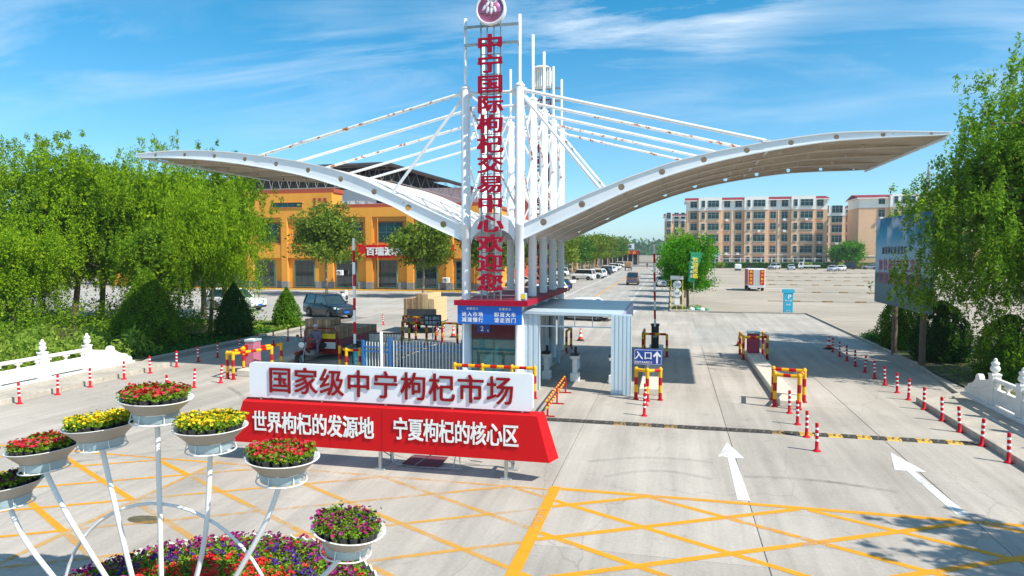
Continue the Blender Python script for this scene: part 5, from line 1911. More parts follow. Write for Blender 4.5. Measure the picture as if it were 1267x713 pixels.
# cargo truck with red boards in the lot
tr = thing('box_truck', 'small box truck seen from behind with two red boards of yellow characters', 'truck', (10.35, 90.6, 0), R(0))
M().box(-1.03, 1.03, 0, 3.9, .62, 2.78, .02).build('box_body', 'white_plain', tr)
M().box(-1.045, -1.031, .15, 3.8, .75, 2.70).build('side_panel', 'truck_side', tr)
for x0 in (-.92, .40):
    M().box(x0, x0 + .52, -.035, -.002, .78, 2.66).build('red_board', 'red', tr)
    for k in range(4):
        chars('枸杞优质' [k] if x0 < 0 else '中宁特产'[k], x0 + .26, -.04, 2.42 - k * .46, .33, 'yellow', tr, depth=.01, bold=.03)
for x in (-.30, -.10, .10, .30):
    M().box(x - .02, x + .02, -.04, -.002, .7, 2.7).build('door_bar', 'galvanised', tr)
M().box(-.95, .95, -.12, .05, .42, .60, .02).build('bumper', 'bowl_white', tr)
M().box(-.85, .85, 3.95, 5.3, .5, 2.0, .1).build('cab', 'paint_white', tr)
M().box(-.8, .8, -.05, 5.2, .4, .6).build('chassis', 'dark_steel', tr)
for y in (.8, 4.4):
    for x in (-.8, .8):
        w_ = wheel(tr, 0, 0, .36, .3)
        w_.matrix_local = Matrix.Translation((x, y, .36)) @ Matrix.Rotation(R(90), 4, 'Z') @ Matrix.Rotation(R(90), 4, 'X')


# ------------------------------------------------------------------ cargo tricycle, its cartons and rider
tk = thing('cargo_tricycle', 'motor cargo tricycle with a red cab frame carrying stacked brown cartons', 'tricycle', (-15.65, 29.0, 0))
M().box(-.86, .86, -.6, 3.5, .58, .66).build('cargo_bed', 'dark_steel', tk)
for x in (-.88, .84):
    M().box(x, x + .04, -.6, 3.5, .66, .96).build('side_board', 'maroon', tk)
M().box(-.86, .86, -.66, -.62, .30, 1.05).build('front_board', 'paint_red', tk)
for a in (-.72, .66):
    M().box(a, a + .3 if a < 0 else a + .16, -.70, -.665, .45, .8).build('panel_plate', 'paint_red', tk)
M().tube([(-.8, -.66, .5), (-.8, -.7, 1.32), (-.68, -.72, 1.48), (.68, -.72, 1.48), (.8, -.7, 1.32), (.8, -.66, .5)], .035, 8).build('cab_frame', 'paint_red', tk)
M().box(.12, .76, -.76, -.735, 1.02, 1.24).build('yellow_plate', 'yellow', tk)
M().box(.2, .75, -.745, -.67, .55, .85, .02).build('battery_box', 'bowl_white', tk)
M().box(-.32, .32, -1.25, -.7, .62, .82, .05).build('seat', 'dark_cloth', tk)
M().tube([(0, -.7, .45), (0, -1.5, .40), (0, -2.1, .75)], .06, 8).build('frame', 'paint_red', tk)
M().box(-.22, .22, -1.75, -1.25, .35, .62, .04).build('engine', 'grey_steel', tk)
M().box(-.14, .14, -1.75, -1.3, .66, .92, .07).build('fuel_tank', 'paint_red', tk)
for x in (-.11, .11):
    M().tube([(x, -2.5, .33), (x * .9, -2.15, 1.02)], .025, 7).build('fork', 'rim', tk)
M().tube([(-.42, -1.85, 1.08), (-.28, -2.08, 1.04), (.28, -2.08, 1.04), (.42, -1.85, 1.08)], .02, 7).build('handlebar', 'dark_steel', tk)
hl = M(Matrix.Translation((0, -2.32, .93)) @ Matrix.Rotation(R(90), 4, 'X')).lathe([(.05, -.12), (.13, 0), (.14, .05), (.12, .06), (0, .07)], n=18).build('headlight', 'lamp_clear', tk)
M().prism([(-2.85, .58), (-2.72, .70), (-2.5, .74), (-2.28, .68), (-2.18, .55), (-2.22, .54), (-2.32, .64), (-2.5, .69), (-2.7, .65), (-2.81, .56)], -.08, .08, 'x').build('mudguard', 'paint_red', tk)
for s_ in (-1, 1):
    M().tube([(s_ * .3, -2.05, 1.05), (s_ * .36, -2.05, 1.25)], .01, 5).box(s_ * .36 - .07, s_ * .36 + .07, -2.07, -2.04, 1.22, 1.34, .01).build('mirror', 'dark_steel', tk)
for x, y in ((0, -2.5), (-.72, 2.2), (.72, 2.2), (-.72, 1.4), (.72, 1.4)):
    w_ = wheel(tk, 0, 0, .33, .16)
    w_.matrix_local = Matrix.Translation((x, y, .33)) @ Matrix.Rotation(R(90), 4, 'Z') @ Matrix.Rotation(R(90), 4, 'X')

cart_me = {}


def carton(x, y, z, sx_, sy_, sz_, m_, label, group):
    k = (sx_, sy_, sz_, m_)
    if k not in cart_me:
        q = M()
        q.slot(m_).box(-sx_ / 2, sx_ / 2, -sy_ / 2, sy_ / 2, 0, sz_, .012)
        q.slot('tape').box(-.025, .025, -sy_ / 2 - .003, sy_ / 2 + .003, -.001, sz_ + .003)
        q.box(-sx_ / 2 - .003, sx_ / 2 + .003, -.018, .018, sz_ * .1, sz_ + .002)
        cart_me[k] = q.build('carton', None)
        o = cart_me[k]
    else:
        o = cart_me[k].copy()
        C.objects.link(o)
    o.location = (x, y, z)
    o.rotation_euler = (0, 0, R(random.uniform(-2, 2)))
    return tag(o, label, 'carton', group)


for iy in range(8):
    layers = 3 if iy < 3 else 2
    for ix in range(4):
        for iz in range(layers + (1 if iy < 2 and ix < 3 else 0)):
            if iy and 0 < ix < 3 and iz < layers - 1:
                continue
            lb_ = 'brown carton on the tricycle, %s row back, %s from left, %s layer' % (ORD[iy], ORD[ix], ORD[iz])
            carton(-15.65 - .66 + .44 * ix, 28.72 + .505 * iy, .665 + .302 * iz, .425, .49, .298, 'cardboard', lb_, 'cartons on the cargo tricycle')

ldt = thing('cargo_cart', 'flat cargo cart loaded with cartons behind the white fence', 'cart', (-15.0, 40.6, 0), R(8))
M().box(-1.0, 1.0, -1.6, 1.6, .5, .6).build('bed', 'dark_steel', ldt)
M().box(-.9, .9, -1.75, -1.62, .6, 1.5).build('front_board', 'dark_steel', ldt)
for x, y in ((-.8, -1), (.8, -1), (-.8, 1), (.8, 1)):
    w_ = wheel(ldt, 0, 0, .3, .16)
    w_.matrix_local = Matrix.Translation((x, y, .3)) @ Matrix.Rotation(R(90), 4, 'Z') @ Matrix.Rotation(R(90), 4, 'X')
for ix in range(5):
    for iy in range(4):
        for iz in range(5 + (1 if ix in (2, 3) else 0)):
            if 0 < ix < 4 and iy and iz < 4:
                continue
            pale = ix > 2
            carton(-15.0 - .80 + .40 * ix, 39.4 + .6 * iy, .605 + .302 * iz, .385, .58, .298, 'cardboard_pale' if pale else 'cardboard',
                   '%s carton on the loaded cart, %s column, %s row, %s layer' % ('pale' if pale else 'brown', ORD[ix], ORD[iy], ORD[iz]), 'cartons on the cart behind the fence')


# people: one continuous skinned body each
def body(par, joints, edges, radii, m_, name='body', sub=2):
    me = bpy.data.meshes.new(name)
    me.from_pydata([Vector(j) for j in joints], edges, [])
    o = bpy.data.objects.new(name, me)
    C.objects.link(o)
    sk = o.modifiers.new('skin', 'SKIN')
    for i, r in enumerate(radii):
        me.skin_vertices[0].data[i].radius = (r, r * .85) if isinstance(r, float) else r
        me.skin_vertices[0].data[i].use_root = (i == 0)
    o.modifiers.new('sub', 'SUBSURF').levels = sub
    bpy.context.view_layer.update()
    m2 = bpy.data.meshes.new_from_object(o.evaluated_get(bpy.context.evaluated_depsgraph_get()))
    bpy.data.objects.remove(o)
    m2.materials.clear()
    m2.materials.append(MATS[m_])
    for p in m2.polygons:
        p.use_smooth = True
    return link(name, m2, par)


def person(label, loc, rz, pose, cloth, helmet=None, legs='dark_cloth', group=None, hairm='black_box'):
    """pose: dict of joint positions (x right, y back, z up; faces -Y)"""
    t = thing('person', label, 'person', loc, rz, group)
    J = pose
    names = ['pelvis', 'waist', 'chest', 'neckb', 'shl', 'ell', 'wrl', 'shr', 'elr', 'wrr', 'hipl', 'knl', 'anl', 'toel', 'hipr', 'knr', 'anr', 'toer', 'neck', 'headb', 'headt']
    idx = {n: i for i, n in enumerate(names)}
    E_ = [('pelvis', 'waist'), ('waist', 'chest'), ('chest', 'neckb'), ('chest', 'shl'), ('shl', 'ell'), ('ell', 'wrl'), ('chest', 'shr'), ('shr', 'elr'), ('elr', 'wrr'), ('pelvis', 'hipl'), ('hipl', 'knl'), ('knl', 'anl'), ('anl', 'toel'), ('pelvis', 'hipr'), ('hipr', 'knr'), ('knr', 'anr'), ('anr', 'toer'), ('neckb', 'neck'), ('neck', 'headb'), ('headb', 'headt')]
    rad = dict(pelvis=(.15, .12), waist=(.145, .105), chest=(.17, .12), neckb=(.09, .08), shl=.075, ell=.052, wrl=.036, shr=.075, elr=.052, wrr=.036, hipl=.095, knl=.066, anl=.045, toel=.038, hipr=.095, knr=.066, anr=.045, toer=.038, neck=.05, headb=(.085, .09), headt=(.088, .095))
    bd = body(t, [J[n] for n in names], [(idx[a], idx[b]) for a, b in E_], [rad[n] for n in names], cloth)
    # head and hands show skin; trousers a darker cloth
    bd.data.materials.append(MATS['skin'])
    bd.data.materials.append(MATS[legs])
    nz = J['neck'][2]
    for p in bd.data.polygons:
        if p.center.z > nz - .02:
            p.material_index = 1
        elif p.center.z < J['pelvis'][2] - .02 and legs != cloth:
            p.material_index = 2
    hc = (Vector(J['headb']) + Vector(J['headt'])) / 2
    face = M(Matrix.Translation(hc))
    face.slot('skin').prism([(-.095, -.01), (-.125, -.035), (-.10, -.045)], -.014, .014, 'x')
    for s_ in (-1, 1):
        face.slot('black_box').box(s_ * .034 - .013, s_ * .034 + .013, -.102, -.09, .004, .016)
        face.slot('skin').box(s_ * .092 - .008, s_ * .092 + .008, -.015, .02, -.03, .03, .006)
    face.slot('lamp_red').box(-.024, .024, -.098, -.088, -.066, -.056)
    face.build('face', None, t)
    hm = M(Matrix.Translation(hc + Vector((0, .01, .035))))
    hm.lathe([(.112 * math.cos(a), .105 * math.sin(a)) for a in [R(-8 + 98 * k / 7) for k in range(8)]], n=18, caps=False)
    if helmet:
        hm.slot(helmet).add([(-.10, -.06, .03), (.10, -.06, .03), (.08, -.17, .01), (-.08, -.17, .01)], [(0, 1, 2, 3)])
    hm.build('helmet' if helmet else 'hair', None if helmet else hairm, t)
    for s_, wn, en in ((-1, 'wrl', 'ell'), (1, 'wrr', 'elr')):
        w0, e0 = Vector(J[wn]), Vector(J[en])
        d = (w0 - e0).normalized()
        side = d.cross(Vector((0, 0, 1))).normalized()
        if side.length < .5:
            side = Vector((1, 0, 0))
        up = side.cross(d).normalized()
        h = M()
        pc = w0 + d * .05
        h.tube([w0, pc, w0 + d * .09], .034, 8, .036)
        for k in range(4):
            b_ = w0 + d * .09 + side * (-.027 + .018 * k)
            ln = (.062, .072, .068, .052)[k]
            h.tube([b_, b_ + d * ln * .5 - up * .008, b_ + d * ln * .8 - up * .035, b_ + d * ln * .6 - up * .055], .0085, 6, .007)
        b_ = w0 + d * .045 - side * .036
        h.tube([b_, b_ - side * .022 + d * .022, b_ - side * .012 + d * .05 - up * .02], .010, 6, .008)
        h.build('hand', 'skin', t)
    return t


ride = dict(pelvis=(0, 0, .95), waist=(0, -.04, 1.12), chest=(0, -.10, 1.34), neckb=(0, -.12, 1.47), shl=(-.19, -.10, 1.40), ell=(-.33, -.32, 1.16), wrl=(-.36, -.60, 1.10), shr=(.19, -.10, 1.40), elr=(.33, -.30, 1.16), wrr=(.36, -.60, 1.10),
            hipl=(-.10, -.05, .92), knl=(-.25, -.46, .86), anl=(-.27, -.48, .45), toel=(-.28, -.64, .40), hipr=(.10, -.05, .92), knr=(.25, -.46, .86), anr=(.27, -.48, .45), toer=(.28, -.64, .40), neck=(0, -.14, 1.52), headb=(0, -.16, 1.60), headt=(0, -.16, 1.70))
rd = person('rider in a grey-violet suit and pale helmet on the cargo tricycle', (-15.65, 28.02, -.06), 0, ride, 'grey_violet_cloth', 'helmet_grey', 'grey_violet_cloth')
walk = dict(pelvis=(0, 0, .95), waist=(0, 0, 1.10), chest=(0, 0, 1.32), neckb=(0, .01, 1.46), shl=(-.19, 0, 1.40), ell=(-.25, .08, 1.14), wrl=(-.25, -.02, .92), shr=(.19, 0, 1.40), elr=(.25, -.02, 1.14), wrr=(.25, -.16, .95),
            hipl=(-.10, 0, .90), knl=(-.10, -.14, .52), anl=(-.10, -.18, .10), toel=(-.10, -.32, .04), hipr=(.10, 0, .90), knr=(.10, .08, .50), anr=(.10, .30, .14), toer=(.10, .20, .04), neck=(0, 0, 1.50), headb=(0, -.01, 1.58), headt=(0, -.01, 1.68))
person('person in dark clothes walking far away on the market road', (-7.2, 205, 0), 0, walk, 'dark_cloth')
hs = thing('cargo_tricycle', 'far cargo tricycle piled with a tan load driving away along the market road', 'tricycle', (-11.0, 178, 0))
M().box(-.95, .95, -1.2, 1.4, .7, .82).build('cargo_bed', 'dark_steel', hs)
M().box(-.9, .9, -1.1, 1.3, .83, 2.35, .2).build('load', 'cardboard', hs)
for x in (-.75, .75):
    w_ = wheel(hs, 0, 0, .36, .2)
    w_.matrix_local = Matrix.Translation((x, -.2, .36)) @ Matrix.Rotation(R(90), 4, 'Z') @ Matrix.Rotation(R(90), 4, 'X')
w_ = wheel(hs, 0, 0, .33, .16)
w_.matrix_local = Matrix.Translation((0, 2.6, .33)) @ Matrix.Rotation(R(90), 4, 'Z') @ Matrix.Rotation(R(90), 4, 'X')
M().tube([(0, 1.3, .6), (0, 2.3, .7), (0, 2.6, .4)], .05, 6).build('frame', 'paint_red', hs)


def scooter(label, loc, rz, paint, group=None):
    t = thing('scooter', label, 'scooter', (*loc, 0), rz, group)
    q = M()
    q.prism([(-.75, .55), (-.2, .50), (.1, .30), (.42, .30), (.55, .85), (.62, .85), (.60, .25), (.1, .20), (-.3, .22), (-.8, .42)], -.13, .13)
    q.build('body', paint, t)
    M().box(-.75, -.1, -.14, .14, .68, .80, .04).build('seat', 'dark_cloth', t)
    M().box(-.72, -.15, -.13, .13, .48, .70, .05).build('rear_fairing', paint, t)
    M().tube([(.62, -.3, 1.02), (.56, -.1, 1.0), (.56, .1, 1.0), (.62, .3, 1.02)], .018, 6).tube([(.58, 0, .8), (.56, 0, 1.0)], .03, 6).build('handlebar', 'dark_steel', t)
    M().box(.50, .68, -.14, .14, .80, 1.0, .06).build('front_fairing', paint, t)
    wheel(t, .72, 0, .24, .1)
    wheel(t, -.62, 0, .24, .1)
    return t


scooter('white scooter parked beyond the slate blue sport utility vehicle', (-33.2, 65.0), R(-40), 'paint_white')
for k in range(3):
    scooter('dark scooter parked in front of the right-hand apartment block, %s of three' % ORD[k], (61 + 1.6 * k, 207), R(60), 'paint_black', 'scooters before the apartments')
scooter('dark scooter under the trees just beyond the booth roof', (-16.4, 83), R(10), 'paint_red')

# ================================================================== BILLBOARD
bb = thing('billboard', 'large faded blue billboard on two wooden posts beside the right-hand trees', 'billboard', (10.45, 34.9, 0))
pm_ = bpy.data.materials.new('poster_print')
MATS['poster_print'] = pm_
pm_.use_nodes = True
t_ = pm_.node_tree
pp = t_.nodes['Principled BSDF']
pp.inputs['Roughness'].default_value = .6
pp.inputs['Specular IOR Level'].default_value = .2
tcn = nd(t_, 'ShaderNodeTexCoord')
sx_ = nd(t_, 'ShaderNodeSeparateXYZ')
lk(t_, tcn.outputs['Object'], sx_.inputs[0])
rz_ = nd(t_, 'ShaderNodeMapRange')
rz_.inputs[1].default_value = 2.4
rz_.inputs[2].default_value = 6.65
lk(t_, sx_.outputs[2], rz_.inputs[0])
rp = nd(t_, 'ShaderNodeValToRGB')
els = rp.color_ramp.elements
els[0].color = (.10, .17, .19, 1)
els[1].color = (.008, .14, .27, 1)
for p_, c_ in ((.22, (.14, .24, .26, 1)), (.34, (.05, .12, .12, 1)), (.38, (.34, .50, .58, 1)), (.62, (.32, .50, .62, 1)), (.78, (.05, .32, .50, 1))):
    e = els.new(p_)
    e.color = c_
lk(t_, rz_.outputs[0], rp.inputs[0])
cn = nd(t_, 'ShaderNodeTexNoise', Scale=.9, Detail=5.0)
lk(t_, tcn.outputs['Object'], cn.inputs['Vector'])
cm = nd(t_, 'ShaderNodeMapRange')
cm.inputs[1].default_value = .50
cm.inputs[2].default_value = .62
cm.inputs[4].default_value = .75
lk(t_, cn.outputs[0], cm.inputs[0])
hm_ = nd(t_, 'ShaderNodeMapRange')
hm_.inputs[1].default_value = 5.2
hm_.inputs[2].default_value = 5.8
lk(t_, sx_.outputs[2], hm_.inputs[0])
mu = nd(t_, 'ShaderNodeMath', operation='MULTIPLY')
lk(t_, cm.outputs[0], mu.inputs[0])
lk(t_, hm_.outputs[0], mu.inputs[1])
mxx = nd(t_, 'ShaderNodeMixRGB')
mxx.inputs[2].default_value = (.62, .68, .75, 1)
lk(t_, mu.outputs[0], mxx.inputs[0])
lk(t_, rp.outputs[0], mxx.inputs[1])
lk(t_, mxx.outputs[0], pp.inputs['Base Color'])
M().box(-.20, -.10, -3.9, 3.9, 2.40, 6.65, .01).build('poster_panel', 'poster_print', bb)
M().box(-.10, -.05, -3.85, 3.85, 2.45, 6.6).build('backing', 'grey_steel', bb)
for y in (1.3, -2.5):
    M().tube([(0.05, y, -.05), (0.05, y, 6.2)], .13, 10, .11).build('post', 'bark', bb)
chars('加强枸杞质量管理', -.206, .9, 5.05, .40, 'dark_navy', bb, .47, depth=.01, bold=.02, rz=R(-90))
chars('加快枸杞产业发展', -.206, .2, 4.35, .62, 'faded_text', bb, .78, depth=.01, bold=.03, rz=R(-90))
chars('打造枸杞知名品牌', -.206, .2, 3.70, .62, 'faded_text', bb, .78, depth=.01, bold=.03, rz=R(-90))

# ================================================================== SMALL SIGNS BEYOND THE GATE
isg = thing('information_pillar', 'bright blue parking pillar sign with white print at the edge of the gravel lot', 'sign', (9.2, 59.0, 0))
M().box(-.36, .36, -.12, .12, 0, 1.66, .02).build('pillar', 'info_blue', isg)
M().prism([(-.46, 1.62), (.46, 1.62), (.46, 1.86), (.36, 1.93), (-.36, 1.93), (-.46, 1.86)], -.15, .15).build('cap', 'info_blue', isg)
chars('P', .08, -.125, 1.33, .50, 'white_plain', isg, depth=.008, bold=.03)
for z, s_ in ((1.0, '停车场'), (.68, '收费'), (.18, '中宁')):
    chars(s_, 0, -.125, z, .17, 'white_plain', isg, .18, depth=.008, bold=.01, joined=True)
sl20 = thing('speed_sign', 'yellow-framed sign with two round discs, the upper reading 20', 'sign', (.43, 58.7, .08))
M().box(-.05, .0, .03, .07, 0, 2.75).box(-.52, -.47, .03, .07, 0, 2.75).box(.42, .47, .03, .07, 0, 2.75).build('frame', 'yellow', sl20)
M().box(-.56, .50, .0, .08, 2.55, 2.88, .01).build('header', 'bowl_white', sl20)
for z, m_ in ((2.14, 'steel_blue'), (1.40, 'steel_blue')):
    M(Matrix.Translation((0, -.01, z)) @ Matrix.Rotation(R(90), 4, 'X')).lathe([(0, .012), (.29, .012)], n=24, caps=False).lathe([(.29, 0), (.35, 0), (.35, .015), (.29, .015)], n=24, caps=False).build('disc', 'white_panel' if z > 2 else 'bowl_white', sl20)
chars('20', 0, -.03, 2.14, .38, 'grey_steel', sl20, .22, depth=.006, bold=.02)
chars('限速', 0, -.03, 1.40, .18, 'grey_steel', sl20, .2, depth=.006, joined=True)
M().box(-.2, .2, -.02, .0, .45, .95).build('notice', 'white_plain', sl20)
fl = thing('feather_flag', 'green banner flag with yellow and white characters leaning beside the round tree', 'flag', (1.62, 57.9, .0), R(5))
M().tube([(.15, .03, 0), (.12, .03, 2.4), (.42, .03, 4.9)], .025, 6).build('pole', 'galvanised', fl)
q = M()
FV = [(-.10 + .055 * k + .04 * math.sin(k * 1.2), 2.55 + .30 * k) for k in range(9)]
vs = []
for k, (x, z) in enumerate(FV):
    wv = .06 * math.sin(k * .9)
    for yy in (-.006, .006):
        vs += [(x - .28 - .025 * k, yy + wv, z), (x + .28 + .02 * k - (.0), yy - wv * .5, z - .06)]
fs = []
for k in range(8):
    b = 4 * k
    fs += [(b, b + 1, b + 5, b + 4), (b + 2, b + 6, b + 7, b + 3), (b, b + 4, b + 6, b + 2), (b + 1, b + 3, b + 7, b + 5)]
fs += [(0, 2, 3, 1), (32, 33, 35, 34)]
M().add(vs, fs).build('banner', 'banner_green', fl)
chars('欢迎光临', .22, -.085, 3.65, .42, 'yellow', fl, .44, depth=.01, bold=.03, vertical=True)
for k in range(5):
    chars('中宁枸杞王'[k], -.10 + .04 * (4 - k), -.09, 4.40 - .36 * k, .26, 'white_plain', fl, depth=.01, bold=.02)
rb_ = thing('rubbish_bags', 'white and green sacks lying at the foot of the round tree', 'sacks', (1.95, 58.9, .08))
for i, (x, y, s_) in enumerate(((-.3, 0, .22), (.1, .1, .26), (.5, -.05, .2), (.9, .1, .18))):
    M(Matrix.Translation((x, y, 0))).lathe([(s_ * 1.1, 0), (s_ * 1.3, s_ * .3), (s_, s_ * .8), (s_ * .3, s_ * 1.1), (0, s_ * 1.15)], n=9).build('sack', ('white_plain', 'green_rubbish')[i % 2], rb_)
pb = thing('direction_sign', 'pale blue plate on a pole rising behind the round roadside tree', 'sign', (6.9, 118, 0))
M().box(-.9, .9, -.03, .03, 4.1, 4.9).build('plate', 'steel_blue', pb)
M().tube([(0, .08, 0), (0, .08, 4.8)], .07, 8).build('pole', 'galvanised', pb)
bn = thing('white_bin', 'white covered cart standing before the hedge left of the far cars', 'bin', (16.6, 186, 0))
M().box(-.8, .8, -.5, .5, .4, 1.7, .12).build('body', 'white_plain', bn)
M().box(-.75, .75, -.45, .45, .0, .42).build('base', 'dark_steel', bn)
bn2 = thing('dark_bin', 'dark square bin before the hedge beside the white covered cart', 'bin', (19.8, 186, 0))
M().box(-.7, .7, -.5, .5, .0, 1.3, .06).build('body', 'dark_steel', bn2)
M().box(-.75, .75, -.55, .55, 1.3, 1.42, .03).build('lid', 'black_box', bn2)

# lot dividers: low concrete strips with yellow blocks
for i, (y, x0) in enumerate(((72.3, 9.4), (88.6, 11.5), (107.6, 12), (124, 14), (141, 15), (166, 18))):
    t = thing('lot_divider', 'low strip with yellow blocks across the gravel lot, %s from the front' % ORD[i], 'kerb', (x0, y, 0), 0, 'parking dividers in the gravel lot')
    L = 60 if y < 100 else 75
    n = int(L / 3.0)
    d1 = d2 = None
    for k in range(n):
        if not d1:
            o = M().box(0, 2.0, -.07, .07, -.02, .10, .01).build('divider_block', 'kerb', t)
            o2 = M().box(0, .96, -.07, .07, -.02, .11, .01).build('divider_block', 'rubber_worn', t)
            d1, d2 = o.data, o2.data
        else:
            o = link('divider_block', d1, t)
            o2 = link('divider_block', d2, t)
        o.location = (k * 3.0, 0, 0)
        o2.location = (k * 3.0 + 2.02, 0, 0)

# ================================================================== ORANGE MARKET HALL
FY = 84.0
ob = thing('market_hall', 'orange two-storey market hall with brick-red cornices and teal doors behind the street trees', 'building', (-40, FY, 0))
O = lambda x: x + 40
M().box(O(-80), O(-44.5), .45, 3.0, 0, 13.0).build('wall', 'orange_wall', ob)
M().box(O(-44.49), O(-23.3), .46, 20, 0, 10.9).build('wall', 'orange_wall', ob)
M().box(O(-80), O(-44.3), .25, 3.2, 12.85, 13.42, .04).build('cornice', 'brick_red', ob)
M().box(O(-44.28), O(-23.1), .27, 20.2, 10.8, 11.28, .04).build('cornice', 'brick_red', ob)
M().box(O(-80), O(-44.48), .0, .45, 9.6, 12.84).build('frieze', 'orange_wall', ob)
M().box(O(-44.47), O(-23.3), .002, .45, 9.55, 10.79).build('frieze', 'orange_wall', ob)
M().box(O(-80), O(-41.02), .04, .45, 4.1, 5.86).box(O(-27.4), O(-23.3), .04, .45, 4.1, 5.86).build('band', 'orange_wall', ob)
M().box(O(-41.0), O(-27.5), -.15, .44, 4.12, 5.86, .02).build('shop_fascia', 'red', ob)
chars('百瑞源枸杞', O(-36.3), -.18, 5.0, 1.15, 'white_plain', ob, 1.3, depth=.08, bold=.04, xs=1.1)
chars('百瑞源', O(-29.9), -.18, 5.0, 1.1, 'white_plain', ob, 1.2, depth=.08, bold=.04)
pxs = [-76, -69, -62, -57, -51.7, -44.9, -39.2, -33.4, -28.0, -23.9]
pil_me = None
for x in pxs:
    if not pil_me:
        o = M().box(-.45, .45, -.03, .46, 0.9, 9.6).box(-.47, .47, -.06, .46, 0, .9).build('pilaster', 'orange_wall', ob)
        pil_me = o.data
        o.data.materials.append(MATS['grey_tile'])
        for p in o.data.polygons:
            if p.center.z < .9 - 1e-4 and p.index >= 6:
                p.material_index = 1
    else:
        o = link('pilaster', pil_me, ob)
    o.location = (O(x), 0, 0)


def big_window(x0, x1, z0, z1, y, nx, nz, glass, frame, name='window', par=ob, ft=.10):
    w_ = M().box(x0, x1, y - .06, y + .1, z0, z0 + ft).box(x0, x1, y - .06, y + .1, z1 - ft, z1).box(x0, x0 + ft, y - .06, y + .1, z0 + ft, z1 - ft).box(x1 - ft, x1, y - .06, y + .1, z0 + ft, z1 - ft)
    wo_ = w_.build(name, frame, par)
    for i in range(nx):
        for j in range(nz):
            a, b = x0 + ft + (x1 - x0 - 2 * ft) * i / nx, x0 + ft + (x1 - x0 - 2 * ft) * (i + 1) / nx
            c_, d_ = z0 + ft + (z1 - z0 - 2 * ft) * j / nz, z0 + ft + (z1 - z0 - 2 * ft) * (j + 1) / nz
            M().box(a + .03, b - .03, y, y + .03, c_ + .03, d_ - .03).build('pane', glass, wo_)
    M().box(x0 + ft, x1 - ft, y + .031, y + .06, z0 + ft, z1 - ft).build('glazing_bars', 'frame_grey' if glass == 'window_glass' else 'door_teal', wo_)
    return wo_


for a, b in zip(pxs[:-1], pxs[1:]):
    xa, xb = O(a) + .45, O(b) - .45
    if b > -24:
        xa, xb = xa + .2, xb - .2
    M().box(xa, xb, .2, .46, 5.87, 6.1).box(xa, xb, .2, .46, 8.95, 9.59).build('spandrel', 'orange_dark', ob)
    cxm = (xa + xb) / 2
    hw = min(1.8, (xb - xa) / 2 - .35)
    big_window(cxm - hw, cxm + hw, 6.15, 8.9, .36, 3, 2, 'window_glass', 'brick_red')
    big_window(cxm - hw - .25, cxm + hw * .5, .15, 3.75, .36, 3, 1, 'dark_glass', 'door_teal', 'door')
    M().box(cxm + hw * .5 + .15, xb, .30, .46, 0, .9).build('plinth', 'grey_tile', ob)
big_window(O(-53.4), O(-48.8), 10.9, 11.65, -.06, 6, 1, 'window_glass', 'orange_dark', ft=.06)
for i in range(3):
    for j in range(2):
        M().box(O(-47.2 + i * .75), O(-46.75 + i * .75), -.06, .0, 11.7 - j * .8, 12.15 - j * .8).build('vent_square', 'brick_red', ob)
for x in (-41.5, -37.9, -24.6):
    M().tube([(O(x), -.1, .2), (O(x), -.1, 9.4)], .07, 6).build('drain_pipe', 'orange_dark' if x > -40 else 'white_plain', ob)
for i, (x, z) in enumerate(((-28.3, .95), (-33.0, 6.6), (-43.2, 1.8))):
    a_ = thing('air_conditioner', ('air conditioner on the pavement side of the orange hall near the gate columns', 'air conditioner hung beside an upper window of the orange hall', 'air conditioner box low on the orange hall left of the red shop sign')[i], 'air conditioner', (x, FY - .45, z), 0, 'air conditioners on the orange hall')
    M().box(-.45, .45, -.17, .17, 0, .68, .03).build('casing', 'white_plain', a_)
    M(Matrix.Translation((-.12, -.18, .34)) @ Matrix.Rotation(R(90), 4, 'X')).lathe([(.0, .0), (.26, .0), (.26, .015), (.22, .015)], n=18, caps=False).build('fan_grille', 'grey_steel', a_)
    M().box(-.4, -.36, -.1, .4, -.05, 0).box(.36, .4, -.1, .4, -.05, 0).build('bracket', 'grey_steel', a_)

sh2 = thing('market_hall', 'long orange arcade of shops running back behind the street trees', 'building', (-24.5, 112, 0))
M().box(-20, 0, 0, 120, 0, 7.6).build('wall', 'orange_wall', sh2)
M().box(-20.2, .25, -.2, 120.2, 7.6, 8.1).build('cornice', 'brick_red', sh2)
for k in range(14):
    M().box(.0, .15, 2 + k * 8.4, 7.6 + k * 8.4, .2, 3.3).build('shopfront', 'teal_glass', sh2)
    M().box(.0, .3, 1.6 + k * 8.4, 8 + k * 8.4, 3.5, 4.7).build('shop_sign', ('deep_red', 'sign_blue', 'banner_green', 'deep_red')[k % 4], sh2)
    M().box(.0, .12, 3 + k * 8.4, 6.4 + k * 8.4, 5.2, 6.8).build('window', 'window_glass', sh2)

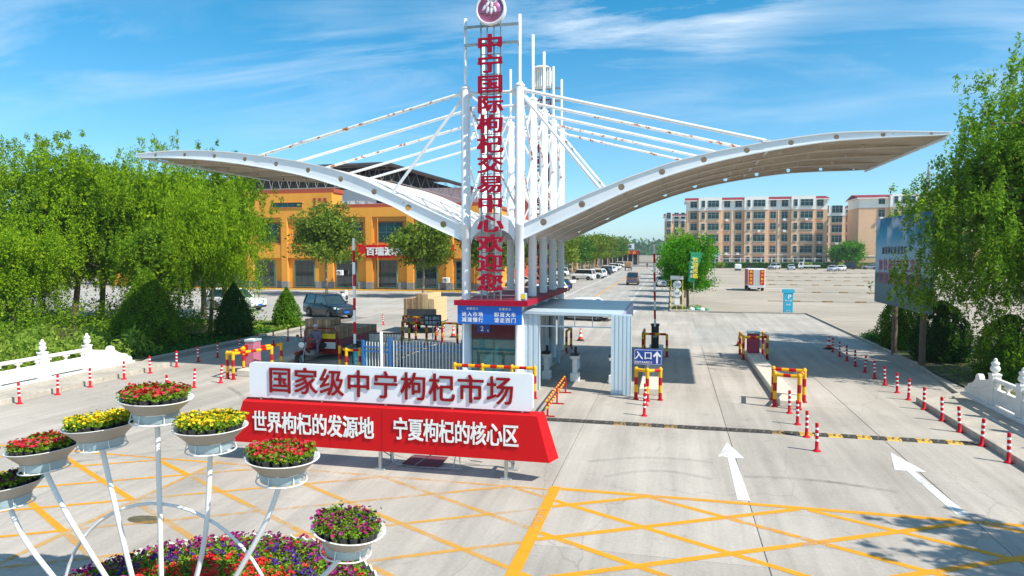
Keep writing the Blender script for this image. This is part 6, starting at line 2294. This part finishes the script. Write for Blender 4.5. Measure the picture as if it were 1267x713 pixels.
# arena with a trussed roof behind the hall
ar = thing('arena_roof', 'dark steel trussed arena roof rising behind the orange market hall', 'roof', (-48, 96, 0))
top = [(-24, 17.6), (5.5, 17.9), (7, 17.8), (18, 14.6), (20, 14.0)]
bot = [(-24, 14.6), (0, 14.7), (6.4, 15.6), (17.8, 12.5), (20, 12.0)]
Ztop = lambda x: float(np.interp(x, [a for a, b in top], [b for a, b in top]))
Zbot = lambda x: float(np.interp(x, [a for a, b in bot], [b for a, b in bot]))
M().prism(top + [(20, 14.3), (7, 18.15), (5.5, 18.3), (-24, 18.0)], -.5, 26).build('roof_deck', 'roof_dark', ar)
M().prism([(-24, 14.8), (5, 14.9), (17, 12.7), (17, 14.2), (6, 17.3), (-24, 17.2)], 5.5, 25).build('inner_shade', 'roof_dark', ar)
nx = [-24 + 1.55 * k for k in range(29)]
for row, yy in enumerate((0, 4.0)):
    M().tube([(x, yy, Ztop(x) - .12) for x in nx], .09, 6).build('top_chord', 'truss_grey', ar)
    M().tube([(x, yy, Zbot(x)) for x in nx], .08, 6).build('bottom_chord', 'truss_grey', ar)
    for k in range(len(nx) - 1):
        a, b = (nx[k], nx[k + 1])
        M().tube([(a, yy, Zbot(a)), ((a + b) / 2, yy, Ztop((a + b) / 2) - .1), (b, yy, Zbot(b))], .045, 5).build('web_member', 'truss_grey', ar)
for k in range(0, len(nx), 3):
    M().tube([(nx[k], 0, Zbot(nx[k])), (nx[k], 4, Zbot(nx[k]))], .05, 5).build('tie', 'truss_grey', ar)
aw = thing('arena_wall', 'white upper wall with a ribbon of windows under the arena roof', 'building', (-40, 97, 0))
M().box(-14, 10, 0, 12, 0, 14.4).build('wall', 'apt_white', aw)
for k in range(8):
    M().box(-3.9 + k * 1.15, -2.85 + k * 1.15, -.08, 0, 12.3, 13.4).build('window', 'window_glass', aw)
va = thing('glass_vault', 'blue glazed barrel vault seen beyond the end of the arena roof', 'roof', (-39.5, 106, 0))
NV = 10
for k in range(12):
    vs = []
    x0, x1 = -11 + k * 1.6, -11 + (k + 1) * 1.6 - .08
    for a in range(NV + 1):
        th = PI * a / NV
        vs += [(x0, 8 - 8 * math.cos(th), 10.5 + 4.6 * math.sin(th)), (x1, 8 - 8 * math.cos(th), 10.5 + 4.6 * math.sin(th))]
    M().add(vs, [(2 * a, 2 * a + 1, 2 * a + 3, 2 * a + 2) for a in range(NV)]).build('glazing_strip', 'roof_blue', va)
    M().tube([(x1 + .04, 8 - 8.05 * math.cos(PI * a / NV), 10.5 + 4.66 * math.sin(PI * a / NV)) for a in range(NV + 1)], .07, 5).build('rib', 'frame_white', va)
M().box(-11, 8.2, .05, 16, 0, 10.5).build('wall', 'roof_dark', va)
cw = thing('coral_wall', 'coral red end wall of a hall seen between the gate columns', 'building', (-18, 96, 0))
M().prism([(-5.2, 0), (.9, 0), (.9, 8.0), (-5.2, 15.9)], 0, 3).build('wall', 'coral', cw)
M().prism([(-5.3, 15.9), (.9, 8.0), (1.3, 8.0), (-5.3, 16.5)], -.2, 3.2).build('coping', 'apt_white', cw)

# shop building closing the road
es2 = thing('shop_building', 'low shop with a red sign across the far end of the market road', 'shop', (-21, 256, 0))
M().box(-12, 9, 0, 12, 0, 5.2).build('wall', 'dark_glass', es2)
M().box(-12.1, 9.1, -.4, 12, 5.2, 5.5).build('roof', 'grey_steel', es2)
M().box(-4.5, 8.8, -.5, 0, 3.9, 5.19).build('shop_sign', 'red', es2)
for k in range(6):
    chars('枸杞交易中心'[k], -3.2 + 2.1 * k, -.52, 4.55, 1.15, 'yellow', es2, depth=.05, bold=.04)
for k in range(8):
    M().box(-4.4 + k * 1.85, -4.2 + k * 1.85, -.1, 0, 0, 3.9).build('mullion', 'frame_white', es2)
M().box(1.5, 7.2, 1, 1.3, 5.8, 7.8).build('roof_sign', 'white_plain', es2)
chars('枸杞城', 4.4, .96, 6.8, 1.2, 'navy', es2, 1.3, depth=.04, bold=.03)
M().box(-13, -5, -4, 5, 0, 6.3).build('white_block', 'white_plain', es2)

# ================================================================== APARTMENT BLOCKS
KS = 225 / 190
win_cache = {}


def apt_window(par, x, z, y, w_, h_, plain=True):
    k = (round(w_, 1), round(h_, 1))
    if k not in win_cache:
        w2, h2, ft = k[0] / 2, k[1], .07
        f = M().box(-w2, w2, -.08, .05, 0, ft).box(-w2, w2, -.08, .05, h2 - ft, h2).box(-w2, -w2 + ft, -.08, .05, ft, h2 - ft).box(w2 - ft, w2, -.08, .05, ft, h2 - ft)
        n = max(1, round(k[0] / 1.1))
        for i in range(1, n):
            f.box(-w2 + k[0] * i / n - .035, -w2 + k[0] * i / n + .035, -.07, .02, ft, h2 - ft)
        f.box(-w2, w2, -.06, .02, h2 * .62, h2 * .62 + .07)
        f.box(-w2 - .1, w2 + .1, -.22, -.08, -.10, .0)
        a = f.build('window', 'frame_grey', par)
        b = M().box(-w2 + ft, w2 - ft, -.02, .03, ft, h2 - ft).build('pane', 'window_glass', a)
        win_cache[k] = (a.data, b.data)
    else:
        a = link('window', win_cache[k][0], par)
        b = link('pane', win_cache[k][1], a)
    a.location = (x, y, z)
    return a


def apartment(label, x0, cols, bays, x1, Y, zs, wh, ztop, xo=0.0, side=None):
    t = thing('apartment_block', label, 'building', (x0, Y, 0), 0, 'apartment blocks beyond the gravel lot')
    W_ = x1 - x0
    zw = zs[-1] - 1.0
    M().box(0, W_, .0, 13, 0, zw).build('wall', 'apt_tan', t)
    M().box(.02, W_ - .02, .02, 12.9, zw, ztop).build('upper_wall', 'apt_white', t)
    M().prism([(-.1, ztop + .02), (-.1, ztop + .2), (6.5, ztop + 1.3), (13.1, ztop + .2), (13.1, ztop + .02)], -.5, W_ + .5, 'x').build('roof', 'apt_roof', t)
    M().box(-.7, W_ + .7, -.9, 13.8, ztop - .25, ztop).build('eaves', 'apt_white', t)
    for a, b in bays:
        M().box(a - x0, b - x0, -.9, .0, 0, zw - .01).build('bay', 'apt_tan_light', t)
        M().box(a - x0 - .1, b - x0 + .1, -1.1, .0, zw, ztop + .9).build('bay_top', 'apt_white', t)
    for z in zs[:1]:
        M().box(-.05, W_ + .05, -1.0 if False else -.12, 0, z + wh + .5, z + wh + .7).build('string_course', 'apt_white', t)
    for a, b in cols:
        inb = any(p - .1 <= a and b <= q_ + .1 for p, q_ in bays)
        for i, z in enumerate(zs):
            top = i == len(zs) - 1
            yy = (-1.1 if top else -.9) if inb else (.0 if not top else .02)
            apt_window(t, (a + b) / 2 - x0, z, yy - .02, b - a, wh)
            if not top and random.random() < .25 and b - a > 1.6:
                M().box((a + b) / 2 - x0 - .5, (a + b) / 2 - x0 + .3, yy - .75, yy - .25, z - .75, z - .15, .04).build('air_conditioner', 'white_plain', t)
            if not top and b - a > 1.6:
                M().box(a - x0, b - x0, yy - .12, yy - .001, z + wh + .05, z + wh + .4).build('lintel', 'apt_red', t)
    for x in (W_ * .33, W_ * .66):
        M().box(x - .06, x + .06, -.2, -.05, .5, zw).build('drain_pipe', 'bowl_white', t)
    # windows and string on the left gable
    return t


c1 = [(4.53, 6.32), (7.39, 8.33), (9.01, 11.91), (13.22, 14.71), (16.01, 17.67), (18.89, 19.77), (20.51, 23.43), (24.7, 26.26), (27.52, 29.14), (30.39, 31.28), (32.0, 35.01), (36.07, 37.65)]
b1 = [(6.75, 12.5), (18.35, 24.1), (29.9, 35.55)]
sc = lambda l, k=KS, o=0: [(a * k + o, b * k + o) for a, b in l]
zs = [5 + (z - 5) * KS for z in (1.75, 4.65, 7.6, 10.6, 13.55, 16.65)]
zs = [max(z, 1.1) for z in zs]
apartment('long apartment block with three white-topped bays, nearest behind the hedge', 3.64 * KS, sc(c1), sc(b1), 38.7 * KS, 225, zs, 2.15, 21.0)
k3 = 215 / 180
c3 = [(49.0, 51.0)] + [(a + 44.9, b + 44.9) for a, b in c1[1:]]
apartment('tan apartment block with a red roof behind the billboard', 43.6 * k3, [(a * k3, b * k3) for a, b in [(47.9, 49.3), (51.0, 51.9), (52.7, 55.6), (57.1, 58.6), (60, 61.6), (63, 64), (65, 68)]], [(50.3 * k3, 56.2 * k3), (62.4 * k3, 68.6 * k3)], 70 * k3, 215, [z - .3 for z in zs], 2.15, 20.3)
apartment('lower apartment block set back between the two nearer blocks', 50.8, [(52.4, 53.5), (54.5, 58.0), (59.4, 61.0)], [(51.8, 58.6)], 61.8, 262, [z for z in zs[:5]] + [zs[5] - .3], 2.6, 19.9)
apartment('distant apartment block at the left behind the long block', -3.4, [(-2.6, -.8), (.6, 2.4), (3.4, 5.0)], [(-2.9, -.4)], 5.6, 300, zs, 2.6, 20.0)

# hedge, fence and shrubs before the blocks
hg = thing('hedge', 'long clipped green hedge before the apartment blocks', 'hedge', (5, 213, 0))
rng = np.random.default_rng(5)
P = np.stack([rng.uniform(0, 57, 9000), rng.uniform(-.7, .7, 9000), rng.uniform(0, 1.7, 9000)], 1)
V, F = leaf_quads(P, .5, rng, .7)
fast_mesh('foliage', V, F, 'hedge_leaf', hg, kind='stuff')
M().box(0, 57, -.4, .4, 0, 1.4).build('core', 'cypress_leaf', hg)
yf = thing('railing_fence', 'pale railing fence with regular posts behind the hedge', 'fence', (5, 217, 0))
M().box(0, 57, -.05, .05, 2.7, 2.85).box(0, 57, -.05, .05, 1.7, 1.8).build('rail', 'bowl_white', yf)
pf = None
for k in range(20):
    if pf is None:
        o = M().box(-.12, .12, -.12, .12, 0, 3.1).build('post', 'bowl_white', yf)
        pf = o.data
    else:
        o = link('post', pf, yf)
    o.location = (k * 3, 0, 0)
for i, x in enumerate((8.5, 13.8, 29.0, 37.8, 46.6, 52)):
    t = thing('yellow_shrub', 'round yellow-green shrub before the hedge, %s from the left' % ORD[i], 'shrub', (x, 210.5, 0), 0, 'yellow shrubs before the hedge')
    crown(t, 'shrub_leaf', (0, 0, .9), (1.2, 1, .9), 14, 40, .3, .35, 60 + i)
    M().tube([(0, 0, 0), (0, 0, .9)], .06, 5).build('stem', 'bark', t)

# ================================================================== TREES
TG = 'tall willows in the left garden'
W_ = 'willow_leaf'
tree('willow_tree', 'tall drooping willow at the left edge of the picture, behind the stone parapet', 'tree', (-43.5, 34.5), 8.5, (-43.2, 34.5, 7.2), (4.9, 4.2, 5.6), .22, 'willow_mid', 230, 330, .5, .165, 1, 1.0, group=TG, vert=.25, asp=.42)
tree('willow_tree', 'bright willow, second from the left edge, with the tallest rounded top', 'tree', (-37.8, 36.5), 9, (-37.8, 36.5, 7.6), (4.7, 4.0, 5.6), .22, W_, 230, 330, .5, .165, 2, 1.0, group=TG, vert=.25, asp=.42)
tree('willow_tree', 'tall willow with reddish twigs in the middle of the left clump', 'tree', (-32.6, 38.5), 9, (-32.6, 38.5, 7.2), (4.1, 3.6, 5.0), .20, W_, 190, 240, .48, .18, 3, 1.2, group=TG, vert=.4, asp=.36)
tree('willow_tree', 'dark leafy tree under the left tip of the canopy', 'tree', (-29.2, 40.5), 8.5, (-29.4, 40.5, 7.2), (3.0, 3.0, 4.3), .20, 'willow_dark', 110, 230, .5, .18, 4, .6, group=TG, asp=.4)
tree('willow_tree', 'fine-leaved willow nearest the orange hall, overhanging the left cypress', 'tree', (-27.0, 35.6), 6.8, (-26.6, 35.6, 5.9), (2.9, 2.8, 3.4), .14, W_, 170, 250, .42, .14, 5, 1.5, group=TG, vert=.5, asp=.32)
tree('willow_tree', 'shaded willow in the second row behind the left clump', 'tree', (-41.0, 42), 9, (-41.0, 42, 7.6), (4.4, 3.6, 4.8), .22, 'willow_dark', 110, 220, .55, .22, 6, 1.0, group=TG, asp=.4)
tree('willow_tree', 'low spreading willow in front of the left clump beside the parapet', 'tree', (-35.6, 30.6), 5.4, (-35.6, 30.6, 4.4), (3.7, 2.6, 3.0), .15, W_, 150, 300, .42, .14, 7, 1.0, group=TG, vert=.25, asp=.42)
tree('willow_tree', 'dark willow in the back row left of the arena roof', 'tree', (-34.6, 45), 9.5, (-34.6, 45, 7.9), (4.0, 3.2, 4.5), .22, 'willow_dark', 100, 220, .55, .22, 8, 1.0, group=TG, asp=.4)
tree('willow_tree', 'slender dark tree between the two cypresses of the left garden', 'tree', (-28.6, 33.0), 5.2, (-28.6, 33.0, 4.4), (1.9, 1.9, 2.8), .12, 'willow_dark', 60, 220, .42, .16, 9, .8, group=TG, asp=.38)
for i, (x, y, h, r, m_, lb_) in enumerate([
    (-26.6, 30.2, 4.1, 1.7, 'willow_dark', 'broad dark green juniper beside the end of the left parapet'),
    (-24.6, 34.6, 3.1, 1.02, 'cypress_leaf', 'dark upright cypress under the overhanging willow'),
    (-24.4, 39.8, 2.6, .86, 'juniper_leaf', 'small bright green cone-shaped juniper by the parked vehicles'),
    (11.35, 38.4, 2.6, .95, 'juniper_leaf', 'bright rounded juniper between the billboard posts and the lot'),
    (11.9, 34.4, 2.7, 1.15, 'cypress_leaf', 'dark rounded juniper behind the nearer billboard post'),
    (12.7, 29.8, 2.5, 1.15, 'juniper_leaf', 'rounded juniper behind the finial of the right parapet')]):
    t = thing('juniper_bush', lb_, 'bush', (x, y, 0))
    rng = np.random.default_rng(100 + i)
    n = int(13000 * r * h / 3)
    zt = rng.random(n) ** (1.15)
    if i == 0:
        prof = np.interp(zt, [0, .1, .35, .65, .88, 1], [.85, 1, .86, .52, .22, .03])
    elif x > 0:
        prof = np.interp(zt, [0, .1, .35, .65, .88, 1], [.72, .93, 1, .85, .5, .1])
    else:
        prof = np.interp(zt, [0, .06, .3, .6, .85, 1], [.6, .9, 1, .70, .32, .03])
    ang = rng.uniform(0, 2 * PI, n)
    lump = 1 + .10 * np.sin(ang * 5 + zt * 9 + i) + .09 * np.sin(ang * 9 - zt * 17) + .07 * np.sin(ang * 17 + zt * 31) + .05 * rng.normal(size=n)
    rr = prof * lump * r * (1 - .28 * rng.random(n) ** 2)
    P = np.stack([rr * np.cos(ang), rr * np.sin(ang), zt * h + .05], 1)
    V, F = leaf_quads(P, .12, rng, .45, vert=-.25)
    fast_mesh('crown', V, F, m_, t)
    M().lathe([(r * .45, .1), (r * .70, h * .2), (r * .58, h * .4), (r * .28, h * .68), (.03, h * .9)], n=12).build('inner_crown', 'cypress_leaf', t)
    M().tube([(0, 0, -.05), (0, 0, .6)], .09, 7).build('trunk', 'bark', t)

# undergrowth of the left garden
ug = thing('undergrowth', 'dark shrubs growing under the willows', 'shrubs', (-34, 32, 0))
ug['kind'] = 'stuff'
rng = np.random.default_rng(21)
K = np.stack([rng.uniform(-18, 9, 90), rng.uniform(-7, 8, 90), rng.uniform(.3, 1.5, 90)], 1)
idx = np.repeat(np.arange(90), 260)
P = K[idx] + rng.normal(size=(len(idx), 3)) * np.array([.65, .65, .42])
P = P[P[:, 2] > .02]
V, F = leaf_quads(P, .16, rng, .5)
fast_mesh('foliage', V, F, 'willow_dark', ug, kind='stuff')
for k, (nm, x0, x1, y0, y1, n, h, m_, lf) in enumerate([
    ('reeds', -36, -23.9, 17.0, 28.2, 34000, 1.55, 'grass_leaf', .30),
    ('ground_cover', -27, -23.7, 27, 42.7, 14000, .28, 'hedge_leaf', .14),
    ('ground_cover', -25.8, -23.7, 37.5, 42.6, 3500, .35, 'shrub_leaf', .14),
    ('grass', -60, -24, 38, 42.6, 9000, .3, 'grass_leaf', .18),
    ('grass', 10.8, 15, 26.5, 44, 5000, .10, 'grass_leaf', .10),
    ('shrub_patch', 9.9 + .8, 11.6, 40.5, 43.5, 2200, .5, 'hedge_leaf', .14),
    ('weeds', .1, 2.5, 59.4, 62.3, 1500, .35, 'shrub_leaf', .14)]):
    rng = np.random.default_rng(300 + k)
    P = np.stack([rng.uniform(x0, x1, n), rng.uniform(y0, y1, n), np.zeros(n)], 1)
    den = np.sin(P[:, 0] * 1.7 + k) * np.sin(P[:, 1] * 1.3 - k) + rng.normal(size=n) * .5
    P = P[den > -.35]
    P[:, 2] = .05 + rng.random(len(P)) * h * (0.6 + .4 * np.sin(P[:, 0] * 2.3) * np.cos(P[:, 1] * 1.9))
    V, F = leaf_quads(P, lf, rng, .28 if 'cover' not in nm else .6, vert=-.5 if nm in ('reeds', 'grass', 'weeds') else 0)
    o = fast_mesh(nm, V, F, m_, kind='stuff')
    tag(o, {'reeds': 'pale green reeds behind the left parapet', 'ground_cover': 'low leafy ground cover in the left garden' if k == 1 else 'bright low shrubs at the corner of the left garden', 'grass': 'grass under the trees', 'shrub_patch': 'low shrubs at the corner of the right garden', 'weeds': 'weeds in the roadside tree bed'}[nm], 'plants')

# right-hand trees
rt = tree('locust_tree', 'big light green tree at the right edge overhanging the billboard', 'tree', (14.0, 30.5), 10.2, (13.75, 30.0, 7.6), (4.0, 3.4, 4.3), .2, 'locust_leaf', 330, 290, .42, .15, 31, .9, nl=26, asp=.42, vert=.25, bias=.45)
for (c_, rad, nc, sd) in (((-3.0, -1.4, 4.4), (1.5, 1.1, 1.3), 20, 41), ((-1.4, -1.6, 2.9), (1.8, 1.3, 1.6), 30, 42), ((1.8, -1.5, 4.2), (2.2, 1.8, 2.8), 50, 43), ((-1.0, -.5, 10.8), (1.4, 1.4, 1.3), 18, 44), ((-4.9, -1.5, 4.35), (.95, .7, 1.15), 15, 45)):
    crown(rt, 'willow_dark' if sd in (41, 42, 45) else 'locust_leaf', c_, rad, nc, 200, .28, .125, sd, .9, asp=.4, vert=.3)  # low hanging branches: their shade is painted in with a darker leaf colour
M().tube([(-.2, 0, 2.5), (-1.6, -.8, 4.6), (-3.6, -1.5, 5.0)], .06, 6, .02).tube([(0, 0, 2), (1, -1, 4), (2, -1.6, 5.5)], .08, 6, .02).tube([(-.1, -.2, 1.8), (-1.2, -1.2, 3.4)], .05, 6, .02).build('branch', 'bark_grey', rt)
tree('locust_tree', 'second tree behind the big one at the right edge', 'tree', (17.5, 37), 9, (17.2, 37, 6.8), (3.8, 3.4, 4.4), .2, 'locust_leaf', 110, 210, .5, .17, 32, .6, asp=.42)
tree('locust_tree', 'slim young tree beside the right post of the billboard', 'tree', (13.1, 40.5), 7.8, (13.3, 40.5, 5.9), (1.9, 1.9, 3.1), .09, 'locust_leaf', 60, 200, .42, .15, 33, .6, asp=.42)
tree('locust_tree', 'tree outside the right edge whose shade falls on the yellow box marking', 'tree', (12.9, 10.4), 7.2, (11.9, 10.6, 6.2), (2.3, 1.5, 1.6), .15, 'locust_leaf', 70, 230, .36, .16, 34, .3, asp=.45)

# street trees
SG = 'street trees before the orange hall'
tree('street_tree', 'leafy street tree before the orange hall, above the slate blue car', 'tree', (-38.4, 71), 8.6, (-38.2, 71, 6.9), (4.1, 3.4, 3.5), .17, 'street_leaf', 95, 95, .55, .36, 51, group=SG, asp=.55, barkm='bark_grey')
tree('street_tree', 'leafy street tree before the orange hall, beside the gate columns', 'tree', (-26.4, 70), 7.0, (-26.4, 70, 5.7), (4.0, 3.3, 2.5), .15, 'street_leaf', 80, 95, .5, .34, 52, group=SG, asp=.55, barkm='bark_grey')
protos = []
RG = 'trees lining the left of the market road'
for i in range(3):
    protos.append(tree('street_tree', '', 'tree', (0, 0), 6.6, (0, 0, 5.6), (3.7, 3.7, 2.7), .15, ('street_leaf', 'street_leaf', 'hedge_leaf')[i], 60, 70, .6, .45, 70 + i, group=RG, asp=.55, barkm='bark_grey', nl=8))
for i in range(15):
    p = protos[i % 3]
    o = p if i < 3 else copy_tree(p)
    y = 74 + i * 12.6
    o.location = (-19.6 + (.5 if i % 2 else -.3) - (0 if i < 11 else 0), y, 0)
    o.rotation_euler = (0, 0, i * 1.3)
    s_ = 1 + .08 * math.sin(i * 2.1) + (.12 if i > 8 else 0)
    o.scale = (s_, s_, s_)
    tag(o, 'round-crowned street tree, %s from the gate in the row left of the road' % ORD[i], None, RG)
tree('round_tree', 'dense round green tree beside the speed sign on the right of the market road', 'tree', (1.35, 60.3), 5.0, (1.15, 60.3, 3.95), (2.25, 2.1, 2.65), .14, 'round_leaf', 130, 170, .34, .19, 81, asp=.5, barkm='bark', bias=.5)
BG = 'trees in the row behind the round roadside tree'
for i, y in enumerate((66.5, 76, 87, 99, 112, 126, 150)):
    tree('round_tree', 'roadside tree, %s in the row hidden behind the round tree' % ORD[i], 'tree', (.9 + (i % 2) * .5, y), 4.6, (1.0 + (i % 2) * .5, y, 4.0 if i < 5 else 5.4), (1.9, 1.9, 2.2) if i < 5 else (3.0, 3, 3.3), .12, 'round_leaf' if i < 5 else 'willow_leaf', 50, 70, .4, .32, 82 + i, group=BG, nl=6)
tree('small_tree', 'dark green tree at the far right end of the hedge before the set-back block', 'tree', (49.3, 214), 4.2, (49.3, 214, 4.6), (4.4, 3, 2.9), .2, 'round_leaf', 70, 90, .7, .6, 95, nl=6)

# ================================================================== FAR THINGS
py_ = thing('power_pylon', 'far lattice power pylon rising above the right-hand apartment block', 'pylon', (146, 450, 0))
q = M()
for s1, s2 in ((1, 1), (1, -1), (-1, 1), (-1, -1)):
    q.tube([(s1 * 4, s2 * 4, 0), (s1 * 1, s2 * 1, 40), (0, 0, 57)], .22, 5)
q.build('leg', 'truss_grey', py_)
for z, L in ((38, 7), (44, 6), (50, 5)):
    M().tube([(-L, 0, z), (L, 0, z)], .2, 5).build('cross_arm', 'truss_grey', py_)
for k in range(8):
    z0, z1 = 5 * k, 5 * k + 5
    a, b = 4 - 3 * z0 / 40, 4 - 3 * z1 / 40
    M().tube([(-a, -a, z0), (b, -b, z1)], .12, 4).tube([(a, -a, z0), (-b, -b, z1)], .12, 4).build('bracing', 'truss_grey', py_)

rng = np.random.default_rng(9)
nx_, ny_ = 220, 26
X = np.linspace(-4200, 3200, nx_)
Y = np.linspace(1900, 3300, ny_)
gx, gy = np.meshgrid(X, Y)
Z = np.zeros_like(gx)
for o_ in range(1, 8):
    f = 2 ** o_ / 5200
    a1, a2 = rng.uniform(0, 6, 2)
    rot = rng.uniform(-.8, .8)
    Z += (1 - np.abs(np.sin((gx * math.cos(rot) + gy * math.sin(rot)) * f * 2 + a1) * np.cos(gy * f * 1.3 + a2))) / 1.55 ** o_
Z = (Z - Z.min()) / (Z.max() - Z.min())
Z = Z * 72 * np.clip((gy - 1900) / 600, 0, 1) * np.clip((3300 - gy) / 400, 0, 1) - 3
V = np.stack([gx, gy, Z], -1).reshape(-1, 3)
F = np.array([[j * nx_ + i, j * nx_ + i + 1, (j + 1) * nx_ + i + 1, (j + 1) * nx_ + i] for j in range(ny_ - 1) for i in range(nx_ - 1)])
struct(fast_mesh('mountains', V, F, 'rock'))
# distant belt of trees and plain
tb = crown(None, 'hedge_leaf', (-60, 900, 5), (900, 60, 9), 700, 40, 6, 7, 77, name='distant_woods', kind='stuff')[0]
tag(tb, 'distant belt of trees on the plain before the mountains', 'woods')

# the dusty air between here and the mountains
HZ = bpy.data.materials.new('air')
HZ.use_nodes = True
ht = HZ.node_tree
ht.nodes.clear()
pv = nd(ht, 'ShaderNodeVolumePrincipled')
pv.inputs['Color'].default_value = (.80, .88, .97, 1)
pv.inputs['Density'].default_value = .00026
pv.inputs['Anisotropy'].default_value = .2
ho = nd(ht, 'ShaderNodeOutputMaterial')
lk(ht, pv.outputs[0], ho.inputs['Volume'])
MATS['air'] = HZ
hz = M().box(-6100, 6100, -400, 9100, -1.2, 78).build('haze', 'air')
hz['kind'] = 'stuff'
hz['label'] = 'thin dusty air fading the mountains to blue'
